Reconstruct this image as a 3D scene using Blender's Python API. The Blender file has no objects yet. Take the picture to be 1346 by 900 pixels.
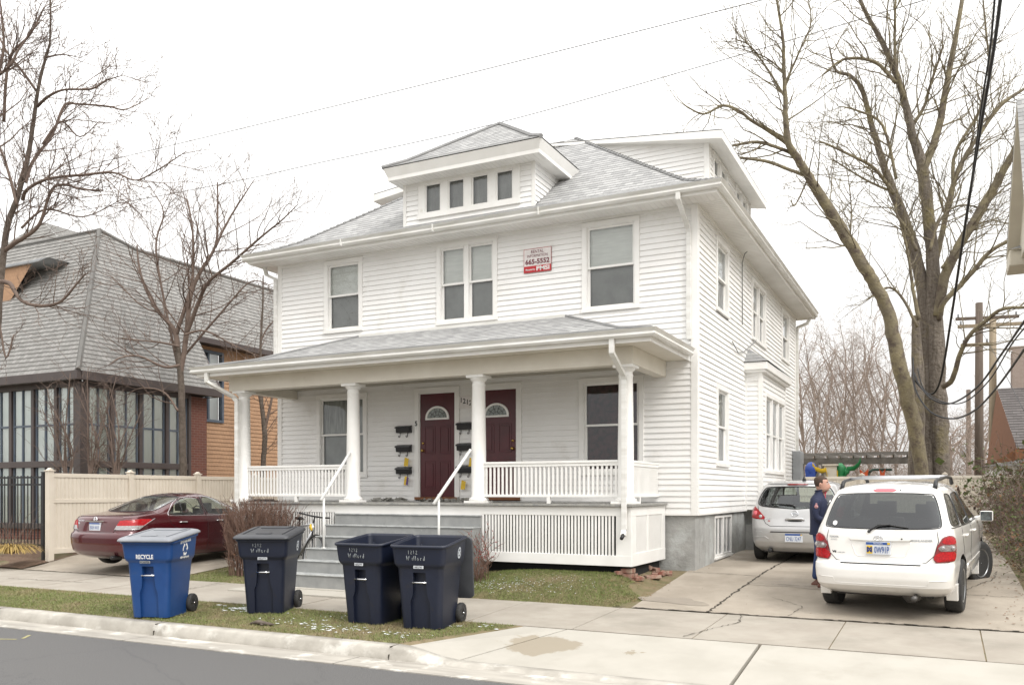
import bpy, bmesh, math, random
from mathutils import Vector, Matrix
random.seed(7)
PI = math.pi
S = bpy.context.scene
COL = S.collection
V = Vector

# ---------------------------------------------------------------- node materials
def nmat(name):
    m = bpy.data.materials.new(name); m.use_nodes = True
    nt = m.node_tree; b = nt.nodes['Principled BSDF']
    return m, nt, b

def rgb(c): return (c[0], c[1], c[2], 1)

def coord(nt, uv=False):
    t = nt.nodes.new('ShaderNodeTexCoord')
    return t.outputs['UV' if uv else 'Object']

def noise(nt, vec, scale, detail=4, rough=.55, stretch=None):
    if stretch:
        mp = nt.nodes.new('ShaderNodeMapping'); mp.inputs['Scale'].default_value = stretch
        nt.links.new(vec, mp.inputs['Vector']); vec = mp.outputs[0]
    n = nt.nodes.new('ShaderNodeTexNoise'); n.inputs['Scale'].default_value = scale
    n.inputs['Detail'].default_value = detail; n.inputs['Roughness'].default_value = rough
    nt.links.new(vec, n.inputs['Vector']); return n.outputs['Fac']

def ramp(nt, fac, a, b, ca=(0,0,0), cb=(1,1,1)):
    r = nt.nodes.new('ShaderNodeValToRGB'); e = r.color_ramp.elements
    e[0].position = a; e[1].position = b; e[0].color = rgb(ca); e[1].color = rgb(cb)
    nt.links.new(fac, r.inputs[0]); return r.outputs[0]

def mixc(nt, fac, a, b, mode='MIX'):
    m = nt.nodes.new('ShaderNodeMix'); m.data_type = 'RGBA'; m.blend_type = mode
    for s, v in ((m.inputs[0], fac), (m.inputs[6], a), (m.inputs[7], b)):
        if isinstance(v, (int, float)): s.default_value = v
        elif isinstance(v, tuple): s.default_value = rgb(v)
        else: nt.links.new(v, s)
    return m.outputs[2]

def bump(nt, b, h, strength=.3, dist=.01):
    n = nt.nodes.new('ShaderNodeBump'); n.inputs['Strength'].default_value = strength
    n.inputs['Distance'].default_value = dist
    nt.links.new(h, n.inputs['Height']); nt.links.new(n.outputs[0], b.inputs['Normal']); return n

def M(name, c, rough=.6, c2=None, ns=8, metal=0, bmp=0, bs=40, bd=.01, coat=0, stretch=None, spec=None, c3=None, ns3=1.2, lo3=.55, hi3=.7):
    m, nt, b = nmat(name)
    b.inputs['Roughness'].default_value = rough; b.inputs['Metallic'].default_value = metal
    if coat: b.inputs['Coat Weight'].default_value = coat; b.inputs['Coat Roughness'].default_value = .05
    if spec is not None: b.inputs['Specular IOR Level'].default_value = spec
    vec = coord(nt)
    if c2 is None: c2 = tuple(x*.88 for x in c)
    f = noise(nt, vec, ns, stretch=stretch)
    out = mixc(nt, ramp(nt, f, .35, .65), c, c2)
    if c3:
        f3 = noise(nt, vec, ns3, 6, .65)
        out = mixc(nt, ramp(nt, f3, lo3, hi3), out, c3)
    nt.links.new(out, b.inputs['Base Color'])
    if bmp: bump(nt, b, noise(nt, vec, bs, 5, .6), bmp, bd)
    return m

def brickmat(name, c1, c2, mortar, bw, rh, ms=.004, rough=.85, c3=None, bmpd=.004, offset=.5):
    m, nt, b = nmat(name); b.inputs['Roughness'].default_value = rough
    vec = coord(nt, True)
    t = nt.nodes.new('ShaderNodeTexBrick'); t.offset = offset; t.squash = 1
    for k, v in (('Color1', c1), ('Color2', c2), ('Mortar', mortar)): t.inputs[k].default_value = rgb(v)
    t.inputs['Scale'].default_value = 1; t.inputs['Mortar Size'].default_value = ms
    t.inputs['Mortar Smooth'].default_value = .1; t.inputs['Bias'].default_value = 0
    t.inputs['Brick Width'].default_value = bw; t.inputs['Row Height'].default_value = rh
    nt.links.new(vec, t.inputs['Vector'])
    n1 = noise(nt, coord(nt), 3.0, 6, .7); n2 = noise(nt, coord(nt), 90, 3, .6)
    out = mixc(nt, ramp(nt, n1, .3, .7), t.outputs['Color'], c3 if c3 else tuple((a+d)/2*.9 for a, d in zip(c1, c2)))
    o2 = mixc(nt, .45, out, t.outputs['Color'])
    sp = mixc(nt, .35, o2, ramp(nt, n2, .3, .7, tuple(x*.6 for x in c1), tuple(min(1, x*1.35) for x in c1)))
    nt.links.new(sp, b.inputs['Base Color'])
    h = mixc(nt, .3, t.outputs['Fac'], n2)
    bn = bump(nt, b, h, .5, bmpd); bn.invert = True
    return m

def glassmat(name, tint, tr=.6, rough=.03, base=.015):
    m, nt, b = nmat(name)
    out = nt.nodes['Material Output']
    g = nt.nodes.new('ShaderNodeBsdfGlossy'); g.inputs['Roughness'].default_value = rough
    g.inputs['Color'].default_value = (.95, .97, 1, 1)
    t = nt.nodes.new('ShaderNodeBsdfTransparent'); t.inputs['Color'].default_value = rgb(tint)
    fr = nt.nodes.new('ShaderNodeFresnel'); fr.inputs['IOR'].default_value = 1.5
    mx = nt.nodes.new('ShaderNodeMixShader')
    w = nt.nodes.new('ShaderNodeMath'); w.operation = 'MULTIPLY_ADD'; w.inputs[1].default_value = 1.3; w.inputs[2].default_value = base; w.use_clamp = True
    nt.links.new(fr.outputs[0], w.inputs[0]); nt.links.new(w.outputs[0], mx.inputs[0])
    nt.links.new(t.outputs[0], mx.inputs[1]); nt.links.new(g.outputs[0], mx.inputs[2])
    vec = coord(nt); n = noise(nt, vec, 2.2, 2, .5)
    bp = nt.nodes.new('ShaderNodeBump'); bp.inputs['Strength'].default_value = .06; bp.inputs['Distance'].default_value = .02
    nt.links.new(n, bp.inputs['Height']); nt.links.new(bp.outputs[0], g.inputs['Normal'])
    nt.links.new(mx.outputs[0], out.inputs['Surface'])
    nt.nodes.remove(b)
    return m

m_ = {}
def setup_mats():
    A = m_
    A['siding'] = M('white_vinyl_siding', (.82, .815, .80), .45, (.78, .77, .75), 1.3, bmp=.06, bs=120, c3=(.64, .62, .575), ns3=1.7, lo3=.56, hi3=.82)
    A['porchsiding'] = A['siding']
    A['trim'] = M('white_painted_trim', (.82, .81, .785), .42, (.76, .75, .72), 2.5, c3=(.6, .57, .5), ns3=4, lo3=.66, hi3=.85)
    A['soffit'] = M('white_vented_soffit', (.78, .77, .74), .5, (.72, .70, .67), 3)
    A['gutter'] = M('white_aluminium_gutter', (.74, .735, .71), .35, (.60, .59, .55), 1.6, stretch=(1, 1, 6))
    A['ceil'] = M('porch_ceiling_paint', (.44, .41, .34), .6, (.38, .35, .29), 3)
    A['shingle'] = brickmat('light_grey_asphalt_shingle', (.24, .24, .24), (.50, .50, .49), (.17, .17, .17), .17, .14, .004, .9, (.40, .40, .395))
    A['shingle2'] = brickmat('grey_brown_wood_shingle_roof', (.20, .195, .185), (.36, .35, .335), (.08, .077, .073), .15, .15, .006, .9, (.24, .235, .222))
    A['brick'] = brickmat('red_brown_brick', (.17, .062, .042), (.10, .04, .032), (.22, .19, .165), .21, .075, .006, .9, (.14, .06, .045))
    A['cedar'] = brickmat('orange_cedar_shingle', (.43, .26, .155), (.34, .205, .125), (.20, .12, .07), .13, .14, .005, .8, (.40, .24, .14))
    A['found'] = M('grey_parged_foundation', (.35, .35, .335), .85, (.275, .275, .262), 3, bmp=.5, bs=14, bd=.03, c3=(.40, .41, .40), ns3=2, lo3=.5, hi3=.6)
    A['step'] = M('grey_painted_steps', (.225, .23, .226), .6, (.285, .288, .28), 4, bmp=.3, bs=25, c3=(.42, .41, .38), ns3=9, lo3=.66, hi3=.74)
    A['stepnose'] = M('worn_step_tread', (.40, .41, .40), .7, (.27, .28, .28), 9, bmp=.3, bs=25)
    A['porchfloor'] = M('weathered_grey_deck_paint', (.20, .20, .195), .75, (.32, .31, .28), 14, bmp=.4, bs=30, stretch=(1, 6, 1))
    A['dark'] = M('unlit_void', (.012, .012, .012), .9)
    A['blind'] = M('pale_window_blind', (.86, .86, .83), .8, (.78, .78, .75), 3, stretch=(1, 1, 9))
    A['blindd'] = M('darker_grey_blind', (.40, .40, .39), .85, (.31, .31, .30), 3)  # darker grey stands for the mesh screen over the lower sash
    A['curtain'] = M('grey_curtain', (.50, .50, .48), .85, (.28, .28, .27), 10, stretch=(5, 5, .3))
    A['curtainred'] = M('maroon_patterned_curtain', (.085, .03, .03), .9, (.025, .012, .012), 12)
    A['glass'] = glassmat('window_glass', (.90, .92, .91))
    A['glassup'] = glassmat('window_glass_clear', (.95, .96, .95), base=.10)
    A['carglass'] = glassmat('tinted_car_glass', (.20, .22, .215))
    A['carglassl'] = glassmat('green_car_glass', (.74, .80, .76))
    A['door'] = M('maroon_door_paint', (.085, .012, .018), .35, (.065, .01, .014), 3)
    A['brass'] = M('brass_knob', (.75, .5, .16), .25, metal=1)
    A['leaded'] = M('leaded_glass', (.13, .15, .14), .15, (.30, .33, .31), 45)
    A['black'] = M('black_plastic', (.014, .014, .015), .4)
    A['blackm'] = M('black_metal', (.012, .012, .014), .35)
    A['rubber'] = M('tyre_rubber', (.022, .022, .022), .75, (.035, .034, .032), 20, bmp=.4, bs=60)
    A['alloy'] = M('alloy_wheel', (.42, .43, .44), .3, metal=.8)
    A['chrome'] = M('chrome', (.75, .76, .78), .12, metal=1)
    A['asphalt'] = asph()
    A['conc'] = M('old_sidewalk_concrete', (.335, .305, .26), .85, (.285, .255, .215), 2.2, bmp=.3, bs=70, c3=(.225, .205, .17), ns3=.9, lo3=.5, hi3=.75)
    A['concnew'] = M('pale_new_concrete', (.43, .405, .355), .8, (.395, .37, .32), 1.8, bmp=.2, bs=90, c3=(.34, .315, .265), ns3=1.1, lo3=.6, hi3=.8)
    A['concdrive'] = M('driveway_concrete', (.35, .308, .253), .88, (.275, .238, .192), 1.6, bmp=.4, bs=60, c3=(.22, .19, .15), ns3=.7, lo3=.52, hi3=.78)
    A['kerb'] = M('kerb_concrete', (.42, .395, .35), .85, (.29, .27, .235), 3, bmp=.4, bs=40, c3=(.52, .5, .455), ns3=2.2, lo3=.55, hi3=.66)
    A['gutterpan'] = M('stained_gutter_pan', (.40, .375, .33), .85, (.27, .25, .22), 2.6, bmp=.3, bs=50, stretch=(.4, 2, 1), c3=(.58, .56, .51), ns3=2, lo3=.55, hi3=.66)
    A['joint'] = M('dirt_in_joint', (.05, .042, .03), .95)
    A['stain'] = M('water_stain_on_concrete', (.30, .255, .19), .5, (.26, .22, .16), 3)
    A['soil'] = M('winter_lawn_soil', (.12, .11, .05), .95, (.19, .145, .085), 5, bmp=.8, bs=50, c3=(.25, .19, .125), ns3=.8, lo3=.5, hi3=.64)
    A['far'] = M('distant_ground', (.12, .11, .07), .95, (.16, .13, .09), .5)
    A['mulch'] = M('bark_mulch', (.14, .085, .055), .95, (.20, .135, .09), 20, bmp=1, bs=60, bd=.03)
    A['snow'] = M('thin_snow', (.82, .84, .87), .7)
    A['vinyl'] = M('cream_vinyl_fence', (.66, .60, .51), .45, (.61, .55, .46), 2)
    A['vinylr'] = M('beige_vinyl_fence_back', (.66, .61, .53), .5, (.60, .55, .47), 2)
    A['bark'] = M('brown_bark', (.080, .062, .048), .9, (.13, .105, .085), 12, bmp=.8, bs=25, bd=.02)
    A['barkbig'] = M('grey_furrowed_bark', (.21, .18, .15), .95, (.12, .10, .08), 5, bmp=1, bs=9, bd=.09, stretch=(3, 3, .35), c3=(.24, .205, .10), ns3=.8, lo3=.52, hi3=.7)
    A['barkg'] = M('olive_mossy_bark', (.25, .215, .13), .95, (.17, .145, .105), 2, bmp=1, bs=10, bd=.05, c3=(.12, .095, .075), ns3=3, lo3=.5, hi3=.62)
    A['twig'] = M('brown_twigs', (.12, .085, .068), .9, (.17, .125, .10), 3)
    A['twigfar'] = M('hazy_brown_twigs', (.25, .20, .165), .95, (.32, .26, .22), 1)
    A['shrub'] = M('red_brown_shrub_twigs', (.19, .115, .085), .9, (.13, .078, .058), 6)
    A['berry'] = M('red_berries', (.35, .03, .03), .5)
    A['leafg'] = M('dull_green_leaves', (.10, .13, .035), .7, (.06, .09, .022), 5)
    A['leafb'] = M('dry_brown_leaves', (.20, .10, .045), .8, (.14, .07, .03), 5)
    A['wood'] = M('grey_pole_wood', (.15, .115, .09), .9, (.10, .078, .062), 4, bmp=.6, bs=20, stretch=(3, 3, .2))
    A['woodl'] = M('pale_pole_wood', (.34, .28, .20), .9, (.27, .215, .15), 4, bmp=.5, bs=20, stretch=(3, 3, .2))
    A['pergola'] = M('weathered_pergola_wood', (.22, .205, .185), .9, (.165, .152, .135), 6)
    A['bstone'] = M('brown_window_frames', (.060, .046, .044), .5, (.075, .06, .056), 2)
    A['blueframe'] = M('blue_grey_sash', (.07, .09, .12), .5, (.09, .11, .14), 3)
    A['frost'] = M('pale_roller_shade', (.86, .90, .85), .9, (.76, .82, .77), 1.2, c3=(.90, .93, .90), ns3=.7)
    A['beige'] = M('beige_house_paint', (.58, .54, .45), .5, (.53, .49, .41), 2)
    A['metalbox'] = M('grey_utility_metal', (.30, .315, .33), .45, (.25, .26, .27), 4)
    A['signw'] = M('sign_white', (.74, .70, .68), .35)
    A['signr'] = M('sign_red', (.50, .012, .02), .35)
    A['signd'] = M('sign_dark_red_print', (.16, .012, .03), .4)
    A['white'] = M('white_plastic', (.80, .80, .78), .4)
    A['carwhite'] = M('white_car_paint', (.78, .765, .735), .28, (.76, .745, .71), 1, coat=1, c3=(.66, .64, .59), ns3=1.5, lo3=.6, hi3=.9)
    A['carsilver'] = M('silver_car_paint', (.52, .52, .52), .33, (.50, .50, .50), 1, metal=.45, coat=1)
    A['carred'] = M('maroon_car_paint', (.085, .007, .012), .25, (.07, .006, .010), 1, metal=.25, coat=1)
    A['redlens'] = M('red_lamp_lens', (.46, .006, .010), .2, (.24, .003, .006), 55)
    A['reddark'] = M('dark_red_lens', (.20, .01, .012), .15, coat=1)
    A['pinklens'] = M('pink_high_brake_lens', (.62, .12, .15), .2)
    A['clearlens'] = M('clear_lamp_lens', (.42, .40, .40), .12, (.22, .21, .21), 60, coat=1)
    A['interior'] = M('dark_car_interior', (.035, .034, .033), .8)
    A['seatgrey'] = M('grey_seat_fabric', (.12, .115, .105), .85)
    A['plate'] = M('plate_white', (.66, .69, .73), .4)
    A['plateblue'] = M('plate_blue', (.03, .09, .30), .4)
    A['maize'] = M('plate_yellow', (.75, .50, .04), .4)
    A['navyink'] = M('plate_navy', (.012, .03, .14), .4)
    A['binblue'] = M('recycling_cart_blue', (.008, .045, .165), .42, (.010, .055, .19), 3, bmp=.12, bs=90, c3=(.03, .055, .13), ns3=3, lo3=.6, hi3=.8)
    A['binnavy'] = M('trash_cart_navy', (.0068, .0105, .025), .42, (.009, .013, .029), 3, bmp=.12, bs=90, c3=(.022, .018, .016), ns3=3.5, lo3=.6, hi3=.78)
    A['bingrey'] = M('cart_lid_grey', (.25, .26, .28), .45, (.20, .21, .23), 3, bmp=.1, bs=80)
    A['binlid'] = M('cart_lid_dark', (.055, .058, .065), .45, (.04, .042, .048), 3)
    A['ink'] = M('pale_paint_marker', (.42, .45, .46), .6)
    A['skin'] = M('skin', (.48, .27, .20), .5, (.44, .235, .17), 9)
    A['hair'] = M('short_brown_hair', (.055, .032, .02), .8, bmp=.6, bs=160)
    A['navy'] = M('navy_jacket', (.012, .018, .048), .8, (.016, .022, .055), 6, bmp=.4, bs=12, bd=.02)
    A['jeans'] = M('blue_jeans', (.022, .042, .12), .85, (.03, .055, .14), 9, bmp=.3, bs=40)
    A['shoe'] = M('brown_leather_shoe', (.12, .045, .028), .5)
    A['cable'] = M('black_cable', (.010, .010, .012), .5)
    A['wiregrey'] = M('grey_wire', (.22, .22, .22), .6)
    A['yellow'] = M('yellow_plastic', (.72, .48, .03), .45)
    A['green'] = M('green_plastic', (.02, .22, .07), .45)
    A['orange'] = M('orange_plastic', (.65, .10, .02), .45)
    A['blue'] = M('blue_plastic', (.02, .06, .30), .45)
    A['grassblade'] = grassmat()
    A['silver'] = M('silver_paint', (.55, .56, .58), .35, metal=.5)
    A['brown'] = M('brown_trim', (.20, .08, .03), .6)

def asph():
    m, nt, b = nmat('wet_looking_asphalt'); b.inputs['Roughness'].default_value = .72
    vec = coord(nt)
    a = noise(nt, vec, 85, 3, .75); c = noise(nt, vec, .6, 5, .6)
    c1 = ramp(nt, a, .35, .72, (.032, .031, .031), (.18, .177, .174))
    c2 = mixc(nt, ramp(nt, c, .35, .7), c1, (.092, .090, .088))
    v = nt.nodes.new('ShaderNodeTexVoronoi'); v.inputs['Scale'].default_value = 55
    nt.links.new(vec, v.inputs['Vector'])
    sp = ramp(nt, v.outputs['Distance'], .06, .09, (1, 1, 1), (0, 0, 0))
    g = ramp(nt, noise(nt, vec, 9, 2), .56, .66)
    k = mixc(nt, 1.0, sp, g, 'MULTIPLY')
    v2 = nt.nodes.new('ShaderNodeTexVoronoi'); v2.feature = 'DISTANCE_TO_EDGE'; v2.inputs['Scale'].default_value = .33; nz = noise(nt, vec, 1.5, 4)
    mp_ = nt.nodes.new('ShaderNodeVectorMath'); mp_.operation = 'ADD'; nt.links.new(vec, mp_.inputs[0]); nt.links.new(nz, mp_.inputs[1]); nt.links.new(mp_.outputs[0], v2.inputs['Vector'])
    c2 = mixc(nt, ramp(nt, v2.outputs['Distance'], .002, .006, (.35, .35, .35), (0, 0, 0)), c2, (.05, .05, .05))
    c3 = mixc(nt, k, c2, (.42, .41, .39))
    nt.links.new(c3, b.inputs['Base Color']); bump(nt, b, a, .6, .006)
    return m

def grassmat():
    m, nt, b = nmat('winter_grass_blades'); b.inputs['Roughness'].default_value = .7
    vec = coord(nt)
    f = ramp(nt, noise(nt, vec, 1.4, 5, .7), .46, .70)
    g = noise(nt, vec, 37, 2, .7)
    gc = ramp(nt, g, .3, .7, (.075, .11, .022), (.24, .27, .085))
    bc = ramp(nt, g, .3, .7, (.17, .12, .065), (.38, .30, .18))
    o = mixc(nt, f, gc, bc)
    nt.links.new(o, b.inputs['Base Color'])
    return m
setup_mats()
def stained():
    m, nt, b = nmat('pale_new_concrete_with_damp_patch'); b.inputs['Roughness'].default_value = .8
    vec = coord(nt); base = mixc(nt, ramp(nt, noise(nt, vec, 1.8), .35, .65), (.39, .368, .325), (.345, .325, .283))
    base = mixc(nt, ramp(nt, noise(nt, vec, 1.1, 6, .65), .6, .8), base, (.31, .29, .245))
    nv = nt.nodes.new('ShaderNodeTexNoise'); nv.inputs['Scale'].default_value = 2.6; nv.inputs['Detail'].default_value = 7; nv.inputs['Roughness'].default_value = .62; nt.links.new(vec, nv.inputs['Vector'])
    ad = nt.nodes.new('ShaderNodeVectorMath'); ad.operation = 'MULTIPLY_ADD'; ad.inputs[1].default_value = (.75, .75, 0); nt.links.new(nv.outputs['Color'], ad.inputs[0]); nt.links.new(vec, ad.inputs[2])
    out = base
    for c, sc, w in (((-.38+.375, -5.66+.375, 0), (1.0, 1.25, 0), .50), ((.78+.375, -5.62+.375, 0), (1, 1.6, 0), .10)):
        su = nt.nodes.new('ShaderNodeVectorMath'); su.operation = 'SUBTRACT'; su.inputs[1].default_value = c; nt.links.new(ad.outputs[0], su.inputs[0])
        mu = nt.nodes.new('ShaderNodeVectorMath'); mu.operation = 'MULTIPLY'; mu.inputs[1].default_value = sc; nt.links.new(su.outputs[0], mu.inputs[0])
        ln = nt.nodes.new('ShaderNodeVectorMath'); ln.operation = 'LENGTH'; nt.links.new(mu.outputs[0], ln.inputs[0])
        out = mixc(nt, ramp(nt, ln.outputs['Value'], w*.86, w, (1, 1, 1), (0, 0, 0)), out, (.265, .23, .175))
    nt.links.new(out, b.inputs['Base Color']); bump(nt, b, noise(nt, vec, 90, 5, .6), .2, .01); return m
m_['apron'] = stained()

# ---------------------------------------------------------------- mesh helper
class MB:
    def __init__(s): s.v = []; s.f = []; s.mi = []; s.sm = []; s.uv = []; s.T = None; s.cm = 0
    def add(s, vs, fs, smooth=False, uvs=None):
        o = len(s.v)
        if s.T is not None: vs = [s.T @ V(p) for p in vs]
        s.v.extend(tuple(p) for p in vs)
        for i, f in enumerate(fs):
            s.f.append([k+o for k in f]); s.mi.append(s.cm); s.sm.append(smooth)
            s.uv.append(uvs[i] if uvs else None)
        return s
    def box(s, x0, x1, y0, y1, z0, z1):
        s.add([(x0,y0,z0),(x1,y0,z0),(x1,y1,z0),(x0,y1,z0),(x0,y0,z1),(x1,y0,z1),(x1,y1,z1),(x0,y1,z1)],
              [(0,3,2,1),(4,5,6,7),(0,1,5,4),(1,2,6,5),(2,3,7,6),(3,0,4,7)]); return s
    def prism(s, pts, ax, a0, a1):
        """pts 2D polygon, extruded along axis ax ('x','y','z')"""
        def P(p, a): return {'x': (a, p[0], p[1]), 'y': (p[0], a, p[1]), 'z': (p[0], p[1], a)}[ax]
        n = len(pts); vs = [P(p, a0) for p in pts] + [P(p, a1) for p in pts]
        s.add(vs, [tuple(range(n))[::-1], tuple(range(n, 2*n))] + [(i, (i+1) % n, n+(i+1) % n, n+i) for i in range(n)]); return s
    def quad(s, a, b, c, d, uv=None): s.add([a, b, c, d], [(0, 1, 2, 3)], uvs=[uv] if uv else None); return s
    def tube(s, pts, rad, n=8, caps=True, smooth=True):
        pts = [V(p) for p in pts]
        if not hasattr(rad, '__len__'): rad = [rad]*len(pts)
        vs = []; up = None
        for i, p in enumerate(pts):
            d = (pts[min(i+1, len(pts)-1)] - pts[max(i-1, 0)])
            if d.length < 1e-9: d = V((0, 0, 1))
            d.normalize()
            if up is None:
                up = V((0, 0, 1)) if abs(d.z) < .9 else V((1, 0, 0))
            a = d.cross(up)
            if a.length < 1e-6: a = d.orthogonal()
            a.normalize(); b = a.cross(d); up = b
            for k in range(n):
                t = 2*PI*k/n; vs.append(p + (a*math.cos(t) + b*math.sin(t))*rad[i])
        fs = [(i*n+k, i*n+(k+1) % n, (i+1)*n+(k+1) % n, (i+1)*n+k) for i in range(len(pts)-1) for k in range(n)]
        if caps: fs += [tuple(range(n))[::-1], tuple(range((len(pts)-1)*n, len(pts)*n))]
        s.add(vs, fs, smooth); return s
    def cyl(s, p0, p1, r0, r1=None, n=16, smooth=True): return s.tube([p0, p1], [r0, r0 if r1 is None else r1], n, True, smooth)
    def lathe(s, prof, c=(0, 0, 0), n=20, ax='z', smooth=True, caps=True):
        vs = []
        for r, h in prof:
            for k in range(n):
                t = 2*PI*k/n; a, b = r*math.cos(t), r*math.sin(t)
                q = {'z': (a, b, h), 'x': (h, a, b), 'y': (a, h, b)}[ax]
                vs.append((c[0]+q[0], c[1]+q[1], c[2]+q[2]))
        m = len(prof)
        fs = [(i*n+k, i*n+(k+1) % n, (i+1)*n+(k+1) % n, (i+1)*n+k) for i in range(m-1) for k in range(n)]
        if caps: fs += [tuple(range(n))[::-1], tuple(range((m-1)*n, m*n))]
        s.add(vs, fs, smooth); return s
    def ball(s, c, r, n=10, m=8, sc=(1, 1, 1)):
        vs = []; 
        for i in range(1, m):
            a = PI*i/m
            for k in range(n):
                t = 2*PI*k/n; vs.append((c[0]+r*sc[0]*math.sin(a)*math.cos(t), c[1]+r*sc[1]*math.sin(a)*math.sin(t), c[2]-r*sc[2]*math.cos(a)))
        vs += [(c[0], c[1], c[2]-r*sc[2]), (c[0], c[1], c[2]+r*sc[2])]
        b = (m-1)*n
        fs = [(i*n+k, i*n+(k+1) % n, (i+1)*n+(k+1) % n, (i+1)*n+k) for i in range(m-2) for k in range(n)]
        fs += [(b, (k+1) % n, k) for k in range(n)] + [(b+1, (m-2)*n+k, (m-2)*n+(k+1) % n) for k in range(n)]
        s.add(vs, fs, True); return s
    def build(s, name, mats, parent=None, bevel=0, fixn=False):
        me = bpy.data.meshes.new(name)
        me.from_pydata(s.v, [], s.f)
        if not isinstance(mats, (list, tuple)): mats = [mats]
        for m in mats: me.materials.append(m_[m] if isinstance(m, str) else m)
        me.polygons.foreach_set('material_index', s.mi); me.polygons.foreach_set('use_smooth', s.sm)
        if any(u is not None for u in s.uv):
            L = me.uv_layers.new(name='UVMap').data; k = 0
            for f, u in zip(s.f, s.uv):
                for j in range(len(f)):
                    if u: L[k].uv = u[j]
                    k += 1
        if fixn:
            bm = bmesh.new(); bm.from_mesh(me); bmesh.ops.recalc_face_normals(bm, faces=bm.faces); bm.to_mesh(me); bm.free()
        me.update()
        o = bpy.data.objects.new(name, me); COL.objects.link(o)
        if parent: o.parent = parent
        if bevel:
            b = o.modifiers.new('bevel', 'BEVEL'); b.width = bevel; b.segments = 2; b.limit_method = 'ANGLE'; b.angle_limit = .6
        return o

def clipv(poly, a, b):
    """convex polygon clipped to a<=v<=b"""
    def cut(P, s, keep):
        out = []
        for i in range(len(P)):
            p, q = P[i], P[(i+1) % len(P)]
            ip, iq = keep(p[1]-s), keep(q[1]-s)
            if ip: out.append(p)
            if ip != iq:
                t = (s-p[1])/(q[1]-p[1]); out.append((p[0]+t*(q[0]-p[0]), s))
        return out
    P = cut(poly, a, lambda d: d >= -1e-9)
    if len(P) > 2: P = cut(P, b, lambda d: d <= 1e-9)
    return P if len(P) > 2 else []

def coursed(mb, poly, O, U, W, N, course, lip, openings=(), v0=None):
    """lapped courses (siding or shingles) over a convex polygon; poly in (u,v) metres along U and W from O, N outward"""
    O, U, W, N = V(O), V(U).normalized(), V(W).normalized(), V(N).normalized()
    vmin = min(p[1] for p in poly); vmax = max(p[1] for p in poly)
    a = vmin if v0 is None else v0
    P = lambda u, v, h: O + U*u + W*v + N*h
    while a < vmax-1e-6:
        b = min(a+course, vmax); C = clipv(poly, a, b)
        if C:
            lo = min(p[1] for p in C); hi = max(p[1] for p in C)
            la = [p[0] for p in C if abs(p[1]-lo) < 1e-6]; lb = [p[0] for p in C if abs(p[1]-hi) < 1e-6]
            if not openings:
                h = lambda v: lip*(1-(v-a)/course)
                mb.add([P(p[0], p[1], h(p[1])) for p in C], [tuple(range(len(C)))], uvs=[[p for p in C]])
                if len(la) > 1: mb.add([P(min(la), lo, 0), P(max(la), lo, 0), P(max(la), lo, lip), P(min(la), lo, lip)], [(0, 1, 2, 3)], uvs=[[(min(la), lo), (max(la), lo), (max(la), lo), (min(la), lo)]])
            else:
                u0, u1 = min(p[0] for p in C), max(p[0] for p in C); c = (a+b)/2
                iv = [(u0, u1)]
                for (ou0, ou1, ov0, ov1) in openings:
                    if ov0 < c < ov1:
                        nv = []
                        for (p, q) in iv:
                            if ou1 <= p or ou0 >= q: nv.append((p, q)); continue
                            if ou0 > p: nv.append((p, ou0))
                            if ou1 < q: nv.append((ou1, q))
                        iv = nv
                for p, q in iv:
                    mb.add([P(p, a, lip), P(q, a, lip), P(q, b, lip*(1-(b-a)/course)), P(p, b, lip*(1-(b-a)/course))], [(0, 1, 2, 3)], uvs=[[(p, a), (q, a), (q, b), (p, b)]])
                    mb.add([P(p, a, 0), P(q, a, 0), P(q, a, lip), P(p, a, lip)], [(0, 1, 2, 3)], uvs=[[(p, a), (q, a), (q, a), (p, a)]])
        a = b if a+course > vmax else a+course

def roofplane(mb, pts, course=.14, lip=.005):
    """pts: 3D planar convex polygon, first edge = eave (left to right seen from outside)"""
    p = [V(q) for q in pts]; U = (p[1]-p[0]).normalized()
    N = None
    for k in range(2, len(p)):
        c = U.cross(p[k]-p[0])
        if c.length > 1e-4: N = c.normalized(); break
    W = N.cross(U)
    coursed(mb, [((q-p[0]).dot(U), (q-p[0]).dot(W)) for q in p], p[0], U, W, N, course, lip)

def tag(o, label, cat=None, group=None, kind=None):
    if label: o['label'] = label
    if cat: o['category'] = cat
    if group: o['group'] = group
    if kind: o['kind'] = kind
    return o
def empty(name, loc=(0, 0, 0), rz=0):
    o = bpy.data.objects.new(name, None); COL.objects.link(o); o.location = loc; o.rotation_euler = (0, 0, rz)
    o.empty_display_size = .1
    return o
def copy_tree(o, parent=None):
    c = o.copy(); COL.objects.link(c); c.parent = parent
    for ch in list(o.children): copy_tree(ch, c)
    return c

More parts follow.
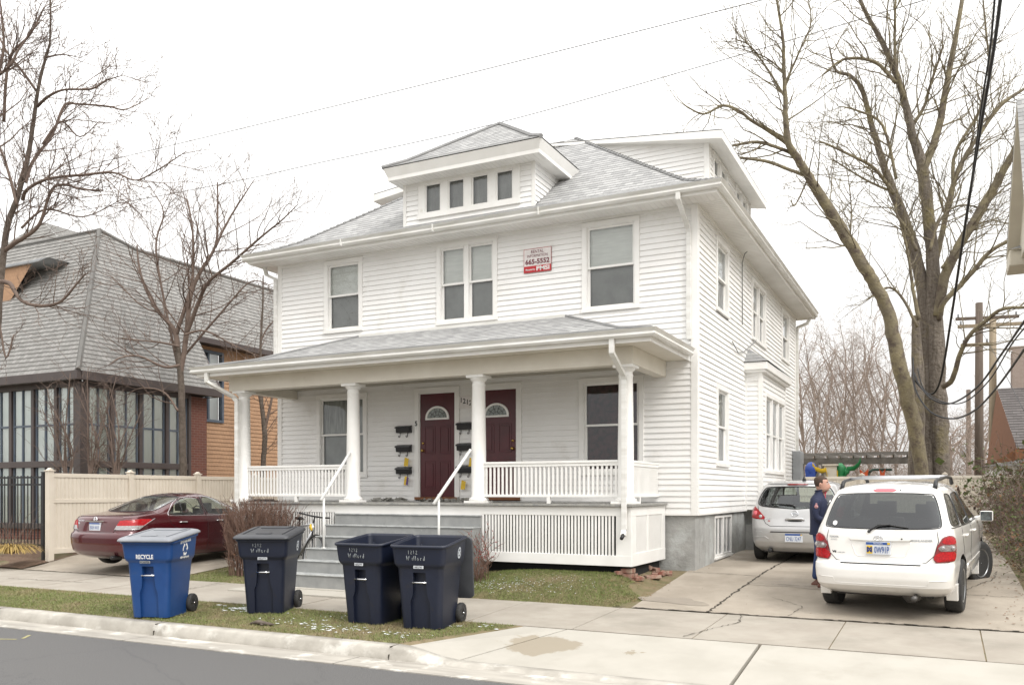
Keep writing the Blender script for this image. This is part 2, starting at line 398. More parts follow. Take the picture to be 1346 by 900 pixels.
def text_mesh(s, w=None, h=None, mat='black', name='lettering', parent=None, T=None, ext=.002, bold=0, shear=0, spacing=1.0, align='CENTER'):
    cu = bpy.data.curves.new('txt', 'FONT'); cu.body = s; cu.size = 1; cu.extrude = 0; cu.align_x = align; cu.align_y = 'CENTER'
    cu.resolution_u = 3; cu.offset = bold; cu.shear = shear; cu.space_character = spacing
    to = bpy.data.objects.new('txt', cu); COL.objects.link(to)
    dg = bpy.context.evaluated_depsgraph_get(); me = bpy.data.meshes.new_from_object(to.evaluated_get(dg))
    bpy.data.objects.remove(to); bpy.data.curves.remove(cu)
    xs = [v.co.x for v in me.vertices]; ys = [v.co.y for v in me.vertices]
    sx = (w/(max(xs)-min(xs))) if w else None; sy = (h/(max(ys)-min(ys))) if h else None
    sx = sx or sy; sy = sy or sx
    cx, cy = (max(xs)+min(xs))/2, (max(ys)+min(ys))/2
    for v in me.vertices: v.co = V(((v.co.x-cx)*sx, (v.co.y-cy)*sy, 0))
    if T is not None: me.transform(T)
    me.materials.clear(); me.materials.append(m_[mat])
    me.name = name
    o = bpy.data.objects.new(name, me); COL.objects.link(o); o.parent = parent
    return o
def FR(o, u, up):
    """matrix whose x axis = u, y axis = up, origin o"""
    u = V(u).normalized(); up = V(up).normalized(); n = u.cross(up)
    return Matrix(((u.x, up.x, n.x, o[0]), (u.y, up.y, n.y, o[1]), (u.z, up.z, n.z, o[2]), (0, 0, 0, 1)))

# ---------------------------------------------------------------- camera geometry (real position of the photographer)
CA = math.radians(26.6); CF = (-math.sin(CA), math.cos(CA)); CR = (math.cos(CA), math.sin(CA)); CC = (3.852, -14.846, 1.9)
def at(px, py, dep):
    r = (px-673)/1138; v = -(py-646)/1138
    return V((CC[0]+dep*(CF[0]+r*CR[0]), CC[1]+dep*(CF[1]+r*CR[1]), CC[2]+dep*v))
def lerp(a, b, t): return a+(b-a)*t
def pw(x, pts):
    if x <= pts[0][0]: return pts[0][1]
    for (a, u), (b, w) in zip(pts, pts[1:]):
        if x <= b: return u+(w-u)*(x-a)/(b-a)
    return pts[-1][1]
def sst(a, b, x):
    t = max(0, min(1, (x-a)/(b-a))); return t*t*(3-2*t)
DR = [(-3.1, .24), (0, .52), (3.6, .63), (8, .62), (40, .6)]
LF = [(-3.1, .24), (-1, .40), (3, .5), (40, .55)]
def h(X, Y):
    if Y <= -4.9 and X > -1.9:
        e = (X+1.66-(Y+6.48)*.5)      # inside the flare of the driveway crossing
        k = sst(-.12, .12, e)
        b = .14 if Y <= -6.45 else .14+(Y+6.45)/1.5*.055
        return lerp(b, min(b, .03+max(0, Y+6.48)/1.53*.165)-.06, k)
    if Y <= -6.45: return .14
    if Y <= -4.95: return .14+(Y+6.45)/1.5*.055
    if Y <= -3.1: return .195+(Y+4.95)/1.85*.045
    r = pw(Y, DR); l = pw(Y, LF)
    y = r + (min(.6, .24+(Y+3.1)*.29)-r)*sst(-.2, -.9, X)*sst(-5, -2, X) if -3.1 < Y < -.5 else r
    y = lerp(l, y, sst(-8.5, -3, X))
    y = lerp(y, y+.16*sst(-3.1, -1.5, Y), sst(-13.0, -13.9, X))
    return y
# ---------------------------------------------------------------- setting
def drape(name, poly_fn, xs, ys, off, mat, kind='structure', label=None):
    """sheet over the terrain; poly_fn(X,Y) -> point or None"""
    mb = MB(); vs = [(x, y, h(x, y)+off) for y in ys for x in xs]; n = len(xs)
    mb.add(vs, [(j*n+i, j*n+i+1, (j+1)*n+i+1, (j+1)*n+i) for j in range(len(ys)-1) for i in range(n-1)], True)
    o = mb.build(name, mat); tag(o, label, None, None, kind); return o
def rng(a, b, st):
    n = max(1, round((b-a)/st)); return [a+(b-a)*i/n for i in range(n+1)]

def setting():
    xs = [-400, -150, -60, -30] + rng(-20, -2.2, .35)+rng(-2.1, -.2, .1)+rng(0, 8, .35) + [12, 30, 60, 150, 400]
    ys = rng(-6.55, -4.85, .1)+rng(-4.8, 22, .35) + [30, 45, 80, 150, 400]
    o = drape('ground', None, xs, ys, 0, 'soil'); tag(o, 'patchy winter lawn and bare soil around the white house')
    mb = MB(); mb.box(-400, 400, -400, -6.56, -.4, -.06); tag(mb.build('far_side_ground', 'far'), None, None, None, 'structure')
    # road
    mb = MB(); mb.add([(-400, -15.9, .0), (400, -15.9, 0), (400, -7.18, 0), (-400, -7.18, 0)], [(0, 1, 2, 3)])
    tag(mb.build('road', 'asphalt'), 'dark grey asphalt street speckled with road salt', None, None, 'structure')
    mb = MB(); mb.box(-60, 60, -16.6, -15.9, -.1, .0); mb.box(-60, 60, -16.75, -16.6, -.1, .14)
    tag(mb.build('opposite_kerb', 'kerb'), None, None, None, 'structure')
    # gutter pan, with joints every 3 m, then kerb
    mb = MB()
    js = [-43+3.35*k for k in range(30)]
    js = [j+.62 for j in js]
    for a, b in zip(js, js[1:]):
        mb.add([(a+.006, -7.2, .012), (b-.006, -7.2, .012), (b-.006, -6.7, .002), (a+.006, -6.7, .002), (a+.006, -7.2, -.1), (b-.006, -7.2, -.1)], [(0, 1, 2, 3), (4, 5, 1, 0)])
    mb.box(-45, 55, -7.19, -6.7, -.2, -.012)
    tag(mb.build('gutter_pan', 'gutterpan'), 'stained concrete gutter strip at the foot of the kerb', None, None, 'structure')
    # kerb profile lofted along X, dropping at the driveway mouth
    def kz(x): return lerp(.145, .028, sst(-1.75, -.95, x))
    prof = lambda z: [(-6.72, -.03), (-6.72, .0), (-6.705, z*.35), (-6.675, z-.03), (-6.655, z-.008), (-6.63, z), (-6.50, z+.004), (-6.49, z-.03), (-6.49, -.03)]
    mb = MB(); P = []
    cuts = sorted(set([round(x, 3) for x in rng(-45, -2, 1.1)] + [round(x, 3) for x in rng(-2, -.6, .08)] + [0, 1.5, 3, 5, 8, 9, 10, 20, 50]))
    segs = [j for j in js if j < -2.4] + [-1.78]
    for x in cuts: P.append([(x, a, b) for a, b in prof(kz(x))])
    n = len(P[0])
    mb.add([p for q in P for p in q], [(i*n+k, (i+1)*n+k, (i+1)*n+k+1, i*n+k+1) for i in range(len(P)-1) for k in range(n-1)], True)
    k = mb.build('kerb', 'kerb'); tag(k, 'pale worn concrete kerb dropping down at the driveway mouth', None, None, 'structure')
    mb = MB()
    for j in segs:
        z = kz(j)+.003
        mb.box(j-.004, j+.004, -6.69, -6.49, z-.01, z+.002); mb.box(j-.004, j+.004, -6.7215, -6.69, 0, z*.42)
    mb.build('kerb_joint', 'joint', k)
    # sidewalk slabs
    mb = MB(); x = -41.2
    sx = [-41.2+1.52*k for k in range(27)]
    ends = [(-6.08-1.52*6)-1.52*k for k in range(1, 22)][::-1]
    js2 = sorted([-.28+1.5*k for k in range(-24, 5)]+[7.2, 8.7, 10.2, 11.7])
    rs = random.Random(3)
    for a, b in zip(js2, js2[1:]):
        t = [rs.uniform(-.004, .004) for _ in range(4)]
        g = .007
        mb.add([(a+g, -4.93, .20+t[0]), (b-g, -4.93, .20+t[1]), (b-g, -3.11, .25+t[2]), (a+g, -3.11, .25+t[3])] + [(a+g, -4.93, .1), (b-g, -4.93, .1), (b-g, -3.11, .1), (a+g, -3.11, .1)],
               [(0, 1, 2, 3), (4, 5, 1, 0), (5, 6, 2, 1), (6, 7, 3, 2), (7, 4, 0, 3)])
    sw = mb.build('sidewalk', 'conc'); tag(sw, 'grey concrete sidewalk of jointed slabs crossing in front of the house', None, None, 'structure')
    mb = MB()   # cracks and dirty joints as thin debris lines on the paving
    def crack(pts, w, off=.004, zf=h):
        pts = [V((p[0], p[1], 0)) for p in pts]; out = []
        for a, b in zip(pts, pts[1:]):
            m = max(2, int((b-a).length/.06))
            for i in range(m): out.append(a.lerp(b, i/m)+V((rs.uniform(-.02, .02), rs.uniform(-.02, .02), 0)))
        out.append(pts[-1])
        for a, b in zip(out, out[1:]):
            d = (b-a).normalized(); q = V((-d.y, d.x, 0)); wa = w*rs.uniform(.25, 1.0)
            z0, z1 = zf(a.x, a.y)+off, zf(b.x, b.y)+off
            mb.add([(a-q*wa)[:2]+(z0,), (b-q*wa)[:2]+(z1,), (b+q*wa)[:2]+(z1,), (a+q*wa)[:2]+(z0,)], [(0, 1, 2, 3)])
    swz = lambda X, Y: .20+(Y+4.93)/1.82*.05+.003
    crack([(1.1, -4.9), (1.3, -4.2), (1.5, -3.7), (1.42, -3.13)], .008, .006, swz)
    crack([(-8, -4.9), (-7.8, -4.0), (-7.9, -3.2)], .006, .006, swz)
    crack([(-12.4, -4.2), (-10.2, -4.05)], .012, .006, swz)
    dz = lambda X, Y: h(X, Y)+.018
    crack([(-14, -3.09), (-9.3, -3.09)], .018, .004, dz)
    crack([(-.4, -3.09), (6, -3.09)], .022, .006, dz)
    crack([(.95, -3.09), (1.02, -1.6), (1.12, .2), (1.15, 2.2), (1.2, 7)], .02, .004, dz)
    crack([(-.1, -.15), (1.05, -.25)], .012, .004, dz)
    crack([(1.1, -.9), (4.7, -1.05)], .008, .004, dz)
    crack([(3.9, -1.2), (4.5, .3), (4.6, 1.5)], .007, .004, dz)
    crack([(2.0, -3.0), (2.1, -2.4), (1.6, -1.9)], .006, .004, dz)
    mb.build('crack', 'joint', sw)
    # driveway of the white house and the neighbour's
    o = drape('driveway', None, rng(-.14, 4.85, .3), rng(-3.09, 19, .3), .016, 'concdrive'); tag(o, 'cracked grey brown concrete driveway beside the white house')
    o = drape('neighbour_driveway', None, rng(-13.68, -9.3, .3), rng(-3.09, 14, .3), .016, 'concdrive'); tag(o, 'pale concrete driveway under the maroon sedan')
    # walk strip before the steps
    mb = MB(); mb.prism([(-7.0, -3.30), (-3.3, -3.30), (-3.3, -2.95), (-7.0, -2.95)], 'z', .1, .262)
    mb.prism([(-7.0, -3.92), (-3.3, -3.92), (-3.3, -3.32), (-7.0, -3.32)], 'z', .1, .256)
    tag(mb.build('entry_walk', 'concnew'), 'short pale concrete strip at the foot of the grey steps', None, None, 'structure')
    # apron (drive crossing): left flare edge from (-1.78,-6.47) to (-.95,-4.95)
    mb = MB()
    def az(y): return .03+(y+6.48)/1.53*.165
    sl = [(-1.72, -.98, -.92, -.36), (-.88, -.32, 1.98, 1.98), (2.02, 2.02, 5.6, 5.6)]
    for a, a2, b, b2 in sl:   # a at kerb, a2 at sidewalk ; b,b2 right side
        q = [(a, -6.485), (b, -6.485), (b2, -4.95), (a2, -4.95)]
        if a < -1.5: q = [(-1.74, -6.485), (-.99, -6.485), (-.36, -4.95), (-.93, -4.95)]
        if a == -.88: q = [(-.965, -6.485), (1.98, -6.485), (1.98, -4.95), (-.335, -4.95)]
        vs = [(x, y, az(y)+(.09*sst(-1, -1.8, x) if y < -6 else .0)) for x, y in q]; lo = [(x, y, -.1) for x, y in q]
        mb.add(vs+lo, [(0, 1, 2, 3), (4, 5, 1, 0), (5, 6, 2, 1), (6, 7, 3, 2), (7, 4, 0, 3)])
    ap = mb.build('driveway_apron', 'apron'); tag(ap, 'pale new concrete apron between kerb and sidewalk', None, None, 'structure')
    def blob(mbb, c, rx, ry, n, zf, off, seed, rot=0, jag=.28):
        r = random.Random(seed); pts = []
        ph = [r.uniform(0, 6.28) for _ in range(5)]
        for k in range(n):
            t = 2*PI*k/n; q = 1+sum(jag/(i+1.2)*math.sin((i+2)*t+ph[i]) for i in range(5))
            a, b = rx*q*math.cos(t), ry*q*math.sin(t)
            x, y = c[0]+a*math.cos(rot)-b*math.sin(rot), c[1]+a*math.sin(rot)+b*math.cos(rot)
            pts.append((x, y, zf(x, y)+off))
        mbb.add([(c[0], c[1], zf(*c)+off)]+pts, [(0, 1+k, 1+(k+1) % n) for k in range(n)], True)
    mb = MB(); blob(mb, (1.9, -.9), .8, .25, 50, dz, .002, 11); blob(mb, (.3, -2.5), .5, .2, 40, dz, .002, 12); blob(mb, (3.1, -.9), .7, .5, 40, dz, .002, 13)
    tag(mb.build('driveway_stains', m_['concdrive2']), 'dark damp patches on the driveway', None, None, 'structure')
    # snow patches and bits on the grass
    mb = MB(); rr = random.Random(21)
    def snow(cx, cy, n, sx, sy, s0=.015, s1=.07):
        for _ in range(n):
            x, y = rr.gauss(cx, sx), rr.gauss(cy, sy)
            if -4.98 < y < -3.05 or y < -6.45: continue
            r = rr.uniform(s0, s1); z = h(x, y)+.006
            k = 9; ph = rr.uniform(0, 6)
            ring = [(x+r*1.5*(1+.4*math.sin(3*t+ph))*math.cos(t), y+r*(1+.4*math.cos(2*t+ph))*math.sin(t), z) for t in [2*PI*i/k for i in range(k)]]
            mb.add([(x, y, z+.004+r*.1)]+ring, [(0, 1+i, 1+(i+1) % k) for i in range(k)], True)
    snow(-5.2, -5.3, 60, .3, .10, .008, .03); snow(-5.35, -5.2, 7, .15, .05, .04, .06); snow(-3.3, -5.95, 60, .35, .10, .006, .022); snow(-3.9, -5.6, 26, .4, .2, .006, .016)
    snow(-1.6, -5.15, 16, .3, .1, .006, .02); snow(-2.3, -6.0, 22, .3, .1, .006, .02)
    snow(-2.6, -2.5, 220, .5, .16, .003, .009); snow(-1.7, -2.3, 90, .5, .2, .003, .008)
    tag(mb.build('snow', 'snow'), 'thin scraps of melting snow on the grass', None, None, 'stuff')
    # mulch strip near black fence
    mb = MB(); xs2 = rng(-18, -13.72, .3); ys2 = rng(-3.05, 1.5, .3)
    mb.add([(x, y, h(x, y)+.02+.05*math.sin(x*3)*math.sin(y*4)) for y in ys2 for x in xs2], [(j*len(xs2)+i, j*len(xs2)+i+1, (j+1)*len(xs2)+i+1, (j+1)*len(xs2)+i) for j in range(len(ys2)-1) for i in range(len(xs2)-1)], True)
    tag(mb.build('mulch_bed', 'mulch'), 'bark mulch bed along the cream fence and black fence', None, None, 'structure')
    # grass blades
    mb = MB(); g = random.Random(5)
    def inside_park(x, y): return -6.46 < y < -4.96 and x < -1.0-(-4.95-y)*.55
    def blades(n, x0, x1, y0, y1, test, hmin=.012, hmax=.04):
        vs, fs = [], []
        for _ in range(n):
            x, y = g.uniform(x0, x1), g.uniform(y0, y1)
            if not test(x, y): continue
            z = h(x, y)-.002; t = g.uniform(0, PI); L = g.uniform(hmin, hmax); w = g.uniform(.002, .0045)
            dx, dy = math.cos(t)*w, math.sin(t)*w; lx, ly = g.gauss(0, .022), g.gauss(0, .022)
            o = len(vs); vs += [(x-dx, y-dy, z), (x+dx, y+dy, z), (x+lx, y+ly, z+L)]; fs.append((o, o+1, o+2))
        mb.add(vs, fs)
    blades(75000, -12.5, -1.0, -6.47, -4.95, inside_park)
    blades(34000, -3.3, -.1, -3.1, -1.75, lambda x, y: x < -.25+.12*math.sin(y*7) - .45*max(0, y+2.4))
    blades(15000, -9.3, -6.6, -3.1, -1.8, lambda x, y: True)
    blades(6000, -9.35, -8.8, -1.8, 3, lambda x, y: True)
    tag(mb.build('grass', 'grassblade'), 'short patchy green and straw winter turf', None, None, 'stuff')
    # fallen leaves and bits
    mb = MB(); g = random.Random(8)
    def leaves(n, x0, x1, y0, y1, s=.02, up=.02):
        for _ in range(n):
            x, y = g.uniform(x0, x1), g.uniform(y0, y1); t = g.uniform(0, 6.28); r = g.uniform(.4, 1)*s
            z = h(x, y)+up
            mb.add([(x+r*math.cos(t), y+r*math.sin(t), z+g.uniform(0, .015)), (x-r*.5*math.sin(t), y+r*.5*math.cos(t), z+.006), (x-r*math.cos(t), y-r*math.sin(t), z+g.uniform(0, .015)), (x+r*.5*math.sin(t), y-r*.5*math.cos(t), z+.003)], [(0, 1, 2, 3)])
    leaves(380, -12, -1.5, -6.45, -5.0, .02, .02); leaves(160, -.9, -.1, -3, -1.0, .025, .015); leaves(230, 4.3, 5.0, -3, 8, .03, .022)
    leaves(60, .0, 4.6, -2.9, 6, .016, .022); leaves(110, -16.5, -13.8, -3, 0, .03, .05)
    tag(mb.build('fallen_leaves', 'leafb'), 'scattered dry brown leaves on lawn and driveway edge', None, None, 'stuff')
    mb = MB()
    a, b, c = at(-8, 838, 1), at(22, 838, 1), at(42, 833, 1)
    def g0(px, py):
        q = at(px, py, 1); o = V(CC); t = (o.z-.004)/(o.z-q.z); return o+(q-o)*t
    for (p, q) in (((-10, 839), (22, 839.5)), ((30, 838.5), (39, 834))):
        A_, B_ = g0(*p), g0(*q); d = (B_-A_).normalized(); n_ = V((-d.y, d.x, 0))*.022; A_.z = B_.z = .004; mb.quad(A_-n_, B_-n_, B_+n_, A_+n_)
    tag(mb.build('paint_mark', 'faded_yellow'), 'faded yellow utility paint mark on the asphalt at the left edge', 'paint mark')
    # curl of bark on the verge
    mb = MB(); p = [V((-4.35, -6.18, .165)), V((-4.2, -6.2, .20)), V((-4.05, -6.15, .17)), V((-3.92, -6.2, .185))]
    mb.tube(p, [.012, .03, .026, .008], 6); mb.tube([V((-4.28, -6.12, .17)), V((-4.08, -6.24, .175))], [.02, .01], 5)
    tag(mb.build('fallen_stick', 'bark'), 'short piece of brown bark lying on the verge grass near the kerb', 'stick')
m_['concdrive2'] = M('damp_driveway_concrete', (.27, .235, .19), .75, (.22, .19, .155), 2.5, bmp=.3, bs=60)
m_['faded_yellow'] = M('faded_yellow_paint', (.42, .38, .16), .8, (.2, .19, .12), 60)
setting()

# ---------------------------------------------------------------- house
XR, XL = 0.0, -9.36
def window(parent, O, U, N, u0, u1, z0, z1, n=1, cw=.085, units=None, top='blind', bot='blindd', mid=.5, single=False, sill=True, cmat='trim', glass='glass', name='window', casing_top=None):
    O, U, N = V(O), V(U), V(N); Z = V((0, 0, 1))
    T = Matrix(((U.x, Z.x, N.x, O.x), (U.y, Z.y, N.y, O.y), (U.z, Z.z, N.z, O.z), (0, 0, 0, 1)))   # local (u, z, d)
    def mk(): m = MB(); m.T = T; return m
    c = mk(); p = .038; i = cw
    c.box(u0, u0+i, z0+i*.8, z1-i, -.03, p); c.box(u1-i, u1, z0+i*.8, z1-i, -.03, p)
    c.box(u0-.004, u1+.004, z1-i, z1, -.03, p+.004); c.box(u0-.012, u1+.012, z0, z0+i*.8, -.03, p+.012)
    a, b = u0+i, u1-i; zb, zt = z0+i*.8, z1-i
    # inner bead and reveal
    e = .014
    c.box(a, a+e, zb, zt, -.11, p-.01); c.box(b-e, b, zb, zt, -.11, p-.01); c.box(a+e, b-e, zt-e, zt, -.11, p-.01); c.box(a+e, b-e, zb, zb+e, -.11, p-.01)
    a += e; b -= e; zb += e; zt -= e
    gap = .10 if n > 1 else 0; w = (b-a-gap*(n-1))/n
    us = []
    for k in range(n):
        us.append((a+k*(w+gap), a+k*(w+gap)+w))
        if k: c.box(us[k][0]-gap, us[k][0], zb, zt, -.11, p-.008)
    W = c.build(name, cmat, parent, bevel=.003)
    for (s0, s1) in us:
        zm = lerp(zb, zt, mid)
        s = mk(); f = .038
        if single:
            s.box(s0, s0+f, zb, zt, -.045, -.012); s.box(s1-f, s1, zb, zt, -.045, -.012); s.box(s0+f, s1-f, zb, zb+f, -.045, -.012); s.box(s0+f, s1-f, zt-f, zt, -.045, -.012)
        else:
            for (q0, q1, d0, d1) in ((zm-f/2, zt, -.04, -.008), (zb, zm+f/2, -.072, -.042)):
                s.box(s0, s0+f, q0, q1, d0, d1); s.box(s1-f, s1, q0, q1, d0, d1); s.box(s0+f, s1-f, q0, q0+f, d0, d1); s.box(s0+f, s1-f, q1-f, q1, d0, d1)
        s.build('sash', cmat, W)
        g = mk()
        if single: g.quad((s0+f, zb+f, -.03), (s1-f, zb+f, -.03), (s1-f, zt-f, -.03), (s0+f, zt-f, -.03))
        else:
            g.quad((s0+f, zb+f, -.057), (s1-f, zb+f, -.057), (s1-f, zm-f/2, -.057), (s0+f, zm-f/2, -.057))
            g.quad((s0+f, zm+f/2, -.024), (s1-f, zm+f/2, -.024), (s1-f, zt-f, -.024), (s0+f, zt-f, -.024))
        g.build('pane', glass, W)
        d = mk(); d.cm = 0; dd = -.105
        nn = 14
        def sheet(q0, q1, cm, amp):
            d.cm = cm; m = nn if amp else 1
            vs = []
            for k in range(m+1):
                u = lerp(s0, s1, k/m); o = amp*math.sin(k*1.9)
                d2 = dd+(.03 if cm == 0 else 0); vs += [(u, q0, d2+o), (u, q1, d2+o*.7)]
            d.add(vs, [(2*k, 2*k+2, 2*k+3, 2*k+1) for k in range(m)], bool(amp))
        tp = 'curtain' in top
        sheet(zm, zt, 0, .012 if tp else 0); sheet(zb, zm, 1, .012 if 'curtain' in bot else 0)
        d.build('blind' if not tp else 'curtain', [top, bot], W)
    return W

def corner_board(mb, x0, x1, y0, y1, z0, z1): mb.box(x0, x1, y0, y1, z0, z1)

def house():
    H = empty('white_house'); tag(H, 'two storey white clapboard house with front porch and grey shingle roof', 'house')
    C = .1016; lip = .019; zb, zt = 1.52, 6.90
    fr = [(-8.08, -7.08, 5.28, 6.83, 1), (-5.26, -3.89, 5.22, 6.84, 2), (-2.13, -1.03, 5.18, 6.83, 1)]
    fl = [(-8.28, -6.96, 2.2, 3.98, 1), (-2.19, -.95, 2.2, 3.98, 1)]
    doors = [(-5.78, -4.73, 1.74, 3.99), (-4.47, -3.37, 1.74, 3.99)]
    ops = [(a+.03, b-.03, c+.03, d-.03) for a, b, c, d, n in fr+fl] + [(a+.03, b-.03, c, d-.03) for a, b, c, d in doors]
    mb = MB()
    coursed(mb, [(XL, zb), (XR, zb), (XR, zt), (XL, zt)], (0, 0, 0), (1, 0, 0), (0, 0, 1), (0, -1, 0), C, lip, ops)
    side = [(1.33, 2.36, 5.30, 6.68, 1), (4.66, 6.30, 5.28, 6.66, 2), (8.6, 9.75, 5.36, 6.72, 1), (1.37, 2.36, 2.38, 3.92, 1)]
    ops = [(a+.03, b-.03, c+.03, d-.03) for a, b, c, d, n in side] + [(4.02, 7.0, 1.4, 4.75)]
    coursed(mb, [(0, zb), (10.94, zb), (10.94, zt), (0, zt)], (0, 0, 0), (0, 1, 0), (0, 0, 1), (1, 0, 0), C, lip, ops)
    mb.box(XL, XL+.02, 0.0, 10.94, .3, zt); mb.box(XL, 0, 10.92, 10.94, .3, zt)
    # bay walls
    bx, by0, by1 = .35, 4.02, 7.0
    coursed(mb, [(0, zb), (bx, zb), (bx, 4.68), (0, 4.68)], (0, by0, 0), (1, 0, 0), (0, 0, 1), (0, -1, 0), C, lip)
    coursed(mb, [(by0, zb), (by1, zb), (by1, 4.68), (by0, 4.68)], (bx, 0, 0), (0, 1, 0), (0, 0, 1), (1, 0, 0), C, lip, [(4.35, 6.78, 2.34, 4.02)])
    mb.box(0, bx, by1-.02, by1, zb, 4.68)
    WL = mb.build('wall', ['siding', 'porchsiding'], H)
    for p_ in WL.data.polygons:
        c_ = p_.center
        if c_.z < 4.5 and c_.y < .02 and c_.y > -.05 and len(p_.vertices) == 4 and c_.x < -.3: p_.material_index = 0
    # trims
    mb = MB(); t = .022
    for (x0, x1, y0, y1) in ((-.10, t, -t, -.001), (.001, t, -t+.02, .10), (XL-t, XL+.10, -t, -.001), (XL-t, XL-.001, -.0, .1), (.001, t, 10.82, 10.94+t)):
        mb.box(x0, x1, y0, y1, zb-.03, zt)
    for (x0, x1, y0, y1) in ((bx-.07, bx+t, by0-t, by0-.001), (bx+.001, bx+t, by0, by0+.07), (bx+.001, bx+t, by1-.07, by1), (0, .05, by0-t, by0-.002)):
        mb.box(x0, x1, y0, y1, zb-.03, 4.68)
    mb.box(XL, 0, -.03, -.004, zt-.06, zt); mb.box(.004, .03, 0, 10.94, zt-.06, zt)
    mb.box(XL, 0, -.02, .002, zb-.035, zb); mb.box(-.002, .02, 0, 10.94, zb-.035, zb-.001)
    mb.build('corner_board', 'trim', H, bevel=.004)
    # foundation
    mb = MB(); W0, W1 = 1.42, 2.86
    mb.box(XL+.05, -.03, .03, .3, .0, zb-.02); mb.box(-.3, -.03, .3, W0, 0, zb-.02); mb.box(-.3, -.03, W1, 10.9, 0, zb-.02)
    mb.box(-.3, -.03, W0, W1, 0, .66); mb.box(-.3, -.03, W0, W1, 1.44, zb-.02)
    mb.box(-.03, .22, 4.2, 6.85, 0, 1.2)
    mb.box(XL+.03, -.2, .3, 10.9, .0, .5)
    mb.build('foundation', 'found', H, bevel=.012)
    # basement window: two sliding units
    mb = MB(); 
    for y in (W0, W0+.71):
        mb.box(-.10, -.02, y, y+.04, .66, 1.44); mb.box(-.10, -.02, y+.66, y+.71, .66, 1.44)
        mb.box(-.10, -.02, y+.04, y+.66, .66, .71); mb.box(-.10, -.02, y+.04, y+.66, 1.40, 1.44); mb.box(-.085, -.035, y+.32, y+.37, .71, 1.40)
    mb.box(-.09, .0, W0-.04, W1+.04, .62, .66)
    bw = mb.build('window', 'trim', H, bevel=.003)
    mb = MB()
    for y in (W0+.04, W0+.75): mb.quad((-.06, y, .71), (-.06, y+.62, .71), (-.06, y+.62, 1.40), (-.06, y, 1.40))
    mb.build('pane', 'glass', bw)
    mb = MB()
    for k, y in enumerate((W0+.04, W0+.37, W0+.75, W0+1.08)): mb.cm = (0, 1, 0, 1)[k]; mb.quad((-.13, y, .68), (-.13, y+.33, .68), (-.13, y+.33, 1.42), (-.13, y, 1.42))
    mb.build('curtain', ['dark', 'curtain'], bw)
    # windows
    for k, (a, b, c, d, n) in enumerate(fr):
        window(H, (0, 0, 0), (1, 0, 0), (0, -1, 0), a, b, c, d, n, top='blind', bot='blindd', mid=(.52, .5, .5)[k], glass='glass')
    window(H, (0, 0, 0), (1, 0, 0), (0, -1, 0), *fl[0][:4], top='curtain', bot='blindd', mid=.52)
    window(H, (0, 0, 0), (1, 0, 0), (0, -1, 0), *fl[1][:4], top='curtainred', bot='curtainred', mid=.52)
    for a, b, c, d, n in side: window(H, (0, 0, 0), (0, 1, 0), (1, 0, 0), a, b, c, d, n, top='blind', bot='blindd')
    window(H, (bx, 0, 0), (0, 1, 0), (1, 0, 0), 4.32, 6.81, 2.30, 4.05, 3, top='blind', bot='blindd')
    # doors
    for i, (a, b, c, d) in enumerate(doors):
        mb = MB(); w = .10
        mb.box(a, a+w, -.035, .08, c, d-w); mb.box(b-w, b, -.035, .08, c, d-w); mb.box(a-.005, b+.005, -.038, .08, d-w, d)
        mb.box(a+w, a+w+.02, -.02, .08, c, d-w-.02); mb.box(b-w-.02, b-w, -.02, .08, c, d-w-.02); mb.box(a+w, b-w, -.02, .08, d-w-.02, d-w)
        fr_ = mb.build('door_frame', 'trim', H, bevel=.004)
        mb = MB(); mb.box(a+.02, b-.02, -.07, .05, c-.0, c+.055); mb.build('threshold', 'brown', fr_, bevel=.004)
        x0, x1, z0, z1 = a+w+.022, b-w-.022, c+.058, d-w-.022; xc = (x0+x1)/2
        mb = MB(); mb.box(x0, x1, .005, .045, z0, z1)
        for (p0, p1) in ((x0+.10, xc-.05), (xc+.05, x1-.10)):
            for (q0, q1) in ((z0+.16, z0+.72), (z0+.86, z0+1.42)):
                for (u0, u1, v0, v1) in ((p0, p1, q0, q0+.02), (p0, p1, q1-.02, q1), (p0, p0+.02, q0+.02, q1-.02), (p1-.02, p1, q0+.02, q1-.02)): mb.box(u0, u1, -.003, .006, v0, v1)
                mb.box(p0+.05, p1-.05, -.006, .006, q0+.05, q1-.05)
        D = mb.build('door', 'door', H, bevel=.003)
        R, zc = .275, z0+1.58; n = 20
        arc = lambda r: [(xc+r*math.cos(PI*k/n), zc+r*.86*math.sin(PI*k/n)) for k in range(n+1)]
        mb = MB(); o_, i_ = arc(R), arc(R-.045)
        for k in range(n): mb.prism([i_[k], o_[k], o_[k+1], i_[k+1]], 'y', -.018, .006)
        mb.box(xc-R, xc+R, -.018, .006, zc-.035, zc)
        F = mb.build('fanlight', 'trim', D)
        mb = MB(); mb.add([(xc, -.006, zc)]+[(p[0], -.006, p[1]) for p in i_], [(0, k+2, k+1) for k in range(n)]); mb.build('leaded_glass', 'leaded', D)
        mb = MB()
        for k in (4, 8, 12, 16): mb.tube([(xc+.07*math.cos(PI*k/20), -.009, zc+.06*math.sin(PI*k/20)), (i_[k][0], -.009, i_[k][1])], .004, 4)
        for rr in (.07, .15): mb.tube([(xc+rr*math.cos(PI*k/12), -.009, zc+rr*.86*math.sin(PI*k/12)) for k in range(13)], .004, 4)
        mb.build('lead_came', 'black', D)
        kx = x0+.07 if i == 0 else x1-.07
        mb = MB(); mb.lathe([(0.0, -.075), (.022, -.07), (.03, -.05), (.022, -.03), (.012, -.02), (.032, -.008), (.032, .006)], (kx, 0, z0+.93), 14, 'y')
        mb.build('door_knob', 'brass', D)
